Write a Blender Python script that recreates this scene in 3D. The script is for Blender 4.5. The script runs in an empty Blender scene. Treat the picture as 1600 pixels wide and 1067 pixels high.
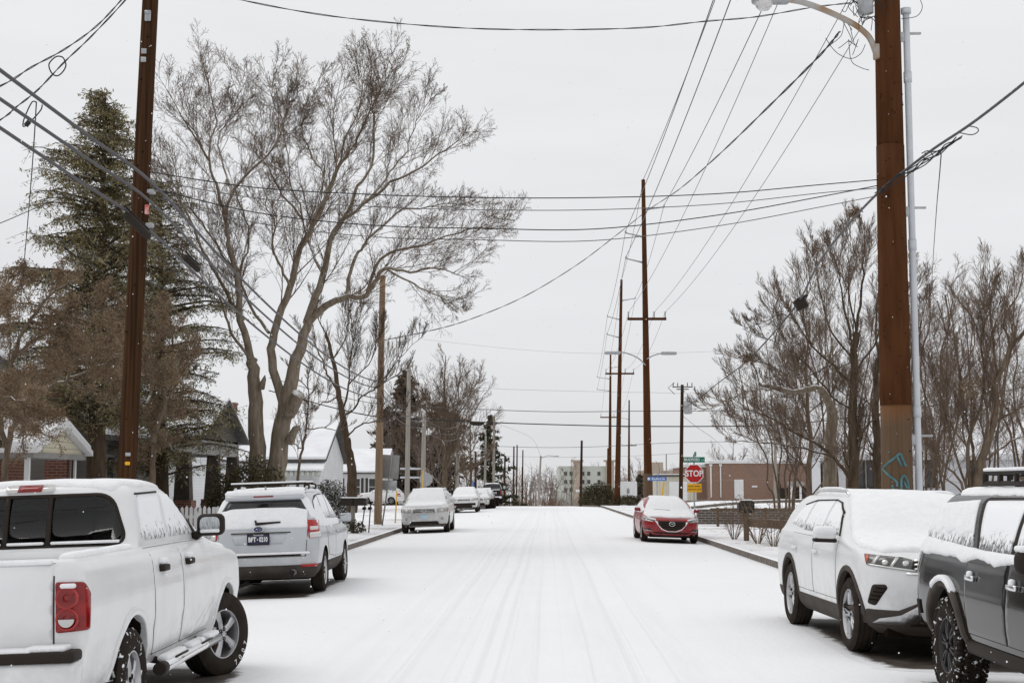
import bpy, bmesh, math, random
import numpy as np
from mathutils import Vector, Matrix, noise
from mathutils.bvhtree import BVHTree
from mathutils.geometry import delaunay_2d_cdt
random.seed(7)
R = math.radians
SC = bpy.context.scene
COL = SC.collection

# ------------------------------------------------------------------ camera
EYE = Vector((0, 0, 1.75))
TILT, YAW, F = R(5.744), R(0.98), 2222.0
cd = bpy.data.cameras.new('camera'); cam = bpy.data.objects.new('camera', cd); COL.objects.link(cam)
cam.location = EYE; cam.rotation_euler = (R(90) + TILT, 0, YAW)
cd.lens = 50; cd.sensor_width = 36; cd.clip_start = 0.1; cd.clip_end = 6000
SC.camera = cam
_f = Vector((-math.sin(YAW)*math.cos(TILT), math.cos(YAW)*math.cos(TILT), math.sin(TILT)))
_r = Vector((math.cos(YAW), math.sin(YAW), 0)); _u = _r.cross(_f)

def P(px, py, Y):
    """world point at road distance Y seen at photo pixel (px, py)"""
    d = _f + _r*((px-800)/F) - _u*((py-533.5)/F)
    return EYE + d*(Y/d.y)

VERGE = .05
def G(px, Y, z=VERGE):
    p = P(px, 760, Y); return Vector((p.x, Y, z))

# ------------------------------------------------------------------ world, sun, exposure
SUN_EL, SUN_ROT = R(52), R(-60)
w = bpy.data.worlds.new('World'); SC.world = w; w.use_nodes = True
nt = w.node_tree; nt.nodes.clear()
def N(tree, t, **kw):
    n = tree.nodes.new(t)
    for k, v in kw.items():
        if k.startswith('i_'):
            n.inputs[k[2:].replace('_', ' ')].default_value = v
        else: setattr(n, k, v)
    return n
sky = N(nt, 'ShaderNodeTexSky', sky_type='NISHITA', sun_disc=False, sun_elevation=SUN_EL, sun_rotation=SUN_ROT)
tc = N(nt, 'ShaderNodeTexCoord')
sep = N(nt, 'ShaderNodeSeparateXYZ'); nt.links.new(tc.outputs['Generated'], sep.inputs[0])
mp = N(nt, 'ShaderNodeMapping'); mp.inputs['Scale'].default_value = (1.6, 1.6, 9); nt.links.new(tc.outputs['Generated'], mp.inputs[0])
no = N(nt, 'ShaderNodeTexNoise'); no.inputs['Scale'].default_value = 1.3; no.inputs['Detail'].default_value = 5; no.inputs['Roughness'].default_value = .55
nt.links.new(mp.outputs[0], no.inputs['Vector'])
ramp = N(nt, 'ShaderNodeValToRGB')           # overcast: brighter towards the zenith
cr = ramp.color_ramp; cr.elements[0].position = 0.0; cr.elements[0].color = (.715, .722, .742, 1)
e = cr.elements.new(.10); e.color = (.755, .762, .78, 1)
e = cr.elements.new(.35); e.color = (.825, .828, .838, 1)
cr.elements[-1].position = 1.0; cr.elements[-1].color = (1.0, 1.0, 1.0, 1)
nt.links.new(sep.outputs['Z'], ramp.inputs[0])
cl = N(nt, 'ShaderNodeMapRange'); cl.inputs['From Min'].default_value = .3; cl.inputs['From Max'].default_value = .7
cl.inputs['To Min'].default_value = .935; cl.inputs['To Max'].default_value = 1.04
nt.links.new(no.outputs['Fac'], cl.inputs['Value'])
mul = N(nt, 'ShaderNodeVectorMath', operation='SCALE'); nt.links.new(ramp.outputs[0], mul.inputs[0]); nt.links.new(cl.outputs[0], mul.inputs['Scale'])
SKYS = 0.10
sc10 = N(nt, 'ShaderNodeVectorMath', operation='SCALE'); sc10.inputs['Scale'].default_value = 1.06/SKYS; nt.links.new(mul.outputs[0], sc10.inputs[0])
mx = N(nt, 'ShaderNodeMix', data_type='RGBA'); mx.inputs['Factor'].default_value = .96
nt.links.new(sky.outputs[0], mx.inputs['A']); nt.links.new(sc10.outputs[0], mx.inputs['B'])
bg = N(nt, 'ShaderNodeBackground'); bg.inputs['Strength'].default_value = SKYS
nt.links.new(mx.outputs['Result'], bg.inputs[0])
wo = N(nt, 'ShaderNodeOutputWorld'); nt.links.new(bg.outputs[0], wo.inputs[0])
ld = bpy.data.lights.new('overcast_sun', 'SUN'); ld.energy = 0.75; ld.angle = R(30); ld.color = (1, .97, .93)
sun = bpy.data.objects.new('overcast_sun', ld); COL.objects.link(sun)
sun.rotation_euler = (R(90)-SUN_EL, 0, -SUN_ROT + R(180))
SC.view_settings.view_transform = 'Standard'; SC.view_settings.look = 'None'
SC.view_settings.exposure = 0.0; SC.view_settings.gamma = 1.0
SC.cycles.max_bounces = 6; SC.cycles.diffuse_bounces = 3; SC.cycles.glossy_bounces = 3; SC.cycles.transparent_max_bounces = 6
SC.cycles.use_denoising = True

# ------------------------------------------------------------------ materials
def mk(name, col, rough=.7, metal=0, col2=None, vs=4, vlo=.35, vhi=.65, bump=0, bs=40, coat=0, stretch=(1, 1, 1), spec=.3, bd=.02, detail=4):
    m = bpy.data.materials.new(name); m.use_nodes = True
    t = m.node_tree; b = t.nodes['Principled BSDF']
    b.inputs['Roughness'].default_value = rough; b.inputs['Metallic'].default_value = metal
    b.inputs['Coat Weight'].default_value = coat; b.inputs['Coat Roughness'].default_value = .06
    b.inputs['Specular IOR Level'].default_value = spec
    b.inputs['Base Color'].default_value = (*col, 1)
    co = N(t, 'ShaderNodeTexCoord'); ma = N(t, 'ShaderNodeMapping'); ma.inputs['Scale'].default_value = stretch
    t.links.new(co.outputs['Object'], ma.inputs[0])
    if col2 is not None:
        n = N(t, 'ShaderNodeTexNoise'); n.inputs['Scale'].default_value = vs; n.inputs['Detail'].default_value = detail
        t.links.new(ma.outputs[0], n.inputs['Vector'])
        r = N(t, 'ShaderNodeMapRange'); r.inputs['From Min'].default_value = vlo; r.inputs['From Max'].default_value = vhi
        t.links.new(n.outputs['Fac'], r.inputs['Value'])
        x = N(t, 'ShaderNodeMix', data_type='RGBA'); x.inputs['A'].default_value = (*col, 1); x.inputs['B'].default_value = (*col2, 1)
        t.links.new(r.outputs[0], x.inputs['Factor']); t.links.new(x.outputs['Result'], b.inputs['Base Color'])
    if bump:
        n2 = N(t, 'ShaderNodeTexNoise'); n2.inputs['Scale'].default_value = bs; n2.inputs['Detail'].default_value = 5
        t.links.new(ma.outputs[0], n2.inputs['Vector'])
        bp = N(t, 'ShaderNodeBump'); bp.inputs['Strength'].default_value = bump; bp.inputs['Distance'].default_value = bd
        t.links.new(n2.outputs['Fac'], bp.inputs['Height']); t.links.new(bp.outputs[0], b.inputs['Normal'])
    return m

def bsdf(m): return m.node_tree.nodes['Principled BSDF']

def upsnow(m, lo=.25, hi=.6, amt=1.0, ns=6):
    """settled snow: on faces that look up, broken by noise"""
    t = m.node_tree; b = bsdf(m)
    g = N(t, 'ShaderNodeNewGeometry'); s = N(t, 'ShaderNodeSeparateXYZ'); t.links.new(g.outputs['True Normal'], s.inputs[0])
    n = N(t, 'ShaderNodeTexNoise'); n.inputs['Scale'].default_value = ns; n.inputs['Detail'].default_value = 5
    co = N(t, 'ShaderNodeTexCoord'); t.links.new(co.outputs['Object'], n.inputs['Vector'])
    a = N(t, 'ShaderNodeMath', operation='MULTIPLY_ADD'); a.inputs[1].default_value = .9; a.inputs[2].default_value = -.45
    t.links.new(n.outputs['Fac'], a.inputs[0])
    ad = N(t, 'ShaderNodeMath', operation='ADD'); t.links.new(s.outputs['Z'], ad.inputs[0]); t.links.new(a.outputs[0], ad.inputs[1])
    r = N(t, 'ShaderNodeMapRange'); r.inputs['From Min'].default_value = lo; r.inputs['From Max'].default_value = hi; r.inputs['To Max'].default_value = amt
    t.links.new(ad.outputs[0], r.inputs['Value'])
    x = N(t, 'ShaderNodeMix', data_type='RGBA'); x.inputs['B'].default_value = (.86, .87, .89, 1)
    src = b.inputs['Base Color'].links[0].from_socket if b.inputs['Base Color'].links else None
    x.inputs['A'].default_value = b.inputs['Base Color'].default_value
    if src: t.links.new(src, x.inputs['A'])
    t.links.new(r.outputs[0], x.inputs['Factor']); t.links.new(x.outputs['Result'], b.inputs['Base Color'])
    return m

def frosted(name, glass=(.012, .012, .013), cover=.5, ns=9, snowcol=(.83, .84, .86), stretch=(1, 1, .6), sharp=.06, grad=None):
    """dark car glass with snow stuck to it in patches"""
    m = bpy.data.materials.new(name); m.use_nodes = True; t = m.node_tree; b = bsdf(m)
    co = N(t, 'ShaderNodeTexCoord'); ma = N(t, 'ShaderNodeMapping'); ma.inputs['Scale'].default_value = stretch
    t.links.new(co.outputs['Object'], ma.inputs[0])
    n = N(t, 'ShaderNodeTexNoise'); n.inputs['Scale'].default_value = ns; n.inputs['Detail'].default_value = 8; n.inputs['Roughness'].default_value = .72
    t.links.new(ma.outputs[0], n.inputs['Vector'])
    th = 1-cover
    r = N(t, 'ShaderNodeMapRange'); r.inputs['From Min'].default_value = th-sharp; r.inputs['From Max'].default_value = th+sharp
    if grad:
        sz = N(t, 'ShaderNodeSeparateXYZ'); t.links.new(co.outputs['Object'], sz.inputs[0])
        ga = N(t, 'ShaderNodeMath', operation='MULTIPLY_ADD'); ga.inputs[1].default_value = grad[1]; ga.inputs[2].default_value = -grad[0]*grad[1]; t.links.new(sz.outputs['Z'], ga.inputs[0])
        gb = N(t, 'ShaderNodeMath', operation='ADD'); t.links.new(ga.outputs[0], gb.inputs[0]); t.links.new(n.outputs['Fac'], gb.inputs[1]); t.links.new(gb.outputs[0], r.inputs['Value'])
    else: t.links.new(n.outputs['Fac'], r.inputs['Value'])
    x = N(t, 'ShaderNodeMix', data_type='RGBA'); x.inputs['A'].default_value = (*glass, 1); x.inputs['B'].default_value = (*snowcol, 1)
    t.links.new(r.outputs[0], x.inputs['Factor']); t.links.new(x.outputs['Result'], b.inputs['Base Color'])
    rr = N(t, 'ShaderNodeMapRange'); rr.inputs['To Min'].default_value = .05; rr.inputs['To Max'].default_value = .9
    t.links.new(r.outputs[0], rr.inputs['Value']); t.links.new(rr.outputs[0], b.inputs['Roughness'])
    bp = N(t, 'ShaderNodeBump'); bp.inputs['Strength'].default_value = .5; bp.inputs['Distance'].default_value = .01
    t.links.new(r.outputs[0], bp.inputs['Height']); t.links.new(bp.outputs[0], b.inputs['Normal'])
    return m

M = {}
M['snow'] = mk('snow', (.86, .865, .88), .75, col2=(.80, .81, .835), vs=2.5, bump=.35, bs=9, bd=.03, spec=.25)
M['snowcar'] = mk('snow_on_cars', (.86, .866, .876), .85, col2=(.79, .80, .82), vs=11, vlo=.3, vhi=.75, bump=.8, bs=55, bd=.012, spec=.15, detail=8)
M['roofsnow'] = mk('snow_on_roofs', (.83, .84, .86), .85, col2=(.74, .755, .785), vs=.8, bump=.3, bs=3, bd=.05, spec=.2)
M['asphalt'] = mk('wet_asphalt', (.048, .038, .031), .55, col2=(.10, .083, .07), vs=5, bump=.4, bs=120, bd=.004)
def worn():
    m = mk('bare_wet_asphalt', (.048, .038, .031), .5, col2=(.10, .083, .07), vs=5, bump=.4, bs=120, bd=.004); t = m.node_tree; b = bsdf(m); src = b.inputs['Base Color'].links[0].from_socket
    at = N(t, 'ShaderNodeAttribute', attribute_name='wear'); co = N(t, 'ShaderNodeTexCoord'); n = N(t, 'ShaderNodeTexNoise'); n.inputs['Scale'].default_value = 5; n.inputs['Detail'].default_value = 9; n.inputs['Roughness'].default_value = .7; t.links.new(co.outputs['Object'], n.inputs['Vector'])
    a = N(t, 'ShaderNodeMath', operation='MULTIPLY_ADD'); a.inputs[1].default_value = 1.1; t.links.new(n.outputs['Fac'], a.inputs[0]); t.links.new(at.outputs['Fac'], a.inputs[2])
    r = N(t, 'ShaderNodeMapRange'); r.interpolation_type = 'SMOOTHSTEP'; r.inputs['From Min'].default_value = .80; r.inputs['From Max'].default_value = 1.12; t.links.new(a.outputs[0], r.inputs['Value'])
    x = N(t, 'ShaderNodeMix', data_type='RGBA'); x.inputs['A'].default_value = (.842, .847, .863, 1); t.links.new(src, x.inputs['B']); t.links.new(r.outputs[0], x.inputs['Factor']); t.links.new(x.outputs['Result'], b.inputs['Base Color']); return m
M['worn'] = worn()
M['kerb'] = upsnow(mk('kerb_concrete', (.22, .19, .165), .85, col2=(.12, .10, .085), vs=6, bump=.4, bs=40), .55, .8)
M['white'] = mk('white_paint', (.74, .745, .75), .28, coat=.5, col2=(.69, .695, .70), vs=1.2, spec=.4)
M['truckwhite'] = mk('dusty_white_paint', (.76, .765, .77), .35, coat=.4, col2=(.70, .705, .712), vs=3, spec=.4)
M['silver'] = mk('silver_paint', (.50, .52, .545), .34, metal=.25, coat=.5, col2=(.46, .48, .505), vs=2)
M['silver2'] = mk('champagne_silver_paint', (.52, .52, .51), .38, metal=.25, coat=.5, col2=(.60, .60, .60), vs=5)
M['grey'] = mk('grey_paint', (.20, .21, .22), .35, metal=.4, coat=.5)
M['black'] = mk('black_paint', (.008, .0065, .0055), .10, coat=.22, spec=.22)
M['red'] = mk('red_paint', (.30, .006, .010), .3, metal=.1, coat=.35, col2=(.22, .008, .012), vs=5)
M['plastic'] = mk('black_plastic', (.026, .020, .016), .65, spec=.15, bump=.15, bs=300, bd=.001)
M['cladding'] = mk('grey_cladding', (.055, .046, .040), .7, spec=.12, bump=.15, bs=300, bd=.001, col2=(.075, .064, .056), vs=4)
M['well'] = mk('wheel_well_black', (.014, .010, .007), .95, spec=.05)
M['gap'] = mk('panel_gap', (.05, .045, .042), .8)
M['tyre'] = mk('tyre_rubber', (.027, .021, .017), .9, spec=.08, col2=(.036, .029, .024), vs=9, bump=.3, bs=60, bd=.004)
M['tyresnow'] = mk('tyre_with_snow', (.027, .021, .017), .9, spec=.08, col2=(.8, .81, .83), vs=22, vlo=.60, vhi=.66, bump=.3, bs=60, bd=.004)
M['alloy'] = mk('alloy_wheel', (.55, .55, .56), .35, metal=.85, col2=(.42, .42, .43), vs=8)
M['darkalloy'] = mk('dark_alloy_wheel', (.045, .043, .043), .4, metal=.6)
M['chrome'] = mk('chrome', (.75, .75, .76), .15, metal=1)
M['redlens'] = mk('red_lens', (.27, .005, .004), .12, coat=.5, col2=(.16, .003, .003), vs=9)
M['redlens2'] = mk('bright_red_lens', (.42, .012, .010), .12, coat=.5, col2=(.30, .008, .007), vs=12)
M['clearlens'] = mk('clear_lens', (.58, .57, .56), .12, coat=1, metal=.35)
M['orange'] = mk('orange_lens', (.50, .09, .035), .2, coat=.5)
M['darklens'] = mk('smoked_lens', (.05, .05, .052), .08, coat=1)
M['mirror'] = mk('mirror_glass', (.55, .57, .58), .04, metal=1)
M['glass'] = frosted('car_glass', cover=.0)
M['glass_some'] = frosted('car_glass_some_snow', cover=.44)
M['glass_half'] = frosted('car_glass_half_snow', cover=.53)
M['glass_most'] = frosted('car_glass_mostly_snow', cover=.50, ns=22, snowcol=(.84, .85, .87), grad=(1.22, 1.0))
M['glass_truck'] = frosted('truck_glass_mostly_snow', cover=.54, ns=24, snowcol=(.84, .85, .87), grad=(1.36, .8))
M['glass_ragged'] = frosted('glass_ragged_snow', cover=.46, ns=26, snowcol=(.84, .85, .87), grad=(1.25, 1.3))
M['plate_blue'] = mk('dark_plate', (.028, .026, .06), .4)
M['plate_pale'] = mk('pale_blue_plate', (.45, .58, .68), .4)
M['offwhite'] = mk('off_white', (.78, .78, .78), .5)
M['navy'] = mk('navy_enamel', (.01, .02, .10), .2, coat=1)
M['rust'] = mk('weathered_steel', (.060, .0235, .0095), .9, col2=(.088, .035, .0145), vs=3, bump=.25, bs=50, stretch=(3, 3, .35), bd=.006, spec=.06)
M['rust_base'] = mk('weathered_steel_base', (.085, .052, .028), .8, col2=(.12, .075, .042), vs=5, bump=.2, bs=60, stretch=(4, 4, .15))
M['rust_line'] = mk('weathered_steel_band', (.20, .075, .018), .8, col2=(.10, .042, .015), vs=9)
M['poledark'] = upsnow(mk('creosoted_pole', (.070, .034, .017), .95, spec=.05, col2=(.026, .014, .008), vs=5, bump=.6, bs=30, stretch=(5, 5, .12), bd=.012), .7, .9)
M['polepale'] = mk('weathered_pole', (.30, .21, .14), .9, spec=.1, col2=(.20, .14, .092), vs=6, bump=.5, bs=30, stretch=(5, 5, .12))
M['polegrey'] = mk('grey_pole', (.34, .31, .27), .8, col2=(.24, .22, .19), vs=6, bump=.4, bs=30, stretch=(5, 5, .12))
M['galv'] = mk('galvanised_steel', (.42, .43, .44), .45, metal=.6, col2=(.32, .33, .34), vs=8)
M['pvc'] = mk('pale_conduit', (.55, .57, .60), .5, col2=(.50, .52, .55), vs=3)
M['cable'] = mk('black_cable', (.02, .019, .02), .6)
M['cablegrey'] = upsnow(mk('grey_cable', (.085, .08, .085), .6), .5, .8, .8, 20)
M['wire'] = mk('grey_wire', (.12, .115, .115), .6)
M['bark'] = upsnow(mk('bark', (.10, .072, .050), .95, spec=.08, col2=(.17, .13, .095), vs=5, bump=.6, bs=18, stretch=(2, 2, .5), bd=.02), .62, .9, .9)
M['barkgrey'] = upsnow(mk('grey_bark', (.16, .128, .092), .95, spec=.08, col2=(.27, .225, .175), vs=6, bump=.6, bs=18, stretch=(2, 2, .4), bd=.02), .60, .9, .9)
M['barkdark'] = upsnow(mk('dark_bark', (.060, .042, .028), .95, spec=.08, col2=(.10, .073, .05), vs=5, bump=.6, bs=18, stretch=(2, 2, .4), bd=.02), .62, .9, .9)
M['twig'] = mk('twig', (.18, .132, .097), .95, col2=(.125, .09, .067), vs=1.5, spec=.08)
M['twigdark'] = mk('dark_twig', (.125, .09, .064), .95, col2=(.085, .061, .044), vs=1.5, spec=.08)
M['twigred'] = mk('reddish_twig', (.205, .150, .112), .95, col2=(.15, .11, .083), vs=1.5, spec=.08)
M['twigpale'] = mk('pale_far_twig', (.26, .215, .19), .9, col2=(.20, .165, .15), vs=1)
M['needle'] = mk('hemlock_needles', (.185, .160, .072), .9, col2=(.29, .25, .14), vs=1.6, spec=.15)
M['needle2'] = mk('dark_needles', (.035, .045, .02), .8, col2=(.06, .065, .03), vs=1.5, spec=.2)
M['brownleaf'] = mk('dry_leaves', (.17, .115, .07), .9, col2=(.255, .188, .125), vs=1.6, spec=.15)
M['hedge'] = mk('hedge_leaves', (.05, .045, .022), .85, col2=(.10, .08, .045), vs=3.0, spec=.2)
M['drybrush'] = mk('dry_brush', (.13, .08, .055), .9, col2=(.18, .12, .085), vs=.6)
M['grass'] = mk('winter_grass', (.13, .105, .055), .9, col2=(.19, .15, .085), vs=3)
M['seatcloth'] = mk('seat_cloth', (.05, .048, .046), .9)
def tinted(name, col=(.16, .16, .16)):
    m = bpy.data.materials.new(name); m.use_nodes = True; t = m.node_tree; t.nodes.clear()
    tr = N(t, 'ShaderNodeBsdfTransparent'); tr.inputs[0].default_value = (*col, 1)
    gl = N(t, 'ShaderNodeBsdfGlossy'); gl.inputs['Roughness'].default_value = .03
    fr = N(t, 'ShaderNodeFresnel'); fr.inputs['IOR'].default_value = 1.5
    mx = N(t, 'ShaderNodeMixShader'); out = N(t, 'ShaderNodeOutputMaterial')
    t.links.new(fr.outputs[0], mx.inputs[0]); t.links.new(tr.outputs[0], mx.inputs[1]); t.links.new(gl.outputs[0], mx.inputs[2]); t.links.new(mx.outputs[0], out.inputs[0])
    return m
M['tint'] = tinted('tinted_glass', (.45, .45, .45))
M['noticered'] = mk('red_notice', (.55, .10, .08), .6, col2=(.65, .40, .36), vs=14)
M['graffiti'] = mk('blue_spray_paint', (.050, .135, .155), .7, col2=(.10, .20, .215), vs=9)
M['lamparm'] = mk('stained_lamp_arm', (.42, .41, .39), .55, metal=.4, col2=(.30, .16, .06), vs=2.2)
M['cedar'] = mk('brown_evergreen', (.095, .074, .052), .9, col2=(.14, .112, .085), vs=.5, spec=.15)
M['snowleaf'] = mk('snowy_leaves', (.06, .055, .04), .9, col2=(.62, .62, .64), vs=7, vlo=.55, vhi=.62, spec=.15)
M['lampgrey'] = mk('dull_headlamp', (.26, .25, .235), .15, coat=.6, col2=(.42, .41, .39), vs=14)

def grime(m, z0, z1, col=(.30, .28, .255), amt=.55):
    '''road salt and dirt thrown up along the lower body'''
    t = m.node_tree; b = bsdf(m); co = N(t, 'ShaderNodeTexCoord'); s = N(t, 'ShaderNodeSeparateXYZ'); t.links.new(co.outputs['Object'], s.inputs[0])
    r = N(t, 'ShaderNodeMapRange'); r.inputs['From Min'].default_value = z1; r.inputs['From Max'].default_value = z0; t.links.new(s.outputs['Z'], r.inputs['Value'])
    n = N(t, 'ShaderNodeTexNoise'); n.inputs['Scale'].default_value = 7; n.inputs['Detail'].default_value = 9; n.inputs['Roughness'].default_value = .7; t.links.new(co.outputs['Object'], n.inputs['Vector'])
    q = N(t, 'ShaderNodeMapRange'); q.inputs['From Min'].default_value = .35; q.inputs['From Max'].default_value = .7; q.inputs['To Max'].default_value = amt; t.links.new(n.outputs['Fac'], q.inputs['Value'])
    k = N(t, 'ShaderNodeMath', operation='MULTIPLY'); t.links.new(r.outputs[0], k.inputs[0]); t.links.new(q.outputs[0], k.inputs[1])
    x = N(t, 'ShaderNodeMix', data_type='RGBA'); x.inputs['B'].default_value = (*col, 1); t.links.new(b.inputs['Base Color'].links[0].from_socket, x.inputs['A']); t.links.new(k.outputs[0], x.inputs['Factor']); t.links.new(x.outputs['Result'], b.inputs['Base Color'])
for nm_ in ('truckwhite', 'white', 'silver', 'silver2'): grime(M[nm_], .35, .95)
grime(M['red'], .2, .6, (.25, .2, .19), .4)
# ------------------------------------------------------------------ object helpers
def link(o, parent=None):
    COL.objects.link(o)
    if parent is not None: o.parent = parent
    return o
def tag(o, label=None, cat=None, group=None, kind=None):
    if label: o['label'] = label
    if cat: o['category'] = cat
    if group: o['group'] = group
    if kind: o['kind'] = kind
    return o
def empty(name, loc, rz=0, label=None, cat=None, group=None, parent=None):
    o = bpy.data.objects.new(name, None); o.empty_display_size = .2
    link(o, parent); o.location = loc; o.rotation_euler = (0, 0, rz)
    return tag(o, label, cat, group)
KIDS = {}
def copy_tree(o, parent=None):
    c = o.copy(); COL.objects.link(c)
    if parent is not None: c.parent = parent
    for ch in o.children: copy_tree(ch, c)
    return c

class MB:
    """collects shapes into ONE mesh"""
    def __init__(s): s.v = []; s.f = []; s.m = []; s.s = []
    def add(s, vs, fs, mi=0, smooth=False):
        o = len(s.v); s.v += [tuple(p) for p in vs]
        for f in fs: s.f.append(tuple(i+o for i in f)); s.m.append(mi); s.s.append(smooth)
        return s
    def box(s, c, d, rot=None, mi=0):
        x, y, z = d[0]/2, d[1]/2, d[2]/2
        vs = [Vector((a, b, e)) for a in (-x, x) for b in (-y, y) for e in (-z, z)]
        if rot is not None: vs = [rot @ p for p in vs]
        vs = [p+Vector(c) for p in vs]
        return s.add(vs, [(0, 1, 3, 2), (4, 6, 7, 5), (0, 4, 5, 1), (2, 3, 7, 6), (0, 2, 6, 4), (1, 5, 7, 3)], mi)
    def rbox(s, c, d, r=.02, seg=2, rot=None, mi=0):
        bm = bmesh.new(); bmesh.ops.create_cube(bm, size=1)
        for v in bm.verts: v.co = Vector((v.co.x*d[0], v.co.y*d[1], v.co.z*d[2]))
        bmesh.ops.bevel(bm, geom=bm.edges[:], offset=min(r, min(d)*.49), segments=seg, affect='EDGES', profile=.5)
        bm.verts.index_update()
        vs = [(rot @ v.co if rot is not None else v.co)+Vector(c) for v in bm.verts]
        s.add(vs, [[v.index for v in f.verts] for f in bm.faces], mi, True); bm.free(); return s
    def tube(s, pts, r, n=8, mi=0, cap=True, smooth=True):
        pts = [Vector(p) for p in pts]; k = len(pts)
        rr = r if isinstance(r, (list, tuple)) else [r]*k
        t0 = (pts[1]-pts[0]).normalized()
        a = t0.orthogonal().normalized(); vs = []
        for i in range(k):
            t = (pts[min(i+1, k-1)]-pts[max(i-1, 0)]).normalized()
            a = (a - t*a.dot(t)).normalized(); b = t.cross(a)
            for j in range(n):
                q = 2*math.pi*j/n
                vs.append(pts[i]+(a*math.cos(q)+b*math.sin(q))*rr[i])
        fs = [(i*n+j, i*n+(j+1) % n, (i+1)*n+(j+1) % n, (i+1)*n+j) for i in range(k-1) for j in range(n)]
        s.add(vs, fs, mi, smooth)
        if cap:
            o = len(s.v)-len(vs)
            s.f += [tuple(o+j for j in reversed(range(n))), tuple(o+(k-1)*n+j for j in range(n))]; s.m += [mi]*2; s.s += [False]*2
        return s
    def lathe(s, prof, n=32, axis='Z', c=(0, 0, 0), mi=0, smooth=True, closed=False):
        """prof: (radius, height) pairs turned about the axis"""
        vs = []
        for (r, h) in prof:
            for j in range(n):
                q = 2*math.pi*j/n; x, y = r*math.cos(q), r*math.sin(q)
                p = {'Z': (x, y, h), 'X': (h, x, y), 'Y': (y, h, x)}[axis]
                vs.append((p[0]+c[0], p[1]+c[1], p[2]+c[2]))
        k = len(prof); rng = range(k if closed else k-1)
        fs = [(i*n+j, i*n+(j+1) % n, ((i+1) % k)*n+(j+1) % n, ((i+1) % k)*n+j) for i in rng for j in range(n)]
        return s.add(vs, fs, mi, smooth)
    def disc(s, r, h, n=32, axis='Z', c=(0, 0, 0), mi=0):
        vs = []
        for j in range(n):
            q = 2*math.pi*j/n; x, y = r*math.cos(q), r*math.sin(q)
            p = {'Z': (x, y, h), 'X': (h, x, y), 'Y': (y, h, x)}[axis]
            vs.append((p[0]+c[0], p[1]+c[1], p[2]+c[2]))
        return s.add(vs, [tuple(range(n))], mi)
    def prism(s, poly, a, b, mi=0):
        """poly: list of 3D points; extruded from offset a to offset b (vectors)"""
        n = len(poly); a = Vector(a); b = Vector(b)
        vs = [Vector(p)+a for p in poly]+[Vector(p)+b for p in poly]
        fs = [tuple(reversed(range(n))), tuple(range(n, 2*n))]+[(i, (i+1) % n, n+(i+1) % n, n+i) for i in range(n)]
        return s.add(vs, fs, mi)
    def mesh(s, name, mats, fix=True, sharp=None):
        me = bpy.data.meshes.new(name); me.from_pydata(s.v, [], s.f)
        for m in (mats if isinstance(mats, (list, tuple)) else [mats]): me.materials.append(m)
        me.polygons.foreach_set('material_index', s.m); me.polygons.foreach_set('use_smooth', s.s)
        if fix:
            bm = bmesh.new(); bm.from_mesh(me); bmesh.ops.recalc_face_normals(bm, faces=bm.faces[:]); bm.to_mesh(me); bm.free()
        if sharp: me.set_sharp_from_angle(angle=R(sharp))
        me.update(); return me
    def build(s, name, mats, parent=None, fix=True, sharp=None, loc=None, rot=None):
        o = bpy.data.objects.new(name, s.mesh(name, mats, fix, sharp)); link(o, parent)
        if loc is not None: o.location = loc
        if rot is not None: o.rotation_euler = rot
        return o

def catmull(pts, sub=6):
    pts = [Vector(p) for p in pts]; out = []
    for i in range(len(pts)-1):
        p0 = pts[max(i-1, 0)]; p1 = pts[i]; p2 = pts[i+1]; p3 = pts[min(i+2, len(pts)-1)]
        for k in range(sub):
            t = k/sub
            out.append(.5*((2*p1)+(p2-p0)*t+(2*p0-5*p1+4*p2-p3)*t*t+(3*p1-p0-3*p2+p3)*t**3))
    out.append(pts[-1]); return out

def text_mesh(txt, size, mat, parent, name, loc, rot, depth=.002, sx=1, bold=0.0):
    c = bpy.data.curves.new(name, 'FONT'); c.body = txt; c.size = size; c.extrude = depth; c.align_x = 'CENTER'; c.align_y = 'CENTER'; c.offset = bold
    c.resolution_u = 3
    o = bpy.data.objects.new(name+'_tmp', c); COL.objects.link(o)
    dg = bpy.context.evaluated_depsgraph_get()
    me = bpy.data.meshes.new_from_object(o.evaluated_get(dg)); me.name = name
    bpy.data.objects.remove(o); me.materials.clear(); me.materials.append(mat)
    r = bpy.data.objects.new(name, me); link(r, parent); r.location = loc; r.rotation_euler = rot; r.scale = (sx, 1, 1)
    return r

# ------------------------------------------------------------------ shells laid on a body surface
FR = {'R': (Vector((0, 1, 0)), Vector((0, 0, 1)), Vector((-1, 0, 0))), 'L': (Vector((0, 1, 0)), Vector((0, 0, 1)), Vector((1, 0, 0))),
      'B': (Vector((1, 0, 0)), Vector((0, 0, 1)), Vector((0, 1, 0))), 'F': (Vector((1, 0, 0)), Vector((0, 0, 1)), Vector((0, -1, 0))),
      'T': (Vector((1, 0, 0)), Vector((0, 1, 0)), Vector((0, 0, -1)))}
def seg_d(p, a, b):
    ab = b-a; t = max(0, min(1, (p-a).dot(ab)/max(ab.length_squared, 1e-12))); return (p-a-ab*t).length
def inside(p, poly):
    c = False; j = len(poly)-1
    for i in range(len(poly)):
        a, b = poly[i], poly[j]
        if (a.y > p.y) != (b.y > p.y) and p.x < (b.x-a.x)*(p.y-a.y)/(b.y-a.y)+a.x: c = not c
        j = i
    return c
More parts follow.
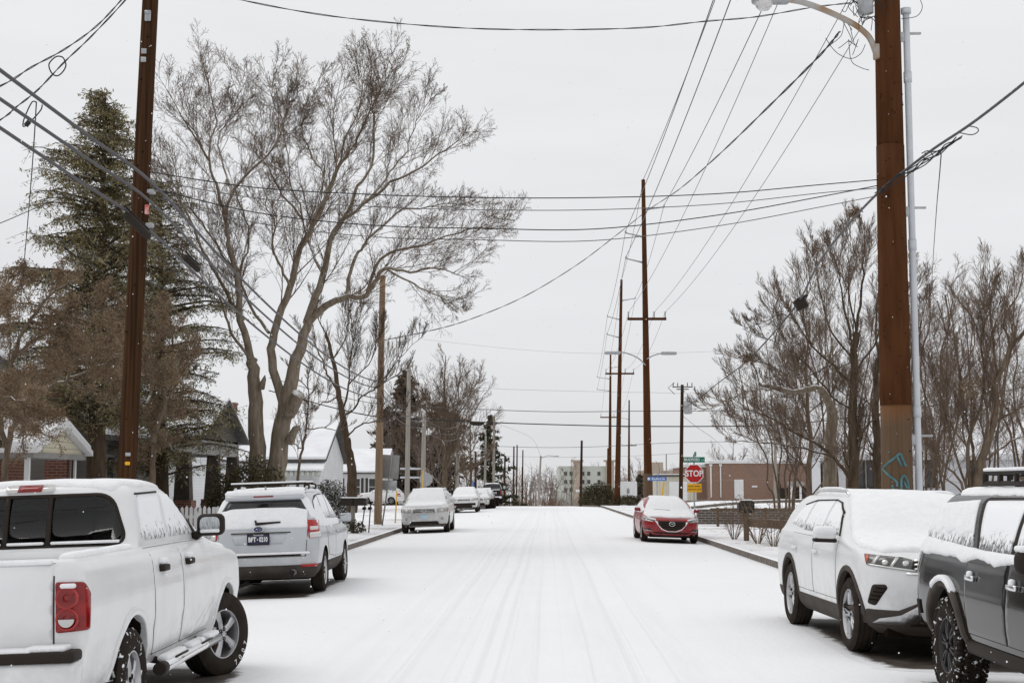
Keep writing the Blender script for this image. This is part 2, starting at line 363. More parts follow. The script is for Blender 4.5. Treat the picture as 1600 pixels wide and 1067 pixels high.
def rounded(poly, r, seg=4):
    """round every corner of a 2D polygon"""
    poly = [Vector(p[:2]) for p in poly]; out = []; n = len(poly)
    for i in range(n):
        p = poly[i]; a = poly[i-1]-p; b = poly[(i+1) % n]-p
        rr = min(r, a.length*.45, b.length*.45); A = p+a.normalized()*rr; B = p+b.normalized()*rr
        for k in range(seg+1):
            t = k/seg; out.append(A*(1-t)**2+p*2*t*(1-t)+B*t*t)
    return out
def shell(bvh, poly, d, off=.004, res=.06, edge=.0, thick=0.0, amp=0.0, nsc=6, back=.012, frame=None, seed=0, maxdep=None):
    """patch that follows the body: off = proud of it, thick = extra pillow thickness reached at distance edge from the border"""
    fr = frame or FR[d]; ru, rv, rd = fr[:3]; og = fr[3] if len(fr) > 3 else Vector((0, 0, 0))
    P2 = [Vector(p[:2]) for p in poly]; bd = []
    for i in range(len(P2)):
        a, b = P2[i], P2[(i+1) % len(P2)]; L = (b-a).length
        if L < 1e-5: continue
        k = max(1, int(round(L/res)))
        bd += [a+(b-a)*(j/k) for j in range(k)]
    nb = len(bd)
    xs = [p.x for p in P2]; ys = [p.y for p in P2]; pts = list(bd); dist = [0.0]*nb
    nx = max(1, int((max(xs)-min(xs))/res)); ny = max(1, int((max(ys)-min(ys))/res))
    for i in range(nx+1):
        for j in range(ny+1):
            p = Vector((min(xs)+(max(xs)-min(xs))*(i+.5*(j % 2))/(nx+.5), min(ys)+(max(ys)-min(ys))*j/ny))
            if not inside(p, P2): continue
            dd = min(seg_d(p, P2[k], P2[(k+1) % len(P2)]) for k in range(len(P2)))
            if dd > res*.45: pts.append(p); dist.append(dd)
    if edge:   # a ring just inside the border for a round edge
        for q in (.18, .5):
            for i in range(nb):
                a, b, c = bd[i-1], bd[i], bd[(i+1) % nb]; t = (c-a); nrm = Vector((-t.y, t.x))
                if nrm.length < 1e-6: continue
                nrm.normalize()
                for sgn in (1, -1):
                    p = b+nrm*sgn*edge*q
                    if inside(p, P2):
                        dd = min(seg_d(p, P2[k], P2[(k+1) % len(P2)]) for k in range(len(P2)))
                        if dd > edge*q*.8: pts.append(p); dist.append(dd)
                        break
    vo, eo, fo, ov, oe, of = delaunay_2d_cdt(pts, [(i, (i+1) % nb) for i in range(nb)], [], 1, 1e-5)
    cen = sum((Vector(p) for p in bd), Vector((0, 0)))/nb; dmin = 0
    if maxdep:
        ds = [bvh.ray_cast(og+ru*p[0]+rv*p[1]-rd*8, rd)[0] for p in vo]; dmin = min(x.dot(rd) for x in ds if x is not None)
    V = []; BK = []
    for i, p in enumerate(vo):
        src = ov[i][0] if ov[i] else None
        dd = dist[src] if src is not None else 0
        o = og+ru*p.x+rv*p.y-rd*8
        h, n, fi, _ = bvh.ray_cast(o, rd)
        if h is None or (maxdep and h.dot(rd) > dmin+maxdep):
            for q in range(1, 16):
                pp = Vector((p[0], p[1])).lerp(cen, q*.05); h2, n2, _, _ = bvh.ray_cast(og+ru*pp.x+rv*pp.y-rd*8, rd)
                if h2 is not None and not (maxdep and h2.dot(rd) > dmin+maxdep): h, n = h2, n2; break
        if h is None:
            o2 = og+ru*p.x+rv*p.y
            h, n, fi, _ = bvh.find_nearest(o2-rd*.3 if d != 'T' else o2+Vector((0, 0, 1)))
        if n.dot(rd) > 0: n = -n
        pr = 1.0
        if edge: t = min(dd/edge, 1); pr = math.sqrt(max(0, 1-(1-t)**2))
        th = off*(1 if not edge else min(1, .25+pr))+thick*pr
        if amp and dd > 0: th += amp*pr*noise.noise((h*nsc)+Vector((seed, 0, 0)))
        V.append(h+n*th); BK.append(h-n*back)
    fs = []
    for f in fo:
        a, b, c = V[f[0]], V[f[1]], V[f[2]]
        if (b-a).cross(c-a).length < 1e-9: continue
        fs.append(tuple(f) if (b-a).cross(c-a).dot(rd) < 0 else tuple(reversed(f)))
    cnt = {}
    for f in fs:
        for k in range(3):
            e = (f[k], f[(k+1) % 3]); cnt[e] = 1
    rim = [e for e in cnt if (e[1], e[0]) not in cnt]
    mb = MB(); n0 = len(V)
    mb.add(V+BK, fs, 0, True)
    mb.f += [(b, a, a+n0, b+n0) for a, b in rim]; mb.m += [0]*len(rim); mb.s += [False]*len(rim)
    return mb
# ------------------------------------------------------------------ vehicles
def pchip(x, y, q):
    x = np.asarray(x, float); y = np.asarray(y, float); h = np.diff(x); dl = np.diff(y)/h
    d = np.zeros_like(y); d[0], d[-1] = dl[0], dl[-1]
    for i in range(1, len(y)-1):
        if dl[i-1]*dl[i] > 0:
            w1, w2 = 2*h[i]+h[i-1], h[i]+2*h[i-1]; d[i] = (w1+w2)/(w1/dl[i-1]+w2/dl[i])
    k = np.clip(np.searchsorted(x, q)-1, 0, len(h)-1); t = (q-x[k])/h[k]
    return ((1+2*t)*(1-t)**2*y[k]+t*(1-t)**2*h[k]*d[k]+t*t*(3-2*t)*y[k+1]+t*t*(t-1)*h[k]*d[k+1])
NS, NA = 22, 31
def ring(z, yf, yr, hw, Lf, Lr, nf, nr, bow=.02):
    ps = []; a, b = yr+Lr, yf-Lf; mid = (a+b)/2; hl = max((b-a)/2, 1e-3)
    def sx(y): return hw*(1-bow*((y-mid)/hl)**2*.6)
    for i in range(NS): y = a+(b-a)*i/(NS-1); ps.append((sx(y), y, z))
    def arc(L, n, y0, s):
        o = []
        for i in range(1, NA):
            q = math.pi*i/NA; c, sn = math.cos(q), math.sin(q)
            o.append((sx(b)*math.copysign(abs(c)**(2/n), c), y0+s*L*abs(sn)**(2/n), z))
        return o
    ps += arc(Lf, nf, b, 1)
    ps += [(-x, y, z) for x, y, z in reversed(ps[:NS])]
    ps += [(-x, y, z) for x, y, z in arc(Lr, nr, a, -1)]
    return ps
def loft(keys, sub=4):
    K = np.array([list(k) for k in keys], float)
    t = np.concatenate([[0], np.cumsum([max(.02, abs(a[0]-b[0])+.25*(abs(a[1]-b[1])+abs(a[2]-b[2]))+abs(a[3]-b[3])) for a, b in zip(K, K[1:])])])
    q = []
    for i in range(len(t)-1):
        m = max(2, min(9, int((t[i+1]-t[i])/.03))); q += list(np.linspace(t[i], t[i+1], m, endpoint=False))
    q = np.array(q+[t[-1]]); C = [pchip(t, K[:, j], q) for j in range(8)]
    V = []; n = None
    for i in range(len(q)):
        rg = ring(*[c[i] for c in C]); n = len(rg); V += rg
    f = [(i*n+j, i*n+(j+1) % n, (i+1)*n+(j+1) % n, (i+1)*n+j) for i in range(len(q)-1) for j in range(n)]
    f += [tuple(reversed(range(n))), tuple((len(q)-1)*n+j for j in range(n))]
    mb = MB(); mb.add(V, f, 0, True); mb.s[-1] = mb.s[-2] = False
    return mb

def cut(me, cutters):
    """subtract closed meshes"""
    o = bpy.data.objects.new('tmp_body', me); COL.objects.link(o); cs = []
    for c in cutters:
        co = bpy.data.objects.new('tmp_cut', c); COL.objects.link(co); cs.append(co)
        md = o.modifiers.new('b', 'BOOLEAN'); md.object = co; md.operation = 'DIFFERENCE'; md.solver = 'EXACT'
    dg = bpy.context.evaluated_depsgraph_get()
    r = bpy.data.meshes.new_from_object(o.evaluated_get(dg))
    for x in cs+[o]: bpy.data.objects.remove(x)
    return r

WHEELS = {}
def wheel_mesh(r, rimr, w, spokes, rimmat, tyremat='tyre', style='star', letters=False):
    key = (r, rimr, w, spokes, rimmat, tyremat, style)
    if key in WHEELS: return WHEELS[key]
    t = MB(); hw = w/2; s = r-rimr
    prof = [(rimr-.004, -hw*.80), (rimr+s*.18, -hw*.97), (rimr+s*.55, -hw), (r-.035, -hw*.93), (r-.010, -hw*.80)]
    g = [-.62, -.22, .22, .62]
    for x in g: prof += [(r, hw*(x-.13)), (r, hw*(x-.05)), (r-.012, hw*(x-.04)), (r-.012, hw*(x+.04)), (r, hw*(x+.05)), (r, hw*(x+.13))]
    prof += [(r-.010, hw*.80), (r-.035, hw*.93), (rimr+s*.55, hw), (rimr+s*.2, hw*.97), (rimr-.004, hw*.84)]
    t.lathe(prof, 64, 'X')
    if style in ('blocky',):
        for k in range(58):
            q = 2*math.pi*k/58
            for x, dx, ph, hh in ((-.80, .30, .5, .016), (.80, .30, 0, .016), (-.28, .40, .25, .012), (.28, .40, .75, .012)):
                a = q+ph*2*math.pi/58; rot = Matrix.Rotation(a, 3, 'X')
                t.rbox(rot @ Vector((hw*x, 0, r-.001)), (dx*hw, .028, hh*1.7), .006, 1, rot)
            a = q; rot = Matrix.Rotation(a, 3, 'X')
            t.rbox(rot @ Vector((hw*.95, 0, r-.032)), (.016, .024, .05), .005, 1, rot)
    elif style in ('rugged',):
        for k in range(60):
            q = 2*math.pi*k/60; rot = Matrix.Rotation(q, 3, 'X')
            for sg in (-1, 1): t.rbox(rot @ Vector((hw*.86*sg, 0, r-.016)), (.04, .022, .026), .004, 1, rot)
    tm = t.mesh('tyre', M[tyremat], sharp=40)
    m = MB()
    xo = hw*.80
    m.lathe([(rimr+.006, xo-.004), (rimr+.004, xo+.006), (rimr-.012, xo+.006), (rimr-.022, xo-.018), (rimr-.03, xo-.05), (rimr-.045, -hw*.6)], 48, 'X')
    m.disc(rimr-.045, -hw*.55, 40, 'X', mi=1)
    m.lathe([(rimr*.62, xo-.12), (rimr*.62, xo-.10), (0.02, xo-.10)], 32, 'X', mi=2)     # brake disc
    n = spokes
    for k in range(n):
        q0 = 2*math.pi*k/n+.3
        subs = [(0, 1)] if style in ('star', 'rugged', 'plain') else [(-.18*5/n, .42), (.18*5/n, .42)]
        for dq, wf in subs:
            rot = Matrix.Rotation(q0+dq, 3, 'X')
            wi, wo_ = rimr*.26*wf*5/n*1.1, rimr*.36*wf*5/n*1.1
            if style == 'plain': wi, wo_ = rimr*.16, rimr*.12
            z0, z1 = rimr*.14, rimr-.012; pts = []
            for (zz, ww, xx) in ((z0, wi, xo-.02), (z0+(z1-z0)*.45, (wi*.72+wo_*.12), xo-.012), (z1, wo_, xo-.022)):
                pts += [Vector((xx, -ww*.5, zz)), Vector((xx+.012, -ww*.28, zz)), Vector((xx+.012, ww*.28, zz)), Vector((xx, ww*.5, zz)), Vector((xx-.045, ww*.42, zz)), Vector((xx-.045, -ww*.42, zz))]
            fs = [(a*6+j, a*6+(j+1) % 6, (a+1)*6+(j+1) % 6, (a+1)*6+j) for a in range(2) for j in range(6)]
            m.add([rot @ p for p in pts], fs+[(0, 5, 4, 3, 2, 1), (12, 13, 14, 15, 16, 17)])
    m.lathe([(rimr*.30, xo-.055), (rimr*.30, xo-.014), (rimr*.26, xo-.006), (rimr*.12, xo-.006), (rimr*.115, xo+.004), (0.001, xo+.006)], 28, 'X')
    for k in range(5):
        q = 2*math.pi*(k+.5)/5+.3; c = (xo-.012, -math.sin(q)*rimr*.20, math.cos(q)*rimr*.20)
        m.lathe([(.020, .0), (.020, .009), (.013, .012), (.012, -.0), (0.0005, .002)], 10, 'X', c, mi=1)
    rm = m.mesh('rim', [M[rimmat], M['well'], M['rust']], sharp=35)
    WHEELS[key] = (tm, rm); return tm, rm

def put_wheel(car, meshes, x, y, r, steer=0, side=1):
    wh = empty('wheel', (x, y, r), 0 if side > 0 else math.pi, parent=car); wh.rotation_euler.z += steer
    for nm, me in zip(('tyre', 'rim'), meshes): link(bpy.data.objects.new(nm, me), wh)
    return wh

def mirror_poly(p): return [(-x, y) for x, y in p]
class Car:
    def __init__(s, name, label, cat, loc, rz, keys, paint, group=None, roll=None):
        s.e = empty(name, loc, rz, label, cat, group or 'cars parked along the snowy street')
        if roll is None: roll = -2 if loc[0]*math.cos(rz) < 0 else 2
        s.e.rotation_euler.y = R(roll) if abs(loc[0]) < 8 else 0
        if abs(loc[0]) < 8: s.e.location.z -= .040
        s.keys = keys; s.paint = paint; s.mb = loft(keys); s.me = s.mb.mesh('body', [M[paint], M['well']], sharp=50)
        s.bvh = BVHTree.FromPolygons([Vector(v) for v in s.mb.v], s.mb.f); s.arch = []; s.cutters = []
    def wheels(s, yf, yr, x, spec, archr=None, depth=.34, steer=0, rear=None, wellz=None):
        r = spec[0]; ar = archr or r+.06
        for y in (yf, yr):
            for sd in (1, -1):
                c = MB(); xo = sd*(x+.35); xi = sd*(x-depth)
                n = 40; pts = []
                for h in (xi, xo):
                    for k in range(n):
                        q = 2*math.pi*k/n; zz = r+ar*math.sin(q)
                        pts.append((h, y+ar*math.cos(q), zz))
                c.add(pts, [tuple(range(n)), tuple(reversed(range(n, 2*n)))]+[(k, n+k, n+(k+1) % n, (k+1) % n) for k in range(n)])
                s.cutters.append(c.mesh('tmp', M['well']))
                s.arch.append((y, r, ar, sd))
        ms = wheel_mesh(*spec); hw = spec[2]/2
        for sd in (1, -1):
            put_wheel(s.e, ms, sd*(x-hw), yf, r, steer, sd)
            put_wheel(s.e, rear and wheel_mesh(*rear) or ms, sd*(x-hw), yr, r, 0, sd)
    def body(s, extra=()):
        me = cut(s.me, s.cutters+list(extra))
        while len(me.materials) < 2: me.materials.append(M['well'])
        for p in me.polygons:
            c = p.center
            for (y, r, ar, sd) in s.arch:
                if c.x*sd > 0 and math.hypot(c.y-y, c.z-r) < ar+.003 and (abs(p.normal.x) < .25 or abs(c.x) < abs(s.xin)): p.material_index = 1; p.use_smooth = False
        me.name = 'body'; me.set_sharp_from_angle(angle=R(42))
        o = bpy.data.objects.new('body', me); link(o, s.e); return o
    xin = .62
    def sh(s, name, d, poly, mat, parent=None, round_=0, both=False, cutw=False, label=None, **kw):
        outs = []
        for k in ((0, 1) if both else (0,)):
            dd = d; pl = poly
            if k:
                if d in 'RL': dd = 'L' if d == 'R' else 'R'
                else: pl = mirror_poly(poly)
            if round_: pl = rounded(pl, round_)
            mb = shell(s.bvh, pl, dd, **kw)
            if cutw and s.cutters:
                me = mb.mesh(name, M[mat], fix=False)
                o = bpy.data.objects.new(name, me)
            else: o = bpy.data.objects.new(name, mb.mesh(name, M[mat], fix=False))
            if name in ('windscreen', 'side_window'): pass
            link(o, parent[k] if isinstance(parent, list) else (parent or s.e)); outs.append(o)
        return outs
    def doors(s, polys, handles=(), hmat=None, hsize=(.03, .20, .035), inset=.006, mat=None, **kw):
        for i, pl in enumerate(polys):
            for k, d in enumerate('RL'):
                s.sh('door_gap', d, pl, 'gap', off=.0018, res=.05)
                c = Vector((sum(p[0] for p in pl)/len(pl), sum(p[1] for p in pl)/len(pl))); ins = []
                P2 = [Vector(p) for p in pl]; n = len(P2)
                ar = sum(P2[j].x*P2[(j+1) % n].y-P2[(j+1) % n].x*P2[j].y for j in range(n))
                for j in range(n):
                    e1 = (P2[j]-P2[j-1]).normalized(); e2 = (P2[(j+1) % n]-P2[j]).normalized(); nn = Vector((-(e1.y+e2.y), e1.x+e2.x))
                    if nn.length < 1e-6: nn = Vector((-e1.y, e1.x))
                    nn.normalize(); ins.append(P2[j]+nn*(inset if ar > 0 else -inset))
                dr = s.sh('door', d, rounded(ins, .03), mat or s.paint, off=.0065, res=.05, edge=.015, **kw)[0]
                if i < len(handles):
                    hy, hz = handles[i]; rd = FR[d][2]; h, nrm, _, _ = s.bvh.ray_cast(Vector((0, hy, hz))-rd*5, rd)
                    mb = MB(); sx = -rd.x
                    mb.rbox(h+Vector((sx*.028, 0, 0)), hsize, .012, 2)
                    mb.rbox(h+Vector((sx*.012, -hsize[1]*.38, 0)), (.035, .03, hsize[2]*.9), .006, 1)
                    mb.rbox(h+Vector((sx*.012, hsize[1]*.38, 0)), (.035, .03, hsize[2]*.9), .006, 1)
                    mb.build('handle', M[hmat or s.paint], dr)
    def mirrors(s, y, z, x, size=(.22, .10, .15), mat=None, stalk=.08, snow=True, glass=True, inset=.8):
        for sd in (1, -1):
            c = Vector((sd*x, y, z)); mb = MB(); mb.rbox(c, (size[0], size[1], size[2]), min(size)*.42, 3)
            mb.tube([c+Vector((-sd*size[0]*.35, .0, -size[2]*.35)), c+Vector((-sd*(size[0]*.5+stalk), .03, -size[2]*.55))], [.03, .045], 8)
            o = mb.build('side_mirror', M[mat or s.paint], s.e)
            if glass:
                g = MB(); g.prism([(c.x+p.x, c.y-size[1]*.5-.002, c.z+p.y) for p in rounded([(-size[0]*inset*.5, -size[2]*inset*.5), (size[0]*inset*.5, -size[2]*inset*.5), (size[0]*inset*.5, size[2]*inset*.5), (-size[0]*inset*.5, size[2]*inset*.5)], size[2]*.28)], (0, 0, 0), (0, .006, 0))
                g.build('mirror_glass', M['mirror'], o)
            if snow:
                n = MB(); n.rbox(c+Vector((0, .01, size[2]*.5)), (size[0]*.95, size[1]*1.02, size[2]*.42), min(size)*.2, 3); n.build('snow_cap', M['snowcar'], o)
    def snow(s, poly, thick=.045, edge=.12, amp=.018, res=.07, seed=0, name='snow_cover', d='T', **kw):
        rp = rounded(poly, .06); bd = []
        for i in range(len(rp)):
            a, b = rp[i], rp[(i+1) % len(rp)]; k = max(1, int((b-a).length/.05)); bd += [a.lerp(b, j/k) for j in range(k)]
        cen = sum(bd, Vector((0, 0)))/len(bd)
        poly = [p-(p-cen).normalized()*abs(.030*noise.noise(Vector((p.x*5, p.y*5, seed)))+.022*noise.noise(Vector((p.x*17, p.y*17, seed+3)))) for p in bd]
        mb = shell(s.bvh, poly, d, off=.007, res=res, edge=edge, thick=thick, amp=amp, nsc=4, seed=seed, **kw)
        o = mb.build(name, M['snowcar'], s.e, fix=False); return o
    def under(s, y0, y1, x, z0=.22, z1=.42):
        mb = MB(); mb.box((0, (y0+y1)/2, (z0+z1)/2), (2*x, y1-y0, z1-z0))
        for y in s.axles: mb.tube([(-x-.1, y, s.rw), (x+.1, y, s.rw)], .04, 8)
        return mb.build('underbody', M['well'], s.e)

def bare_patch(x0, x1, y0, y1, seed=0, z=.004):
    """asphalt kept free of snow below a parked car: uneven outline"""
    rnd = random.Random(seed); pts = []; n = 72
    for k in range(n):
        q = 2*math.pi*k/n; c, sn = math.cos(q), math.sin(q); e = .22
        f = 1+.10*noise.noise(Vector((math.cos(q)*2.2, math.sin(q)*2.2, seed*3.1)))+.03*noise.noise(Vector((math.cos(q)*9, math.sin(q)*9, seed)))
        pts.append(((x0+x1)/2+(x1-x0)/2*math.copysign(abs(c)**e, c)*f, (y0+y1)/2+(y1-y0)/2*math.copysign(abs(sn)**e, sn)*f, 0))
    pts = [(x, y, -.035*max(0, abs(x)-2.9)+z+.004) for x, y, _ in pts]; cx, cy = (x0+x1)/2, (y0+y1)/2; 
    z = .0015; out = [(cx+(x-cx)*1.05+.12*math.copysign(1, x-cx)*(.6+.9*noise.noise(Vector((x*1.7, y*1.7, seed)))), cy+(y-cy)*1.02+.12*math.copysign(1, y-cy)*(.6+.9*noise.noise(Vector((y*1.7, x*1.7, seed+5))))) for x, y, _ in pts[:n]]
    P2 = [Vector(p) for p in out]; q = list(P2); gx = min(p.x for p in P2)
    while gx < max(p.x for p in P2):
        gy = min(p.y for p in P2)
        while gy < max(p.y for p in P2):
            v = Vector((gx, gy))
            if inside(v, P2) and min(seg_d(v, P2[k], P2[(k+1) % n]) for k in range(n)) > .05: q.append(v)
            gy += .16
        gx += .16
    vo, _, fo, *_r = delaunay_2d_cdt(q, [(k, (k+1) % n) for k in range(n)], [], 1, 1e-5)
    m_ = MB(); m_.add([(v[0], v[1], -.035*max(0, abs(v[0])-2.9)+z) for v in vo], [tuple(f) for f in fo]); o = m_.build('bare_road', M['worn'], fix=False)
    at = o.data.attributes.new('wear', 'FLOAT', 'POINT'); at.data.foreach_set('value', [min(1.0, min(seg_d(Vector((v[0], v[1])), P2[k], P2[(k+1) % n]) for k in range(n))/.42) for v in vo])
    return tag(o, kind='structure')

def diag(a, end='F'):
    a = R(a); s, c = math.sin(a), math.cos(a)
    return (Vector((c, -s, 0)), Vector((0, 0, 1)), Vector((-s, -c, 0))) if end == 'F' else (Vector((c, s, 0)), Vector((0, 0, 1)), Vector((-s, c, 0)))
def dsh(s, name, a, end, poly, mat, parent=None, round_=0, sides=(1, -1), **kw):
    out = []
    y0 = max(k[1] for k in s.keys) if end == 'F' else min(k[2] for k in s.keys)
    for k, sd in enumerate(sides):
        pl = poly if sd > 0 else mirror_poly(poly)
        if round_: pl = rounded(pl, round_)
        mb = shell(s.bvh, pl, 'D', frame=diag(a*sd, end)+(Vector((0, y0, 0)),), **kw)
        o = bpy.data.objects.new(name, mb.mesh(name, M[mat], fix=False)); link(o, (parent[k] if isinstance(parent, list) else parent) or s.e); out.append(o)
    return out
Car.dsh = dsh
def band(s, z0, z1, off, mat, name, y0=-9, y1=9, cutw=True):
    n = 2*NS+2*(NA-1); rows = [i for i in range(len(s.mb.v)//n) if z0 <= s.mb.v[i*n][2] <= z1]
    V = []
    for sg in (off, -.03):
        for i in rows:
            rg = [Vector(p) for p in s.mb.v[i*n:(i+1)*n]]
            for j in range(n):
                t = rg[(j+1) % n]-rg[j-1]; nn = Vector((t.y, -t.x, 0))
                if nn.length < 1e-6: nn = Vector((rg[j].x, rg[j].y, 0))
                nn.normalize(); V.append(rg[j]+nn*sg)
    k = len(rows); f = []
    loops = list(range(k))+list(range(2*k-1, k-1, -1))
    for a in range(2*k):
        A, B = loops[a], loops[(a+1) % (2*k)]
        f += [(A*n+j, A*n+(j+1) % n, B*n+(j+1) % n, B*n+j) for j in range(n)]
    mb = MB(); mb.add(V, f, 0, True); me = mb.mesh(name, [M[mat], M['well']])
    if cutw: me = cut(me, s.cutters)
    me.name = name
    me.set_sharp_from_angle(angle=R(40))
    o = bpy.data.objects.new(name, me); return link(o, s.e)
Car.band = band
def arches(s, w=.06, off=.012, mat='cladding', a0=-12, a1=192, snowtop=False):
    for (y, r, ar, sd) in s.arch:
        pl = []
        for k in range(25): q = R(a0+(a1-a0)*k/24); pl.append((y+(ar-.004)*math.cos(q), r+(ar-.004)*math.sin(q)))
        for k in range(24, -1, -1): q = R(a0+(a1-a0)*k/24); pl.append((y+(ar+w)*math.cos(q), r+(ar+w)*math.sin(q)))
        mb = shell(s.bvh, pl, 'R' if sd > 0 else 'L', off=off, res=.06, edge=.015, back=.05)
        o = mb.build('wheel_arch', M[mat], s.e, fix=False)
        if snowtop:
            pl = []
            for k in range(9): q = R(55+70*k/8); pl.append((y+(ar+w*.5)*math.cos(q), r+(ar+w*.5)*math.sin(q)))
            for k in range(8, -1, -1): q = R(55+70*k/8); pl.append((y+(ar+w+.02)*math.cos(q), r+(ar+w+.02)*math.sin(q)))
            shell(s.bvh, pl, 'R' if sd > 0 else 'L', off=off+.004, res=.04, edge=.02, thick=.015).build('snow_ledge', M['snowcar'], o, fix=False)
Car.arches = arches
def rails(s, x, y0, y1, mat='galv', h=.06, z=None, r=.018, snow=True):
    for sd in (1, -1):
        pts = []
        for k in range(9):
            y = y0+(y1-y0)*k/8; hh, _, _, _ = s.bvh.ray_cast(Vector((sd*x, y, 5)), Vector((0, 0, -1)))
            lift = h*(1-abs(2*k/8-1)**4); pts.append((sd*x, y, hh.z+lift+.01))
        mb = MB(); mb.tube(pts, r, 8); o = mb.build('roof_rail', M[mat], s.e)
        if snow:
            m2 = MB(); m2.tube([(a, b, c+r*.8) for a, b, c in pts[1:-1]], r*.95, 8); m2.build('snow_ridge', M['snowcar'], o)
Car.rails = rails
def bars(s, name, d, x0, x1, zs, h, mat, parent, off=.02, both=False):
    for z in zs: s.sh(name, d, [(x0, z-h/2), (x1, z-h/2), (x1, z+h/2), (x0, z+h/2)], mat, parent=parent, off=off, res=.05, edge=h*.4, both=both)
Car.bars = bars


# ---- white SUV facing the camera, on the kerb to the east
def white_suv():
    K = [(.24, 2.28, -2.36, .84, .8, .4, 2.7, 3), (.34, 2.42, -2.44, .93, .8, .4, 2.7, 3), (.52, 2.50, -2.50, .965, .8, .4, 2.7, 3), (.74, 2.52, -2.51, .985, .8, .4, 2.7, 3),
         (.92, 2.50, -2.48, .99, .78, .4, 2.7, 3), (1.02, 2.44, -2.47, .985, .75, .4, 2.6, 3), (1.075, 2.30, -2.46, .975, .72, .4, 2.6, 3), (1.13, 1.85, -2.45, .965, .6, .4, 2.5, 3),
         (1.165, 1.55, -2.44, .955, .45, .4, 2.4, 3), (1.19, 1.42, -2.40, .94, .38, .4, 2.3, 3), (1.41, 1.02, -2.22, .845, .36, .36, 2.3, 3), (1.56, .72, -2.02, .765, .34, .36, 2.3, 3),
         (1.63, .46, -1.88, .69, .34, .36, 2.3, 2.8), (1.66, .18, -1.66, .54, .3, .3, 2.2, 2.4), (1.675, -.1, -1.3, .30, .25, .25, 2, 2)]
    c = Car('parked_suv', 'white SUV with clear headlamps, windscreen buried in snow, nose to the black off-roader', 'SUV', (4.23, 17.05, 0), math.pi+R(1.8), K, 'white')
    c.axles = (1.53, -1.43); c.rw = .385
    c.wheels(1.53, -1.43, .975, (.385, .265, .255, 5, 'alloy', 'tyre', 'split'), archr=.46, wellz=None)
    c.body(); c.under(-2.2, 2.2, .72)
    c.band(.235, .45, .008, 'cladding', 'lower_cladding')
    c.arches(.055, .012)
    c.doors([[(1.02, .50), (1.06, 1.14), (-.08, 1.15), (-.06, .50)], [(-.09, .50), (-.11, 1.15), (-1.30, 1.16), (-1.22, .98), (-.92, .62), (-.90, .50)]], [(.10, .98), (-1.02, .98)], 'white', (.03, .22, .035))
    c.sh('side_window', 'R', [(.98, 1.20), (.66, 1.45), (.42, 1.545), (.16, 1.575), (.12, 1.20)], 'glass_most', both=True, round_=.06, off=.006)
    c.sh('side_window', 'R', [(.06, 1.20), (.10, 1.575), (-.76, 1.56), (-.88, 1.21)], 'glass_most', both=True, round_=.05, off=.006)
    c.sh('side_window', 'R', [(-.94, 1.22), (-.82, 1.555), (-1.30, 1.50), (-1.68, 1.27)], 'glass_most', both=True, round_=.06, off=.006)
    c.sh('window_trim', 'R', [(1.02, 1.19), (.69, 1.455), (.43, 1.56), (.14, 1.59), (-.82, 1.575), (-1.32, 1.515), (-1.30, 1.505), (-.82, 1.562), (.14, 1.578), (.42, 1.548), (.67, 1.445), (.98, 1.19)], 'plastic', both=True, off=.010, res=.05)
    # lamps
    for sd in (1, -1):
        o = c.dsh('headlamp', 30, 'F', [(.46, .895), (1.00, .935), (1.05, 1.045), (.62, 1.03), (.46, 1.0)], 'darklens', sides=(sd,), round_=.012, off=.007, res=.035)[0]
        c.dsh('lamp_strip', 30, 'F', [(.48, .898), (.98, .938), (.98, .952), (.48, .914)], 'clearlens', parent=o, sides=(sd,), off=.013, res=.03)
        c.dsh('lamp_strip', 30, 'F', [(.90, .955), (.94, .957), (.89, 1.035), (.85, 1.033)], 'clearlens', parent=o, sides=(sd,), off=.013, res=.03)
        c.dsh('lamp_strip', 30, 'F', [(.70, .935), (.735, .937), (.69, 1.025), (.655, 1.022)], 'clearlens', parent=o, sides=(sd,), off=.013, res=.03)
        for u in (.58, .79):
            c.dsh('lamp_projector', 30, 'F', [(u+.035*math.cos(t*.5236), .972+.027*math.sin(t*.5236)) for t in range(12)], 'clearlens', parent=o, sides=(sd,), off=.014, res=.02, edge=.02, thick=.008)
        c.dsh('turn_lamp', 30, 'F', [(.985, .965), (1.015, .970), (1.035, 1.04), (.985, 1.035)], 'orange', parent=o, sides=(sd,), off=.012, res=.03)
    g = c.sh('grille', 'F', [(-.56, .90), (.56, .90), (.52, 1.01), (-.52, 1.01)], 'plastic', round_=.02, off=.010, res=.05)[0]
    c.bars('grille_bar', 'F', -.53, .53, (.925, .965, 1.003), .016, 'chrome', g, .022)
    c.sh('chrome_strip', 'F', [(-.60, .865), (.60, .865), (.60, .885), (-.60, .885)], 'chrome', off=.014, res=.06)
    # emblem ring
    mb = MB(); mb.lathe([(.085, .0), (.085, .02), (.07, .02), (.07, .0)], 28, 'Y', (0, 2.485, .965), closed=True)
    for a, b in (((-.05, .03), (-.012, -.045)), ((.05, .03), (.012, -.045)), ((-.022, .045), (0, .0)), ((.022, .045), (0, .0)), ((-.012, -.045), (0, -.012)), ((.012, -.045), (0, -.012))):
        mb.tube([(a[0], 2.50, .965+a[1]), (b[0], 2.50, .965+b[1])], .006, 6)
    mb.build('emblem', M['chrome'], c.e)
    # lower front
    lo = c.sh('lower_intake', 'F', [(-.55, .36), (.55, .36), (.42, .50), (-.42, .50)], 'plastic', round_=.02, off=.020, res=.05)[0]
    c.bars('intake_bar', 'F', -.48, .48, (.40, .45), .012, 'cladding', lo, .03)
    c.sh('bumper_trim', 'F', [(-.95, .335), (.95, .335), (.95, .49), (.66, .50), (.42, .62), (-.42, .62), (-.66, .50), (-.95, .49)], 'cladding', off=.010, res=.06, edge=.02)
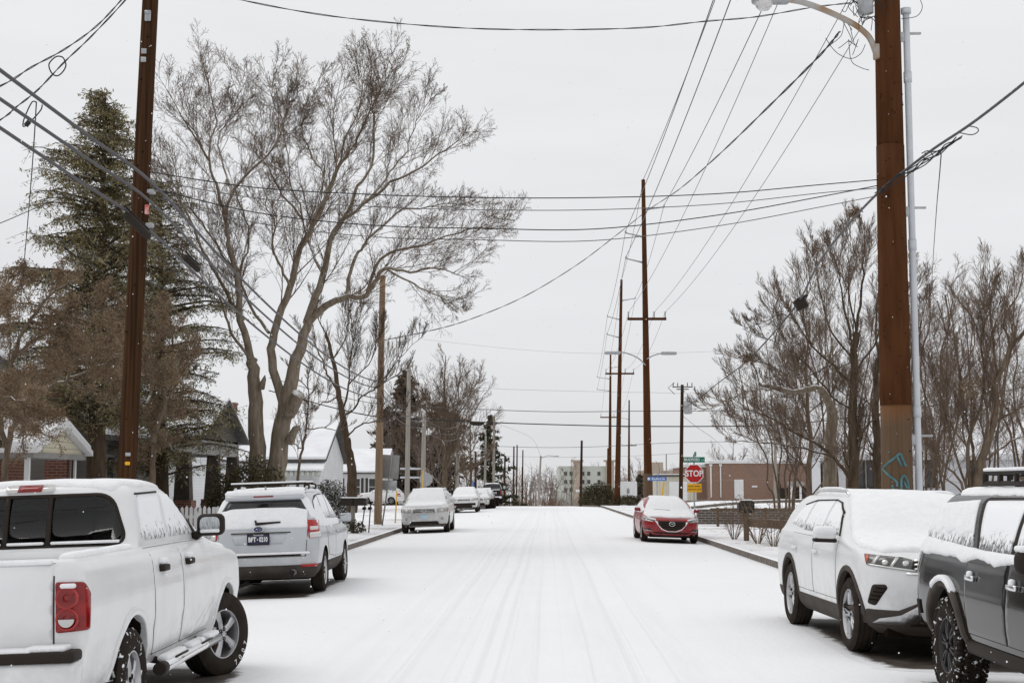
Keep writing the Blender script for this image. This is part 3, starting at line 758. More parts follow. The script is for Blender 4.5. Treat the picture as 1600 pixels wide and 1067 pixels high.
    c.sh('skid_trim', 'F', [(-.84, .36), (-.60, .36), (-.40, .53), (.40, .53), (.60, .36), (.84, .36), (.80, .41), (.63, .46), (.42, .60), (-.42, .60), (-.63, .46), (-.80, .41)], 'alloy', off=.019, res=.035)
    for sd in (1, -1):
        o = c.dsh('fog_vent', 34, 'F', [(.985, .55), (.88, .53), (.735, .72), (.76, .755), (.91, .745)], 'plastic', sides=(sd,), round_=.03, off=.006, res=.04)[0]
        for t in range(4):
            u = .90-.030*t; z = .585+.040*t
            c.dsh('vent_blade', 34, 'F', [(u-.055, z), (u+.06, z+.005), (u+.06, z+.016), (u-.055, z+.011)], 'well', parent=o, sides=(sd,), off=.012, res=.04)
    c.mirrors(1.0, 1.20, 1.10, (.25, .13, .15), snow=False)
    for sd in (1, -1):
        mb = MB(); mb.rbox((sd*1.10, 1.0, 1.14), (.255, .14, .045), .02, 2); mb.build('mirror_base', M['plastic'], c.e)
        mb = MB(); mb.rbox((sd*1.10, 1.01, 1.245), (.25, .14, .10), .045, 3); mb.build('snow_cap', M['snowcar'], c.e)
    c.rails(.63, -1.5, .30, 'chrome', .055)
    c.snow([(-.78, 2.16), (0, 2.31), (.78, 2.16), (.90, 1.8), (.90, 1.45), (.82, 1.02), (.72, .60), (.66, .28), (.64, -1.6), (.5, -1.8), (-.5, -1.8), (-.64, -1.6), (-.66, .28), (-.72, .60), (-.82, 1.02), (-.90, 1.45), (-.90, 1.8)], .05, .10, .012, .06, 1)
    # tail
    c.sh('rear_window', 'B', [(-.66, 1.22), (.66, 1.22), (.56, 1.50), (-.56, 1.50)], 'glass_most', round_=.08, off=.006)
    c.dsh('tail_lamp', 30, 'B', [(.35, .95), (.85, .97), (.85, 1.10), (.4, 1.08)], 'redlens', off=.006, res=.05)
    bare_patch(3.32, 5.3, 14.0, 19.4, 1)

# ---- white crew-cab pickup seen from behind
def white_pickup():
    K = [(.44, 2.58, -2.70, .87, .5, .10, 3, 5), (.56, 2.70, -2.76, .91, .5, .12, 3, 5), (.70, 2.74, -2.78, .93, .5, .14, 3, 4.5), (.80, 2.75, -2.785, .945, .5, .16, 3, 4), (.95, 2.74, -2.785, .945, .5, .16, 3, 4),
         (1.07, 2.68, -2.78, .938, .5, .14, 3, 4), (1.13, 2.45, -2.775, .932, .45, .12, 2.8, 4), (1.18, 1.95, -2.77, .925, .4, .10, 2.6, 4), (1.225, 1.55, -2.765, .912, .35, .08, 2.5, 4), (1.26, 1.40, -2.755, .89, .3, .07, 2.4, 4), (1.285, 1.35, -2.74, .862, .3, .06, 2.4, 4),
         (1.297, 1.33, -2.70, .83, .3, .06, 2.4, 4), (1.30, 1.32, -1.12, .828, .3, .10, 2.4, 4), (1.34, 1.25, -1.095, .822, .3, .14, 2.4, 3.5), (1.55, .82, -1.04, .775, .3, .18, 2.4, 3.2), (1.70, .46, -.99, .735, .3, .2, 2.4, 3),
         (1.755, .30, -.955, .685, .3, .22, 2.3, 2.6), (1.785, .10, -.87, .57, .25, .25, 2.2, 2.3), (1.80, -.15, -.65, .33, .2, .2, 2, 2)]
    c = Car('parked_pickup', 'white crew-cab pickup with silver step bar and steered-out front wheel', 'pickup', (-3.77, 11.68, 0), R(1.2), K, 'truckwhite')
    c.axles = (1.74, -1.60); c.rw = .38
    c.wheels(1.74, -1.60, .945, (.38, .225, .265, 5, 'alloy', 'tyre', 'star'), archr=.47, steer=R(-27), depth=.5, rear=(.38, .225, .265, 5, 'alloy', 'tyresnow', 'star'))
    win = rounded([(-.735, 1.335), (.735, 1.335), (.60, 1.69), (-.60, 1.69)], .11, 6)
    cw = MB(); cw.prism([(p.x, 0, p.y) for p in win], (0, -1.5, 0), (0, .15, 0))
    bed = MB(); bed.box((0, -1.95, 1.4), (1.44, 1.46, .36))
    b = c.body([cw.mesh('t', M['well']), bed.mesh('t', M['truckwhite'])])
    for p in b.data.polygons:
        q = p.center
        if abs(q.x) < .785 and -.93 < q.y < .2 and 1.30 < q.z < 1.70 and q.x*p.normal.x < .02: p.material_index = 1
    c.under(-2.5, 2.4, .68, .36, .58)
    st = MB()
    for x in (-.36, .36):
        st.rbox((x, -.62, 1.28), (.44, .14, .3), .05, 2); st.rbox((x, -.60, 1.505), (.27, .11, .19), .05, 2)
        st.rbox((x, .05, 1.30), (.44, .14, .3), .05, 2); st.rbox((x, .08, 1.54), (.27, .10, .18), .05, 2)
    st.build('seat', M['seatcloth'], c.e)
    g = MB(); g.add([(p.x, 0, p.y) for p in win], [tuple(range(len(win)))])
    rw = c.sh('rear_window', 'B', win, 'tint', off=-.012, res=.2, back=.004)[0]
    fr = c.sh('window_frame', 'B', [(-.175, 1.335), (-.14, 1.335), (-.14, 1.69), (-.175, 1.69)], 'plastic', parent=rw, off=.004, res=.05)
    c.sh('window_frame', 'B', [(.145, 1.335), (.18, 1.335), (.18, 1.69), (.145, 1.69)], 'plastic', parent=rw, off=.004, res=.05)
    o1 = rounded([(-.76, 1.318), (.76, 1.318), (.617, 1.712), (-.617, 1.712)], .125, 6)
    for sd in (1, -1):
        a = sorted([p for p in o1 if p.x*sd > 0], key=lambda p: math.atan2(p.y-1.515, p.x*sd)); b_ = sorted([p for p in win if p.x*sd > 0], key=lambda p: math.atan2(p.y-1.515, p.x*sd))
        c.sh('window_seal', 'B', [Vector((0, 1.318))]+a+[Vector((0, 1.712)), Vector((0, 1.69))]+b_[::-1]+[Vector((0, 1.335))], 'plastic', parent=rw, off=.004, res=.06)
    for x0, x1 in ((-.70, -.18), (-.135, .14), (.19, .70)):
        m = MB(); m.rbox(((x0+x1)/2, -1.10, 1.352), (x1-x0, .03, .022), .008, 1); m.build('snow_ledge', M['snowcar'], rw)
    bl = c.sh('brake_lamp', 'B', [(-.18, 1.722), (.18, 1.722), (.18, 1.768), (-.18, 1.768)], 'clearlens', round_=.02, off=.02, res=.04)[0]
    c.sh('brake_lens', 'B', [(-.09, 1.724), (.09, 1.724), (.09, 1.766), (-.09, 1.766)], 'redlens', parent=bl, off=.024, res=.04)
    # tailgate
    c.sh('door_gap', 'B', [(-.745, .70), (.745, .70), (.745, 1.275), (-.745, 1.275)], 'gap', off=.0012, res=.08)
    tg = c.sh('tailgate', 'B', [(-.735, .71), (.735, .71), (.735, 1.27), (-.735, 1.27)], 'truckwhite', off=.012, res=.07, edge=.03, round_=.02)[0]
    c.sh('handle', 'B', [(-.13, 1.08), (.13, 1.08), (.13, 1.17), (-.13, 1.17)], 'plastic', parent=tg, off=.025, res=.05, edge=.02)
    m = MB(); m.rbox((0, -2.755, 1.283), (1.46, .05, .03), .012, 2); m.build('snow_ledge', M['snowcar'], tg)
    for sd in (1, -1):
        tl = c.dsh('tail_lamp', 25, 'B', [(.69, .845), (.895, .855), (.905, 1.08), (.86, 1.155), (.69, 1.16)], 'redlens', sides=(sd,), round_=.02, off=.014, res=.03, edge=.02)[0]
        for z in (1.06, .93):
            m = MB(); m.lathe([(.070, .018), (.070, -.008), (.066, -.013), (.060, -.008)], 28, 'Y', (sd*.825, -2.778, z)); m.build('highlight_ring', M['redlens2'], tl)  # thin ring in brighter red paints the highlight round the lamp bowl
            m = MB(); m.lathe([(.061, -.006), (.045, .004), (.022, .006), (.020, -.004), (.001, -.006)], 28, 'Y', (sd*.825, -2.778, z)); m.build('lamp_bowl', M['redlens'], tl)
        m = MB(); pts = [(sd*.825+.05*math.cos(q), -2.796, .93+.05*math.sin(q)) for q in np.linspace(math.pi, 2*math.pi, 12)]; m.prism(pts, (0, 0, 0), (0, .01, 0)); m.build('reverse_lens', M['clearlens'], tl)
        m = MB(); m.rbox((sd*.835, -2.785, 1.135), (.10, .04, .03), .014, 2); m.build('snow_ledge', M['snowcar'], tl)
    # bumper
    m = MB(); m.rbox((0, -2.84, .60), (1.84, .20, .19), .05, 3); m.rbox((.70, -2.80, .68), (.36, .14, .10), .04, 3); m.rbox((-.70, -2.80, .68), (.36, .14, .10), .04, 3); bp = m.build('rear_bumper', M['truckwhite'], c.e)
    m = MB(); m.rbox((0, -2.86, .715), (1.84, .20, .07), .02, 2); m.build('step_pad', M['plastic'], bp)
    m = MB(); m.rbox((0, -2.87, .755), (1.30, .15, .03), .012, 2); m.rbox((.74, -2.86, .765), (.24, .15, .035), .012, 2); m.rbox((-.74, -2.86, .765), (.24, .15, .035), .012, 2); m.build('snow_ledge', M['snowcar'], bp)
    m = MB(); m.rbox((0, -2.945, .58), (.32, .01, .16), .004, 1); m.build('licence_plate', M['plate_blue'], bp)
    # doors, glass, mirrors
    c.doors([[(1.16, .80), (1.13, 1.285), (-.09, 1.29), (-.08, .50), (.98, .50)], [(-.11, .50), (-.12, 1.29), (-1.02, 1.29), (-1.03, .72), (-.97, .50)]], [(.10, 1.135), (-.78, 1.13)], 'plastic', (.045, .19, .05))
    for k, d in enumerate('RL'):
        for hy in (.10, -.78):
            h, nrm, _, _ = c.bvh.ray_cast(Vector((0, hy, 1.17))-FR[d][2]*5, FR[d][2]); m = MB(); m.rbox(h+Vector((-FR[d][2].x*.022, 0, .012)), (.055, .15, .05), .02, 2); m.build('snow_ledge', M['snowcar'], c.e)
    c.sh('side_window', 'R', [(.88, 1.345), (.52, 1.60), (.36, 1.675), (-.06, 1.70), (-.10, 1.345)], 'glass_truck', both=True, round_=.05, off=.007)
    c.sh('side_window', 'R', [(-.17, 1.345), (-.14, 1.70), (-.76, 1.685), (-.90, 1.345)], 'glass_truck', both=True, round_=.06, off=.007)
    c.sh('window_trim', 'R', [(.96, 1.33), (.55, 1.61), (.37, 1.69), (.30, 1.70), (.50, 1.60), (.84, 1.335)], 'plastic', both=True, off=.010, res=.05)
    c.sh('window_trim', 'R', [(-.12, 1.712), (-.78, 1.70), (-.78, 1.69), (-.12, 1.70)], 'plastic', both=True, off=.010, res=.05)
    c.mirrors(.80, 1.41, .99, (.24, .13, .19), 'plastic', stalk=.05, snow=False, inset=.72)
    for sd in (1, -1): m = MB(); m.rbox((sd*.99, .735, 1.357), (.17, .02, .03), .009, 1); m.build('snow_ledge', M['snowcar'], c.e)
    c.arches(.05, .014, 'truckwhite', -18, 198)
    wf = [o for o in c.e.children if o.name.startswith('wheel') and o.rotation_euler.z < -.1 and o.rotation_euler.z > -1][0]
    mb = MB()
    for k, ch in enumerate('7007'):
        a = R(-62+13.5*k); t_ = text_mesh(ch, .072, M['offwhite'], None, 'tmp', (0, 0, 0), (0, 0, 0), .001); me = t_.data; ctr = Vector((0, math.cos(a), math.sin(a)))
        up = -ctr; rt = Vector((0, -math.sin(a), math.cos(a))); mt = Matrix(((0, 0, 1), (rt.y, up.y, 0), (rt.z, up.z, 0)))
        mb.add([mt @ v.co+ctr*.315+Vector((.1325, 0, 0)) for v in me.vertices], [list(p.vertices) for p in me.polygons]); bpy.data.objects.remove(t_)
    mb.build('tyre_lettering', M['offwhite'], wf, fix=False)
    # step bars
    for sd in (1, -1):
        m = MB(); pts = [(sd*1.0, -1.12, .415), (sd*1.0, -.5, .418), (sd*1.0, .3, .422), (sd*1.0, .93, .425)]
        m.tube(pts, .045, 12); o = m.build('step_bar', M['chrome'], c.e)
        m = MB(); m.tube([(sd*1.0, -1.16, .415), (sd*1.0, -1.02, .415)], .048, 12); m.tube([(sd*.75, -.8, .47), (sd*1.0, -.8, .42)], .03, 6); m.tube([(sd*.75, .6, .47), (sd*1.0, .6, .42)], .03, 6); m.build('bar_end', M['plastic'], o)
        m = MB(); m.rbox((sd*1.0, -.55, .455), (.075, .42, .02), .008, 1); m.rbox((sd*1.0, .38, .452), (.075, .42, .02), .008, 1); m.build('step_pad', M['plastic'], o)
        m = MB()
        for y0, y1 in ((-.99, -.72), (-.74, -.36), (-.16, .20), (.12, .34), (.52, .90)): m.rbox((sd*.985, (y0+y1)/2, .472), (.088, y1-y0, .045), .02, 2)
        m.build('snow_ledge', M['snowcar'], o)
    c.sh('door_raised_panel', 'R', [(.20, .52), (.55, .52), (1.12, .76), (1.05, .80)], 'truckwhite', both=True, off=.012, res=.06, edge=.05, round_=.03)  # raised panel low on the front door, in body paint
    # snow
    c.snow([(-.62, -.93), (.62, -.93), (.69, -.6), (.69, .25), (.55, .38), (-.55, .38), (-.69, .25), (-.69, -.6)], .022, .08, .008, .06, 3)
    c.snow([(-.80, 2.45), (.80, 2.45), (.88, 1.9), (.88, 1.35), (.70, .55), (-.70, .55), (-.88, 1.35), (-.88, 1.9)], .04, .1, .012, .08, 4)
    for sd in (1, -1): c.snow([(sd*.725, -2.66), (sd*.80, -2.66), (sd*.832, -2.58), (sd*.832, -1.22), (sd*.81, -1.14), (sd*.725, -1.14)], .032, .06, .006, .035, 5)
    m = MB(); m.box((0, -1.95, 1.225), (1.42, 1.44, .04)); m.build('bed_snow', M['snowcar'], c.e)
    
    bare_patch(-4.9, -2.78, 8.6, 13.9, 2)

# ---- pale silver wagon-like SUV with roof bars, seen from behind
def silver_wagon():
    K = [(.27, 2.1, -2.12, .76, .6, .25, 2.6, 3.2), (.40, 2.22, -2.25, .86, .6, .3, 2.6, 3.2), (.62, 2.30, -2.30, .895, .6, .32, 2.6, 3.2), (.86, 2.28, -2.29, .90, .6, .32, 2.6, 3.2), (.98, 2.15, -2.27, .89, .55, .32, 2.5, 3.2),
         (1.05, 1.6, -2.26, .875, .5, .32, 2.5, 3.2), (1.10, 1.15, -2.25, .86, .4, .32, 2.4, 3.2), (1.14, 1.05, -2.24, .85, .35, .32, 2.3, 3.2), (1.36, .72, -2.13, .78, .32, .32, 2.3, 3), (1.56, .40, -2.02, .705, .3, .3, 2.3, 2.8),
         (1.64, .22, -1.97, .65, .3, .3, 2.3, 2.6), (1.685, .02, -1.86, .53, .28, .28, 2.2, 2.4), (1.70, -.3, -1.5, .28, .25, .25, 2, 2)]
    c = Car('parked_suv', 'pale silver SUV with ski bars on its roof and a dark plate reading BFT 0210', 'SUV', (-4.42, 25.35, 0), R(.6), K, 'silver')
    c.axles = (1.33, -1.32); c.rw = .345
    c.wheels(1.33, -1.32, .895, (.345, .235, .225, 5, 'alloy', 'tyre', 'split'), archr=.41)
    c.body(); c.under(-2.0, 2.1, .7, .24, .45)
    m = MB(); m.tube([(-.1, -2.05, .30), (.45, -2.1, .34)], .06, 10); m.rbox((-.55, -1.9, .30), (.35, .35, .22), .05, 2); m.build('silencer', M['well'], c.e)
    c.band(.255, .50, .008, 'cladding', 'lower_cladding')
    c.doors([[(1.0, .52), (1.02, 1.07), (-.06, 1.09), (-.05, .52)], [(-.07, .52), (-.08, 1.09), (-1.05, 1.10), (-1.02, .80), (-.86, .58)]], [(.08, .95), (-.90, .95)], 'silver', (.03, .2, .035))
    c.sh('window_trim', 'R', [(.78, 1.13), (.42, 1.46), (.15, 1.59), (-.5, 1.62), (-1.2, 1.59), (-1.62, 1.50), (-1.85, 1.30), (-1.75, 1.16)], 'plastic', both=True, round_=.06, off=.002)
    for pl in ([(.70, 1.145), (.42, 1.43), (.14, 1.575), (-.10, 1.60), (-.14, 1.145)], [(-.20, 1.145), (-.16, 1.60), (-.92, 1.59), (-1.02, 1.155)], [(-1.08, 1.16), (-.98, 1.585), (-1.55, 1.50), (-1.78, 1.29), (-1.70, 1.18)]):
        c.sh('side_window', 'R', pl, 'glass_most', both=True, round_=.05, off=.005)
    # hatch
    c.sh('door_gap', 'B', [(-.70, .62), (.70, .62), (.74, 1.12), (.66, 1.55), (-.66, 1.55), (-.74, 1.12)], 'gap', off=.0012, res=.08)
    ht = c.sh('hatch_door', 'B', [(-.69, .63), (.69, .63), (.73, 1.12), (.65, 1.54), (-.65, 1.54), (-.73, 1.12)], 'silver', off=.008, res=.06, edge=.02, round_=.03)[0]
    c.sh('rear_window', 'B', [(-.68, 1.16), (.68, 1.16), (.69, 1.40), (.58, 1.535), (-.58, 1.535), (-.69, 1.40)], 'glass', parent=ht, round_=.05, off=.013, res=.06)
    c.sh('snow_cover', 'B', [(-.72, 1.08), (.72, 1.08), (.71, 1.36), (.50, 1.405), (0, 1.415), (-.5, 1.405), (-.71, 1.36)], 'snowcar', parent=ht, off=.016, res=.05, edge=.05, thick=.015, amp=.006, round_=.03)
    sp = c.sh('roof_spoiler', 'B', [(-.64, 1.525), (.64, 1.525), (.60, 1.60), (-.60, 1.60)], 'silver', round_=.02, off=.07, edge=.05, res=.05)[0]
    c.sh('brake_lamp', 'B', [(-.16, 1.55), (.16, 1.55), (.16, 1.572), (-.16, 1.572)], 'redlens', parent=sp, off=.075, res=.05)
    c.sh('wiper', 'B', [(-.10, 1.13), (.30, 1.155), (.30, 1.175), (-.08, 1.165), (-.09, 1.20), (-.12, 1.20)], 'plastic', parent=ht, off=.05, res=.05)
    c.sh('plate_recess', 'B', [(-.52, 1.0), (.42, 1.0), (.34, .83), (-.44, .83)], 'silver', parent=ht, off=.010, res=.08, round_=.02)
    c.sh('chrome_strip', 'B', [(-.50, 1.005), (.46, 1.005), (.46, 1.022), (-.50, 1.022)], 'gap', parent=ht, off=.016, res=.06)
    yb = -2.325
    pl = MB(); pl.rbox((-.05, yb, .915), (.345, .012, .175), .004, 1); po = pl.build('licence_plate', M['plate_blue'], ht)
    fr = MB()
    for cx, cz, dx, dz in ((-.05, 1.0, .355, .010), (-.05, .83, .355, .010), (-.225, .915, .010, .175), (.125, .915, .010, .175)): fr.box((cx, yb-.006, cz), (dx, .012, dz))
    fr.build('plate_frame', M['plastic'], po)
    text_mesh('BFT', .105, M['offwhite'], po, 'plate_lettering', (-.148, yb-.0085, .912), (R(90), 0, 0), .001, .74, .003)
    sm = MB(); sm.lathe([(.001, -.001), (.011, -.001), (.011, .002)], 6, 'Y', (-.063, yb-.0075, .912)); sm.build('plate_star', M['offwhite'], po)
    text_mesh('0210', .105, M['offwhite'], po, 'plate_lettering', (.032, yb-.0085, .912), (R(90), 0, 0), .001, .64, .003)
    text_mesh('TENNESSEE', .030, M['offwhite'], po, 'plate_lettering', (-.05, yb-.0085, .982), (R(90), 0, 0), .001, 1.1)
    lg = MB(); lg.lathe([(.001, -.004), (.052, -.002), (.056, .004), (.060, .004)], 24, 'Y')
    o = lg.build('emblem', M['navy'], ht, loc=(-.05, yb+.008, 1.075)); o.scale = (1.25, -1, .72)
    rg = MB(); rg.lathe([(.060, -.004), (.060, .010), (.068, .010), (.068, -.004)], 24, 'Y', closed=True)
    for x, z, r in ((-.02, .012, .012), (.012, .022, .007), (.030, .008, .007), (.02, -.016, .007), (-.008, -.02, .007), (-.030, -.012, .006)): rg.rbox((x, .006, z), (r*1.6, .006, r*1.6), .003, 1)
    o2 = rg.build('emblem', M['chrome'], ht, loc=(-.05, yb+.004, 1.075)); o2.scale = (1.25, -1, .72)
    for sd in (1, -1):
        tl = c.dsh('tail_lamp', 28, 'B', [(.70, .90), (.93, .92), (1.02, 1.20), (.70, 1.20)], 'redlens2', sides=(sd,), round_=.03, off=.018, res=.04, edge=.02)[0]
        c.dsh('reverse_lens', 28, 'B', [(.715, .905), (.925, .925), (.955, 1.005), (.715, .995)], 'clearlens', parent=tl, sides=(sd,), round_=.015, off=.022, res=.04)
        c.dsh('clear_ring', 28, 'B', [(.73, 1.03), (.88, 1.035), (.90, 1.09), (.73, 1.09)], 'clearlens', parent=tl, sides=(sd,), round_=.015, off=.022, res=.04)
        c.dsh('reflector', 20, 'B', [(.60, .462), (.86, .462), (.86, .497), (.60, .497)], 'redlens2', sides=(sd,), round_=.01, off=.035, res=.05)
    m = MB(); m.lathe([(.045, -.18), (.05, -.02), (.05, .0), (.04, .0), (.038, -.15)], 16, 'Y', (.50, -2.27, .375)); m.build('exhaust_pipe', M['alloy'], c.e)
    
    c.sh('bumper_step', 'B', [(-.78, .635), (.62, .635), (.62, .66), (-.78, .66)], 'well', off=.022, res=.06)
    c.sh('snow_ledge', 'B', [(-.80, .66), (.78, .66), (.74, .70), (-.74, .70)], 'snowcar', off=.02, res=.05, edge=.02, thick=.02)
    c.mirrors(.70, 1.17, .99, (.20, .11, .15), 'silver', stalk=.05, snow=False)
    c.rails(.60, -1.62, .05, 'galv', .06)
    for y in (-1.25, -.45):
        m = MB(); rot = None; m.rbox((-.06, y, 1.80), (1.28, .085, .03), .012, 2); o = m.build('roof_bar', M['plastic'], c.e)
        m = MB(); m.rbox((-.06, y, 1.824), (1.27, .08, .032), .014, 2); m.build('snow_ridge', M['snowcar'], o)
        m = MB()
        for x in (-.585, .585): m.rbox((x, y, 1.745), (.10, .12, .10), .03, 2)
        m.build('bar_foot', M['plastic'], o)
    m = MB(); m.tube([(0, -1.80, 1.68), (0, -1.86, 1.72), (0, -1.9, 1.76)], [.03, .02, .006], 8); m.build('aerial', M['silver'], c.e)
    c.snow([(-.52, -1.90), (.52, -1.90), (.62, -1.6), (.64, .1), (.74, .72), (.80, 1.05), (.84, 1.5), (.70, 2.05), (-.70, 2.05), (-.84, 1.5), (-.80, 1.05), (-.74, .72), (-.64, .1), (-.62, -1.6)], .035, .08, .01, .07, 7)
    c.sh('snow_cover', 'B', [(-.66, 1.575), (.66, 1.575), (.60, 1.65), (-.60, 1.65)], 'snowcar', off=.074, res=.05, edge=.04, thick=.02, amp=.008)
    c.dsh('snow_cover', 45, 'B', [(.70, 1.22), (.92, 1.22), (.80, 1.58), (.64, 1.58)], 'snowcar', off=.014, res=.05, edge=.05, thick=.012, amp=.006)
    c.sh('snow_cover', 'R', [(-1.15, 1.50), (-1.6, 1.42), (-1.95, 1.25), (-2.05, 1.12), (-1.2, 1.06), (.6, 1.06), (.85, 1.10), (.7, 1.17), (-.9, 1.2)], 'snowcar', both=True, off=.007, res=.06, edge=.06, thick=.012, amp=.008)
    bare_patch(-5.3, -3.55, 22.7, 27.6, 3)

# ---- black off-road vehicle at the frame's edge
def black_offroader():
    K = [(.40, 2.2, -2.26, .84, .6, .22, 2.6, 3.4), (.56, 2.34, -2.39, .935, .6, .26, 2.6, 3.4), (.74, 2.41, -2.42, .960, .6, .28, 2.6, 3.4), (.82, 2.41, -2.42, .9625, .6, .28, 2.6, 3.4), (.95, 2.40, -2.42, .955, .6, .28, 2.6, 3.4), (1.06, 2.32, -2.41, .944, .55, .28, 2.6, 3.4),
         (1.14, 1.9, -2.40, .934, .5, .28, 2.5, 3.4), (1.19, 1.6, -2.39, .925, .4, .28, 2.4, 3.4), (1.22, 1.5, -2.38, .91, .35, .28, 2.3, 3.4), (1.45, 1.15, -2.24, .85, .33, .28, 2.3, 3.2), (1.61, .85, -2.08, .79, .3, .28, 2.3, 3),
         (1.675, .6, -2.0, .735, .3, .28, 2.3, 2.8), (1.715, .3, -1.88, .62, .28, .26, 2.2, 2.4), (1.73, -.3, -1.55, .3, .25, .25, 2, 2)]
    c = Car('parked_offroader', 'black off-road vehicle with a roof basket and chunky tyres, tail to the white SUV', 'off-roader', (4.42, 11.08, 0), math.pi, K, 'black')
    c.axles = (1.46, -1.33); c.rw = .40
    c.wheels(1.46, -1.33, .955, (.395, .235, .275, 6, 'darkalloy', 'tyresnow', 'blocky'), archr=.50, depth=.45)
    c.body(); c.under(-2.1, 2.2, .62, .34, .5)
    c.arches(.075, .032, 'cladding', -20, 200, snowtop=True)
    for sd in (1, -1): m = MB(); m.rbox((sd*.86, .07, .45), (.14, 1.75, .12), .04, 2); m.build('sill_step', M['plastic'], c.e)
    c.doors([[(1.40, .95), (1.40, 1.17), (.30, 1.18), (.29, .56), (.92, .56)], [(.27, .56), (.28, 1.18), (-.74, 1.18), (-.76, .98), (-.72, .72), (-.70, .56)]], [(.47, 1.005), (-.55, 1.01)], 'chrome', (.035, .20, .045))
    for k, d in enumerate('RL'):
        for hy in (.47, -.55):
            h, nrm, _, _ = c.bvh.ray_cast(Vector((0, hy, 1.01))-FR[d][2]*5, FR[d][2])
            m = MB(); m.rbox(h+Vector((-FR[d][2].x*.02, -.02, .03)), (.045, .08, .055), .02, 2); m.build('snow_ledge', M['snowcar'], c.e)
    c.sh('window_trim', 'R', [(1.22, 1.20), (.88, 1.50), (.62, 1.63), (.1, 1.665), (-.72, 1.66), (-.80, 1.635), (-.58, 1.20)], 'plastic', both=True, round_=.04, off=.003)
    c.sh('side_window', 'R', [(1.10, 1.225), (.82, 1.48), (.58, 1.61), (.36, 1.64), (.32, 1.225)], 'glass_ragged', both=True, round_=.04, off=.007)
    c.sh('side_window', 'R', [(.23, 1.225), (.27, 1.64), (-.69, 1.63), (-.52, 1.225)], 'glass_ragged', both=True, round_=.04, off=.007)
    c.sh('side_window', 'R', [(-.70, 1.225), (-.88, 1.62), (-1.85, 1.57), (-2.12, 1.27)], 'glass_ragged', both=True, round_=.05, off=.007)
    c.sh('snow_cover', 'R', [(-.78, 1.36), (-.90, 1.64), (-1.95, 1.60), (-2.22, 1.34), (-2.1, 1.31), (-1.95, 1.36), (-1.8, 1.32), (-1.65, 1.38), (-1.45, 1.33), (-1.3, 1.37), (-1.1, 1.31), (-.95, 1.36)], 'snowcar', both=True, off=.010, res=.045, edge=.05, thick=.012, amp=.010)
    c.sh('snow_cover', 'R', [(-2.25+.085*k, 1.145+.035*noise.noise(Vector((k*.21, 1, 2)))+.010*noise.noise(Vector((k*.9, 5, 2)))) for k in range(40)]+[(1.06, 1.21), (1.05, 1.235), (-.5, 1.245), (-2.2, 1.30)], 'snowcar', both=True, off=.008, res=.04, edge=.07, thick=.018, amp=.012)
    c.dsh('tail_lamp', 35, 'B', [(.62, .95), (.88, .95), (.98, 1.28), (.75, 1.22), (.66, 1.12)], 'clearlens', round_=.03, off=.016, res=.04, edge=.02)
    g = c.sh('grille', 'F', [(-.50, .84), (.50, .84), (.46, 1.02), (-.46, 1.02)], 'plastic', round_=.03, off=.014, res=.06)[0]
    c.bars('grille_bar', 'F', -.45, .45, (.88, .93, .98), .02, 'cladding', g, .024)
    for sd in (1, -1):
        hl = c.dsh('headlamp', 34, 'F', [(.56, .86), (1.02, .90), (1.06, 1.03), (.58, 1.01)], 'lampgrey', sides=(sd,), round_=.02, off=.012, res=.05)[0]
        c.dsh('lamp_projector', 34, 'F', [(.76+.05*math.cos(t*.5236), .95+.045*math.sin(t*.5236)) for t in range(12)], 'clearlens', parent=hl, sides=(sd,), off=.018, res=.03)
        c.dsh('fog_lamp', 30, 'F', [(.74+.05*math.cos(t*.5236), .62+.05*math.sin(t*.5236)) for t in range(12)], 'clearlens', sides=(sd,), off=.02, res=.03)
    c.sh('front_bumper', 'F', [(-.90, .46), (.90, .46), (.90, .60), (.55, .74), (-.55, .74), (-.90, .60)], 'plastic', off=.014, res=.07, edge=.03)
    c.sh('rear_window', 'B', [(-.64, 1.24), (.64, 1.24), (.54, 1.58), (-.54, 1.58)], 'glass_half', round_=.05, off=.008)
    m = MB(); m.rbox((0, -2.45, .62), (1.75, .12, .22), .05, 2); m.build('rear_bumper', M['plastic'], c.e)
    c.dsh('fender_patch', 35, 'B', [(.45, .60), (.95, .60), (.95, .72), (.45, .72)], 'plastic', off=.012, res=.06)
    c.mirrors(1.12, 1.22, 1.06, (.22, .14, .17), 'plastic', snow=False)
    for sd in (1, -1): m = MB(); m.rbox((sd*1.06, 1.12, 1.31), (.20, .13, .045), .02, 2); m.build('snow_cap', M['snowcar'], c.e)
    c.snow([(-.62, -1.98), (.62, -1.98), (.74, -1.6), (.73, .5), (.80, 1.05), (.88, 1.5), (.90, 1.85), (.75, 2.2), (-.75, 2.2), (-.90, 1.85), (-.88, 1.5), (-.80, 1.05), (-.73, .5), (-.74, -1.6)], .028, .13, .014, .06, 9)
    # roof basket
    m = MB(); x0, x1, y0, y1 = -.63, .63, -1.25, .75
    for z, r in ((1.78, .022), (1.87, .022)):
        m.tube([(x0, y0, z), (x1, y0, z), (x1, y1, z), (x0, y1, z), (x0, y0, z)], r, 8)
    for k in range(6):
        y = y0+(y1-y0)*k/5; m.tube([(x0, y, 1.78), (x1, y, 1.78)], .014, 6)
        for x in (x0, x1): m.rbox((x, y, 1.825), (.035, .05, .09), .008, 1)
    for k in range(7):
        x = x0+(x1-x0)*k/6
        for y in (y0, y1): m.rbox((x, y, 1.825), (.05, .035, .09), .008, 1)
    m.rbox((0, y0-.02, 1.875), (1.24, .09, .05), .02, 2)
    for x in (-.5, .5):
        for y in (-.7, .2): m.rbox((x, y, 1.75), (.09, .16, .08), .02, 1)
    rk = m.build('roof_basket', M['plastic'], c.e)
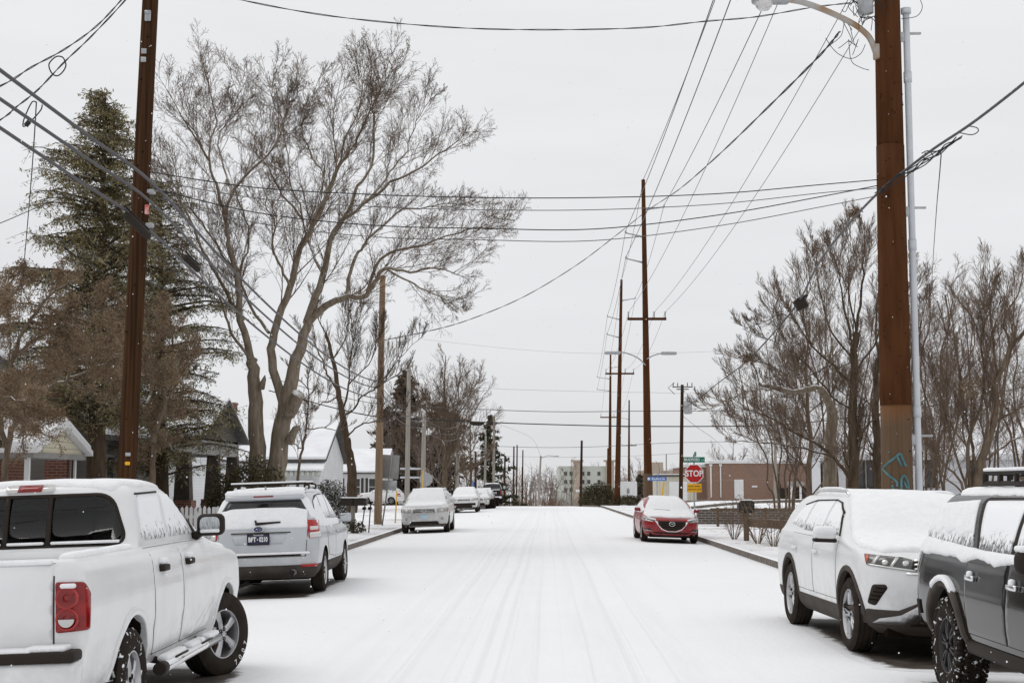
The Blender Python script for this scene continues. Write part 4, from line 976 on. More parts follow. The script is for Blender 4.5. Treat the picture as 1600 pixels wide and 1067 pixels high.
    m = MB(); m.rbox((0, y0-.01, 1.902), (1.24, .085, .03), .013, 2); m.rbox((x0, (y0+y1)/2, 1.895), (.05, y1-y0, .03), .012, 2); m.rbox((x1, (y0+y1)/2, 1.895), (.05, y1-y0, .03), .012, 2)
    for k in range(6): m.rbox((x0+.10+.18*k, y0, 1.802), (.11, .05, .03), .013, 2)
    m.build('snow_ridge', M['snowcar'], rk)
    bare_patch(3.5, 5.4, 8.4, 13.4, 4)

# ---- red hatchback nose-on beside the kerb
def red_hatch():
    K = [(.17, 2.02, -2.1, .78, .7, .4, 2.5, 3), (.26, 2.16, -2.18, .85, .75, .4, 2.5, 3), (.45, 2.22, -2.22, .885, .75, .4, 2.5, 3), (.58, 2.23, -2.23, .895, .75, .4, 2.5, 3), (.68, 2.18, -2.22, .895, .72, .4, 2.5, 3),
         (.755, 2.05, -2.20, .885, .68, .4, 2.4, 3), (.83, 1.65, -2.17, .872, .55, .38, 2.3, 3), (.90, 1.22, -2.13, .86, .42, .36, 2.2, 3), (.94, 1.03, -2.10, .845, .38, .36, 2.2, 3), (1.15, .55, -1.95, .755, .36, .36, 2.2, 2.8),
         (1.29, .12, -1.75, .66, .34, .36, 2.2, 2.6), (1.345, -.15, -1.6, .57, .3, .32, 2.2, 2.4), (1.375, -.4, -1.4, .42, .28, .3, 2.1, 2.2), (1.385, -.6, -1.15, .25, .2, .2, 2, 2)]
    c = Car('parked_hatchback', 'red hatchback with a dark shield grille under a snow-covered bonnet', 'car', (4.14, 46.5, 0), math.pi+R(.5), K, 'red')
    c.axles = (1.33, -1.37); c.rw = .32
    c.wheels(1.33, -1.37, .885, (.32, .225, .21, 5, 'alloy', 'tyre', 'split'), archr=.37)
    c.body(); c.under(-1.9, 2.0, .66, .16, .3)
    g = c.sh('grille', 'F', [(-.43, .665), (.43, .665), (.40, .56), (.28, .44), (.12, .385), (-.12, .385), (-.28, .44), (-.40, .56)], 'plastic', round_=.04, off=.012, res=.04)[0]
    c.bars('grille_bar', 'F', -.36, .36, (.48, .53, .58, .625), .012, 'well', g, .018)
    c.sh('chrome_wing', 'F', [(-.52, .665), (-.43, .64), (-.415, .55), (-.29, .425), (-.12, .365), (.12, .365), (.29, .425), (.415, .55), (.43, .64), (.52, .665), (.445, .56), (.31, .405), (.13, .34), (-.13, .34), (-.31, .405), (-.445, .56)], 'chrome', off=.018, res=.04)
    m = MB(); m.lathe([(.085, 0), (.085, .014), (.072, .014), (.072, 0)], 26, 'Y', closed=True)
    pts = [(-.075, .02), (-.045, .030), (-.02, .012), (0, -.02), (.02, .012), (.045, .030), (.075, .02)]; m.tube([(x, .012, z) for x, z in pts], .009, 6)
    o = m.build('emblem', M['chrome'], c.e, loc=(0, 2.235, .585)); o.scale = (1.1, 1, .85)
    for sd in (1, -1):
        hl = c.dsh('headlamp', 30, 'F', [(.52, .625), (.95, .665), (1.14, .735), (1.08, .745), (.86, .725), (.52, .675)], 'darklens', sides=(sd,), round_=.01, off=.008, res=.03)[0]
        c.dsh('lamp_strip', 30, 'F', [(.55, .63), (.95, .67), (1.08, .71), (.94, .685), (.55, .645)], 'clearlens', parent=hl, sides=(sd,), off=.014, res=.03)
        c.dsh('lamp_projector', 30, 'F', [(.83+.045*math.cos(t*.6283), .69+.02*math.sin(t*.6283)) for t in range(10)], 'clearlens', parent=hl, sides=(sd,), off=.016, res=.02)
        c.dsh('snow_ledge', 30, 'F', [(.50, .68), (.86, .73), (1.08, .75), (1.0, .77), (.50, .72)], 'snowcar', sides=(sd,), off=.012, res=.04, edge=.02, thick=.015)
        fv = c.dsh('fog_vent', 28, 'F', [(.62, .36), (.94, .385), (.96, .415), (.66, .42)], 'plastic', sides=(sd,), round_=.01, off=.008, res=.04)[0]
        c.dsh('chrome_strip', 28, 'F', [(.62, .352), (.95, .378), (.95, .39), (.62, .366)], 'chrome', parent=fv, sides=(sd,), off=.014, res=.04)
    c.sh('lower_intake', 'F', [(-.48, .285), (.48, .285), (.58, .325), (-.58, .325)], 'plastic', round_=.01, off=.012, res=.05)
    c.sh('bumper_lip', 'F', [(-.70, .195), (.70, .195), (.74, .235), (-.74, .235)], 'plastic', off=.02, res=.06, edge=.02)
    c.doors([[(.95, .34), (.98, .90), (-.10, .93), (-.12, .34)], [(-.14, .34), (-.12, .93), (-1.05, .95), (-1.0, .65), (-.88, .45)]], [(.0, .80), (-.95, .82)], 'red', (.03, .18, .03))
    c.sh('side_window', 'R', [(.62, .965), (.12, 1.19), (-.12, 1.26), (-.16, .965)], 'glass_most', both=True, round_=.04, off=.006)
    c.sh('side_window', 'R', [(-.22, .965), (-.18, 1.26), (-.75, 1.25), (-1.15, 1.13), (-1.3, 1.0)], 'glass_most', both=True, round_=.05, off=.006)
    c.mirrors(.58, .99, .95, (.19, .11, .12), 'red', stalk=.05)
    c.snow([(-.72, 1.85), (0, 2.05), (.72, 1.85), (.82, 1.3), (.78, .98), (.70, .55), (.56, .05), (.50, -.3), (.46, -1.5), (-.46, -1.5), (-.50, -.3), (-.56, .05), (-.70, .55), (-.78, .98), (-.82, 1.3)], .04, .08, .01, .06, 11)
    c.sh('wiper', 'F', [(-.05, .945), (.45, .955), (.45, .963), (-.05, .953)], 'plastic', off=.05, res=.08)
    c.sh('snow_cover', 'R', [(.9, .88), (.75, .98), (.1, 1.20), (-.5, 1.26), (-1.2, 1.16), (-1.5, .95), (-1.2, .9)], 'snowcar', both=True, off=.008, res=.07, edge=.05, thick=.008, amp=.006)
    bare_patch(3.3, 5.0, 44.3, 48.6, 5)

def generic(name, label, loc, rz, L, W, H, belt, paint, hood=.62, nose=.55, kind='suv', r=.35, face='F', snow=True, cat='car', detail=1, seed=0, plate=None):
    """family of everyday cars; y0/y1 ends, hood share and roof line vary"""
    yf, yr, hw = L/2, -L/2, W/2
    hz = belt-.10; cw = yf-L*.25
    if kind == 'suv': rear, rt = yr+.08, yr+.45
    elif kind == 'hatch': rear, rt = yr+.10, yr+.62
    else: rear, rt = yr+.75, yr+1.35
    K = [(.24, yf-.18, yr+.16, hw*.88, .6, .35, 2.7, 3), (.36, yf-.06, yr+.05, hw*.96, .6, .35, 2.7, 3), (.55, yf, yr, hw*.985, .6, .35, 2.7, 3), (hz-.22, yf, yr+.01, hw, .6, .35, 2.7, 3),
         (hz-.08, yf-.05, yr+.03, hw*.99, .55, .35, 2.6, 3), (hz, yf-.22, yr+.05, hw*.98, .5, .35, 2.6, 3), (hz+.05, yf-.6, yr+.06, hw*.97, .45, .35, 2.5, 3), (belt-.01, cw, yr+.08, hw*.955, .4, .32, 2.4, 3),
         (belt+.02, cw-.10, rear+.03, hw*.94, .35, .32, 2.3, 3), (belt+(H-belt)*.5, cw-.50, (rear+rt)/2, hw*.85, .33, .32, 2.3, 2.8), (H-.12, cw-.85, rt-.08, hw*.77, .3, .32, 2.3, 2.6),
         (H-.05, cw-1.02, rt+.05, hw*.68, .3, .3, 2.2, 2.4), (H-.01, cw-1.25, rt+.3, hw*.48, .25, .25, 2.1, 2.2), (H, cw-1.5, rt+.5, hw*.25, .2, .2, 2, 2)]
    c = Car(name, label, cat, loc, rz, K, paint)
    fa, ra = yf-.88, yr+.95; c.axles = (fa, ra); c.rw = r
    c.wheels(fa, ra, hw-.01, (r, r*.66, .22, 6, 'alloy', 'tyre', 'split'), archr=r+.05)
    c.body(); c.under(yr+.3, yf-.3, hw*.75, .22, .4)
    zt = H-.14; zb = belt+.04; cx = cw-.3
    wp = [[(cx-.05, zb), (cx-.42, zb+(zt-zb)*.75), (cx-.66, zt), (-.02, zt+.01), (-.06, zb)], [(-.12, zb), (-.08, zt+.01), (-.85, zt), (-.95, zb)]]
    if kind != 'sedan': wp.append([(-1.02, zb+.01), (-.92, zt-.01), (rt+.15, zt-.06), (rear+.35, zb+.06)])
    for pl in wp: c.sh('side_window', 'R', pl, 'glass_half', both=True, round_=.05, off=.006)
    c.doors([[(cw-.15, .42), (cw-.12, belt-.01), (-.08, belt), (-.07, .42)], [(-.09, .42), (-.10, belt), (-.98, belt), (-.95, .75), (-.80, .50)]], [(.05, belt-.14), (-.88, belt-.14)], paint)
    c.mirrors(cw-.42, belt+.08, hw+.10, (.20, .11, .15), paint)
    k = H-.14; zl = hz-.17
    g = c.sh('grille', 'F', [(-.40, zl-.06), (.40, zl-.06), (.38, zl+.09), (-.38, zl+.09)], 'plastic', round_=.03, off=.010, res=.06)[0]
    c.bars('grille_bar', 'F', -.38, .38, (zl-.05, zl+.0, zl+.05, zl+.085), .016, 'chrome', g, .02)
    m = MB(); m.lathe([(.07, 0), (.07, .012), (.058, .012), (.058, 0)], 20, 'Y', closed=True); o = m.build('emblem', M['chrome'], g, loc=(0, yf+.02, zl+.02)); o.scale = (1.3, 1, .8)
    for sd in (1, -1):
        hl = c.dsh('headlamp', 32, 'F', [(.44, zl-.055), (.96, zl-.03), (1.0, zl+.11), (.46, zl+.09)], 'lampgrey', sides=(sd,), round_=.03, off=.012, res=.05)[0]
        c.dsh('lamp_projector', 32, 'F', [(.62+.05*math.cos(t*.5236), zl+.02+.05*math.sin(t*.5236)) for t in range(12)], 'clearlens', parent=hl, sides=(sd,), off=.018, res=.04)
        c.dsh('turn_lamp', 32, 'F', [(.86, zl-.03), (.97, zl-.025), (1.0, zl+.10), (.90, zl+.09)], 'orange', parent=hl, sides=(sd,), off=.018, res=.05)
        c.dsh('fog_lamp', 26, 'F', [(.66+.055*math.cos(t*.5236), .53+.055*math.sin(t*.5236)) for t in range(12)], 'lampgrey', sides=(sd,), off=.014, res=.04)
        tl = c.dsh('tail_lamp', 28, 'B', [(.68, belt-.30), (.92, belt-.28), (.96, belt-.04), (.74, belt-.02)], 'redlens2', sides=(sd,), round_=.03, off=.014, res=.05)[0]
        c.dsh('reverse_lens', 28, 'B', [(.70, belt-.22), (.90, belt-.21), (.90, belt-.15), (.70, belt-.16)], 'clearlens', parent=tl, sides=(sd,), off=.02, res=.05)
    c.sh('lower_intake', 'F', [(-.55, .34), (.55, .34), (.50, .44), (-.50, .44)], 'plastic', round_=.03, off=.012, res=.07)
    c.sh('bumper_strip', 'F', [(-.78, .27), (.78, .27), (.80, .33), (-.80, .33)], 'cladding', off=.012, res=.07)
    c.sh('rear_bumper', 'B', [(-.80, .30), (.80, .30), (.82, .52), (-.82, .52)], 'cladding' if kind == 'suv' else paint, off=.02, res=.08, edge=.03)
    c.sh('rear_window', 'B', [(-.62, belt+.06), (.62, belt+.06), (.52, H-.16), (-.52, H-.16)], 'glass_half', round_=.05, off=.006)
    if plate:
        m = MB(); m.rbox((0, yf+.02, .60), (.31, .012, .155), .004, 1); po = m.build('licence_plate', M[plate], c.e)
    if snow:
        c.snow([(-hw*.72, yf-.30), (0, yf-.18), (hw*.72, yf-.30), (hw*.90, cw+.3), (hw*.86, cw-.15), (hw*.78, cw-.6), (hw*.68, cw-1.0), (hw*.64, rt+.12), (-hw*.64, rt+.12), (-hw*.68, cw-1.0), (-hw*.78, cw-.6), (-hw*.86, cw-.15), (-hw*.90, cw+.3)], .045, .09, .012, .07, seed)
    c.hw = hw; return c

def silver_suv():
    c = generic('parked_suv', 'pale silver SUV facing oncoming traffic with snowy bonnet and pale blue front plate', (-4.15, 55.4, 0), math.pi, 4.7, 1.80, 1.62, 1.08, 'silver2', r=.355, seed=13, plate='plate_pale', cat='SUV')
    c.rails(.60, -1.6, .0, 'silver2', .05)
    c.sh('chrome_strip', 'F', [(-.44, .715), (.44, .715), (.44, .735), (-.44, .735)], 'silver2', off=.03, res=.06)
    bare_patch(-5.05, -3.25, 53.5, 58.2, 6)
def small_white_suv():
    c = generic('parked_suv', 'white SUV with a wide chrome grille bar, parked behind the pale silver SUV', (-4.68, 95, 0), math.pi, 4.6, 1.80, 1.60, 1.08, 'white', r=.36, seed=14, cat='SUV')
    c.sh('grille_surround', 'F', [(-.62, .83), (.62, .83), (.62, .875), (-.62, .875)], 'chrome', off=.03, res=.06)
    c.sh('lower_intake', 'F', [(-.75, .45), (.75, .45), (.72, .60), (-.72, .60)], 'plastic', off=.02, res=.06)
    bare_patch(-5.6, -3.8, 92.8, 97.3, 7)
def far_cars():
    generic('parked_sedan', 'white saloon car tucked behind the white chrome-grilled SUV', (-4.35, 108, 0), math.pi, 4.7, 1.82, 1.46, .95, 'white', kind='sedan', r=.32, seed=15)
    generic('parked_sedan', 'silver-grey car just in front of the dark pickup', (-4.35, 119, 0), math.pi, 4.5, 1.8, 1.48, .95, 'grey', kind='sedan', r=.32, seed=16)
    bare_patch(-5.25, -3.4, 105.5, 121.4, 8)
    c = generic('hatchback', 'small white hatchback side-on in front of the white bungalow', (-13.7, 126, .05), R(84), 4.05, 1.70, 1.50, .98, 'white', kind='hatch', r=.30, seed=17)
def dark_pickup():
    K = [(.50, 2.7, -2.78, .92, .5, .12, 3, 5), (.75, 2.85, -2.86, .98, .5, .14, 3, 5), (1.0, 2.84, -2.86, .985, .5, .14, 3, 4.5), (1.15, 2.6, -2.85, .97, .4, .12, 2.8, 4.5), (1.25, 1.7, -2.84, .95, .4, .1, 2.5, 4.5), (1.30, 1.5, -2.82, .93, .3, .1, 2.4, 4),
         (1.31, 1.45, -1.2, .90, .3, .1, 2.4, 4), (1.36, 1.38, -1.17, .89, .3, .15, 2.4, 3.5), (1.65, .85, -1.08, .81, .3, .2, 2.3, 3), (1.84, .4, -.98, .72, .3, .2, 2.3, 2.8), (1.90, .1, -.85, .5, .25, .25, 2.2, 2.4), (1.915, -.2, -.6, .3, .2, .2, 2, 2)]
    c = Car('parked_pickup', 'dark pickup seen from behind at the crest of the road', 'pickup', (-4.1, 134, .0), 0, K, 'black')
    c.axles = (1.85, -1.7); c.rw = .40; c.wheels(1.85, -1.7, .975, (.40, .25, .27, 6, 'alloy', 'tyre', 'split'), archr=.48); c.body(); c.under(-2.5, 2.5, .7, .38, .6)
    c.sh('rear_window', 'B', [(-.74, 1.40), (.74, 1.40), (.62, 1.78), (-.62, 1.78)], 'glass', round_=.06, off=.006)
    tg = c.sh('tailgate', 'B', [(-.76, .76), (.76, .76), (.76, 1.28), (-.76, 1.28)], 'black', off=.012, res=.1, edge=.03)[0]
    m = MB(); m.rbox((0, -2.83, 1.31), (1.6, .08, .05), .02, 2); m.build('snow_ledge', M['snowcar'], tg)
    for sd in (1, -1): c.sh('tail_lamp', 'B', [(sd*.80, .86), (sd*.95, .86), (sd*.95, 1.22), (sd*.80, 1.22)], 'redlens', off=.015, res=.06, maxdep=.12)
    m = MB(); m.rbox((0, -2.93, .62), (1.85, .2, .2), .05, 2); m.build('rear_bumper', M['chrome'], c.e)
    c.doors([[(1.2, .6), (1.2, 1.3), (-.1, 1.3), (-.1, .6)], [(-.12, .6), (-.12, 1.3), (-1.08, 1.3), (-1.08, .75)]], [(.1, 1.15), (-.85, 1.15)], 'chrome')
    for pl in ([(.95, 1.38), (.5, 1.74), (-.05, 1.78), (-.1, 1.38)], [(-.17, 1.38), (-.13, 1.78), (-.85, 1.77), (-1.0, 1.38)]): c.sh('side_window', 'R', pl, 'glass_half', both=True, round_=.05, off=.006)
    c.mirrors(.85, 1.45, 1.13, (.22, .12, .24), 'plastic')
    c.snow([(-.64, -.95), (.64, -.95), (.66, .3), (.85, 1.4), (.8, 2.5), (-.8, 2.5), (-.85, 1.4), (-.66, .3)], .04, .08, .01, .08, 20)
    m = MB(); m.box((0, -2.0, 1.32), (1.5, 1.5, .06)); m.build('bed_snow', M['snowcar'], c.e)
    bare_patch(-5.0, -3.1, 131.3, 136.6, 9)
# ------------------------------------------------------------------ ground, road, kerbs
def sst(a, b, x): t = max(0, min(1, (x-a)/(b-a))); return t*t*(3-2*t)
def hgt(x, y):
    h = 0.0
    if y > 116:
        d = min(y, 290)-116; h -= .034*(d if d > 20 else d*d/20*.5+d*.5*d/20)
    if x > 8 and y > 55: h += .40*sst(8, 15, x)*sst(55, 66, y)*(1-sst(170, 260, y))
    return h
def sheet(name, xs, ys, zf, mat):
    V = [(x, y, zf(x, y)) for y in ys for x in xs]; n = len(xs)
    F_ = [(j*n+i, j*n+i+1, (j+1)*n+i+1, (j+1)*n+i) for j in range(len(ys)-1) for i in range(n-1)]
    mb = MB(); mb.add(V, F_, 0, True); o = mb.build(name, mat, fix=False); return tag(o, kind='structure')
ys = list(range(-60, 100, 4))+list(range(100, 300, 6))+[320, 380, 460, 600, 900, 1500, 3000, 5500]
xs = [-5500, -1500, -600, -300, -150, -100, -70]+list(range(-50, -6, 3))+[-5.46, -5.37]
xs = xs+[0]+[-v for v in reversed(xs)]
def crown(x): return -.035*max(0, abs(x)-2.9)
def gz(x, y):
    a = abs(x); b = hgt(x, y)
    if a < 5.40: return b-.20
    return b+VERGE+(.05*noise.noise(Vector((x*.15, y*.15, 0)))+.02*noise.noise(Vector((x*.7, y*.7, 3))) if 5.6 < a < 200 else 0)

def snowground(name, speck, base=((.86, .865, .88), (.80, .81, .835))):
    m = mk(name, base[0], .8, col2=base[1], vs=1.2, bump=.4, bs=7, bd=.04, spec=.2)
    t = m.node_tree; b = bsdf(m); src = b.inputs['Base Color'].links[0].from_socket
    co = N(t, 'ShaderNodeTexCoord')
    n1 = N(t, 'ShaderNodeTexNoise'); n1.inputs['Scale'].default_value = 9; n1.inputs['Detail'].default_value = 8; n1.inputs['Roughness'].default_value = .8
    n2 = N(t, 'ShaderNodeTexNoise'); n2.inputs['Scale'].default_value = .35; n2.inputs['Detail'].default_value = 3
    t.links.new(co.outputs['Object'], n1.inputs['Vector']); t.links.new(co.outputs['Object'], n2.inputs['Vector'])
    a = N(t, 'ShaderNodeMath', operation='MULTIPLY_ADD'); a.inputs[1].default_value = .55; t.links.new(n2.outputs['Fac'], a.inputs[0]); t.links.new(n1.outputs['Fac'], a.inputs[2])
    r = N(t, 'ShaderNodeMapRange'); r.inputs['From Min'].default_value = speck; r.inputs['From Max'].default_value = speck+.07; r.inputs['To Max'].default_value = .85
    t.links.new(a.outputs[0], r.inputs['Value'])
    x = N(t, 'ShaderNodeMix', data_type='RGBA'); x.inputs['B'].default_value = (.17, .14, .095, 1); t.links.new(src, x.inputs['A'])
    t.links.new(r.outputs[0], x.inputs['Factor']); t.links.new(x.outputs['Result'], b.inputs['Base Color']); return m
M['lawn'] = snowground('snow_on_grass', .835)
sheet('ground', xs, ys, gz, M['lawn'])

def roadmat():
    m = bpy.data.materials.new('snowy_road'); m.use_nodes = True; t = m.node_tree; b = bsdf(m)
    b.inputs['Roughness'].default_value = .7; b.inputs['Specular IOR Level'].default_value = .25
    co = N(t, 'ShaderNodeTexCoord'); s = N(t, 'ShaderNodeSeparateXYZ'); t.links.new(co.outputs['Object'], s.inputs[0])
    # slow wander of the tyre tracks along the street
    mp = N(t, 'ShaderNodeMapping'); mp.inputs['Scale'].default_value = (0, .018, 0); t.links.new(co.outputs['Object'], mp.inputs[0])
    wn = N(t, 'ShaderNodeTexNoise'); wn.inputs['Scale'].default_value = 1; wn.inputs['Detail'].default_value = 2; t.links.new(mp.outputs[0], wn.inputs['Vector'])
    wx = N(t, 'ShaderNodeMath', operation='MULTIPLY_ADD'); wx.inputs[1].default_value = .9; t.links.new(wn.outputs['Fac'], wx.inputs[0]); t.links.new(s.outputs['X'], wx.inputs[2])
    # far away the tracks drift to the east with the lane
    dr = N(t, 'ShaderNodeMath', operation='MULTIPLY_ADD'); dr.inputs[1].default_value = -.010; t.links.new(s.outputs['Y'], dr.inputs[0]); t.links.new(wx.outputs[0], dr.inputs[2])
    n = N(t, 'ShaderNodeMapRange'); n.inputs['From Min'].default_value = -4; n.inputs['From Max'].default_value = 4; t.links.new(dr.outputs[0], n.inputs['Value'])
    rp = N(t, 'ShaderNodeValToRGB'); r = rp.color_ramp; t.links.new(n.outputs[0], rp.inputs[0])
    stops = [(-4, 0), (-1.95, 0), (-1.8, .7), (-1.62, .15), (-1.52, .8), (-1.36, .75), (-1.26, .0), (-.95, .1), (-.8, .75), (-.62, .6), (-.5, .1), (-.1, .15), (.05, .65), (.2, .55), (.32, .05), (.55, .1), (.68, .8), (.80, .2), (.92, .85), (1.05, .7), (1.15, .1), (1.5, .15), (1.62, .7), (1.78, .6), (1.9, .1), (2.15, .05), (2.28, .5), (2.42, .0), (4, 0)]
    while len(r.elements) > 1: r.elements.remove(r.elements[-1])
    r.elements[0].position = 0; r.elements[0].color = (0, 0, 0, 1)
    for x, v in stops[1:]: e = r.elements.new((x+4)/8); e.color = (v, v, v, 1)
    m2 = N(t, 'ShaderNodeMapping'); m2.inputs['Scale'].default_value = (5, .22, 1); t.links.new(co.outputs['Object'], m2.inputs[0])
    k = N(t, 'ShaderNodeTexNoise'); k.inputs['Scale'].default_value = 1.2; k.inputs['Detail'].default_value = 6; k.inputs['Roughness'].default_value = .65; t.links.new(m2.outputs[0], k.inputs['Vector'])
    kr = N(t, 'ShaderNodeMapRange'); kr.inputs['From Min'].default_value = .3; kr.inputs['From Max'].default_value = .7; t.links.new(k.outputs['Fac'], kr.inputs['Value'])
    f0 = N(t, 'ShaderNodeMath', operation='MULTIPLY'); t.links.new(rp.outputs[0], f0.inputs[0]); t.links.new(kr.outputs[0], f0.inputs[1])
    cxy = N(t, 'ShaderNodeCombineXYZ'); t.links.new(dr.outputs[0], cxy.inputs[0]); t.links.new(s.outputs['Y'], cxy.inputs[1])     # crisp narrow tread lines
    m3 = N(t, 'ShaderNodeMapping'); m3.inputs['Scale'].default_value = (7.5, .009, 1); t.links.new(cxy.outputs[0], m3.inputs[0])
    st = N(t, 'ShaderNodeTexNoise'); st.inputs['Scale'].default_value = 1; st.inputs['Detail'].default_value = 3; st.inputs['Roughness'].default_value = .6; t.links.new(m3.outputs[0], st.inputs['Vector'])
    sr = N(t, 'ShaderNodeMapRange'); sr.inputs['From Min'].default_value = .52; sr.inputs['From Max'].default_value = .62; t.links.new(st.outputs['Fac'], sr.inputs['Value'])
    en = N(t, 'ShaderNodeMapRange'); en.interpolation_type = 'SMOOTHSTEP'; en.inputs['From Min'].default_value = 2.5; en.inputs['From Max'].default_value = .9
    ab = N(t, 'ShaderNodeMath', operation='ABSOLUTE'); t.links.new(dr.outputs[0], ab.inputs[0]); t.links.new(ab.outputs[0], en.inputs['Value'])
    se = N(t, 'ShaderNodeMath', operation='MULTIPLY'); t.links.new(sr.outputs[0], se.inputs[0]); t.links.new(en.outputs[0], se.inputs[1])
    sk = N(t, 'ShaderNodeMath', operation='MULTIPLY'); sk.inputs[1].default_value = .50; t.links.new(se.outputs[0], sk.inputs[0])
    fk = N(t, 'ShaderNodeMath', operation='MULTIPLY'); fk.inputs[1].default_value = .5; t.links.new(f0.outputs[0], fk.inputs[0])
    f = N(t, 'ShaderNodeMath', operation='MAXIMUM'); t.links.new(sk.outputs[0], f.inputs[0]); t.links.new(fk.outputs[0], f.inputs[1])
    g = N(t, 'ShaderNodeTexNoise'); g.inputs['Scale'].default_value = .8; g.inputs['Detail'].default_value = 6; t.links.new(co.outputs['Object'], g.inputs['Vector'])
    c0 = N(t, 'ShaderNodeMix', data_type='RGBA'); c0.inputs['A'].default_value = (.855, .86, .875, 1); c0.inputs['B'].default_value = (.81, .818, .84, 1); t.links.new(g.outputs['Fac'], c0.inputs['Factor'])
    c1 = N(t, 'ShaderNodeMix', data_type='RGBA'); c1.inputs['B'].default_value = (.71, .715, .74, 1); t.links.new(c0.outputs['Result'], c1.inputs['A']); t.links.new(f.outputs[0], c1.inputs['Factor'])
    t.links.new(c1.outputs['Result'], b.inputs['Base Color'])
    fine = N(t, 'ShaderNodeTexNoise'); fine.inputs['Scale'].default_value = 14; fine.inputs['Detail'].default_value = 6; t.links.new(co.outputs['Object'], fine.inputs['Vector'])
    hh = N(t, 'ShaderNodeMath', operation='MULTIPLY_ADD'); hh.inputs[1].default_value = -1.0; t.links.new(f.outputs[0], hh.inputs[0]); t.links.new(fine.outputs['Fac'], hh.inputs[2])
    bp = N(t, 'ShaderNodeBump'); bp.inputs['Strength'].default_value = .35; bp.inputs['Distance'].default_value = .025; t.links.new(hh.outputs[0], bp.inputs['Height']); t.links.new(bp.outputs[0], b.inputs['Normal'])
    return m
M['road'] = roadmat()
rx = [-5.40, -4, -2.9, -1, 0, 1, 2.9, 4, 5.40]
sheet('road', rx, list(range(-40, 100, 4))+list(range(100, 330, 6)), lambda x, y: hgt(x, y)+crown(x), M['road'])
def kerb(x, spans):
    mb = MB()
    for a, b in spans:
        y = a
        while y < b-.01:
            e = min(y+3.0, b); z0, z1 = hgt(x, y), hgt(x, e)
            jx = .015*noise.noise(Vector((x, y, 0)))
            x0, x1 = x-.075+jx, x+.075+jx
            V = [(x0, y+.006, z0-.2), (x1, y+.006, z0-.2), (x1, y+.006, z0+.065), (x0, y+.006, z0+.065), (x0, e-.006, z1-.2), (x1, e-.006, z1-.2), (x1, e-.006, z1+.065), (x0, e-.006, z1+.065)]
            mb.add(V, [(0, 1, 2, 3), (7, 6, 5, 4), (0, 4, 5, 1), (1, 5, 6, 2), (2, 6, 7, 3), (3, 7, 4, 0)]); y = e
    return tag(mb.build('kerb', M['kerb']), kind='structure')
kerb(-5.38, [(-20, 66), (80, 150)]); kerb(5.38, [(-20, 63), (77, 150)])
# curved edge of the side street beyond the stop sign
mb = MB(); pts = catmull([(5.6, 63, .13), (6.2, 65.5, .15), (8.5, 67.5, .17), (13, 69, .40), (22, 71, .6)], 6); mb.tube(pts, .09, 6); tag(mb.build('kerb', M['kerb']), kind='structure')
mb = MB(); pts = catmull([(7.5, 84, .22), (10, 88, .42), (14, 91, .68), (19, 91, .75), (26, 88, .75)], 6); mb.tube(pts, .11, 6); tag(mb.build('kerb', M['kerb']), kind='structure')
# ------------------------------------------------------------------ building materials
def bands(name, col, period=.14, col2=None, depth=.5, rough=.7, vertical=False, dark=.82):
    m = mk(name, col, rough, col2=col2 or tuple(c*.9 for c in col), vs=1.5); t = m.node_tree; b = bsdf(m)
    co = N(t, 'ShaderNodeTexCoord'); s = N(t, 'ShaderNodeSeparateXYZ'); t.links.new(co.outputs['Object'], s.inputs[0])
    v = s.outputs['Z']
    if vertical:
        ad = N(t, 'ShaderNodeMath', operation='ADD'); t.links.new(s.outputs['X'], ad.inputs[0]); t.links.new(s.outputs['Y'], ad.inputs[1]); v = ad.outputs[0]
    d = N(t, 'ShaderNodeMath', operation='DIVIDE'); d.inputs[1].default_value = period; t.links.new(v, d.inputs[0])
    f = N(t, 'ShaderNodeMath', operation='FRACT'); t.links.new(d.outputs[0], f.inputs[0])
    bp = N(t, 'ShaderNodeBump'); bp.inputs['Strength'].default_value = depth; bp.inputs['Distance'].default_value = .02; t.links.new(f.outputs[0], bp.inputs['Height']); t.links.new(bp.outputs[0], b.inputs['Normal'])
    g = N(t, 'ShaderNodeMath', operation='LESS_THAN'); g.inputs[1].default_value = .12; t.links.new(f.outputs[0], g.inputs[0])
    x = N(t, 'ShaderNodeMix', data_type='RGBA', blend_type='MULTIPLY'); src = b.inputs['Base Color'].links[0].from_socket
    t.links.new(src, x.inputs['A']); x.inputs['B'].default_value = (dark, dark, dark, 1); t.links.new(g.outputs[0], x.inputs['Factor']); t.links.new(x.outputs['Result'], b.inputs['Base Color'])
    return m
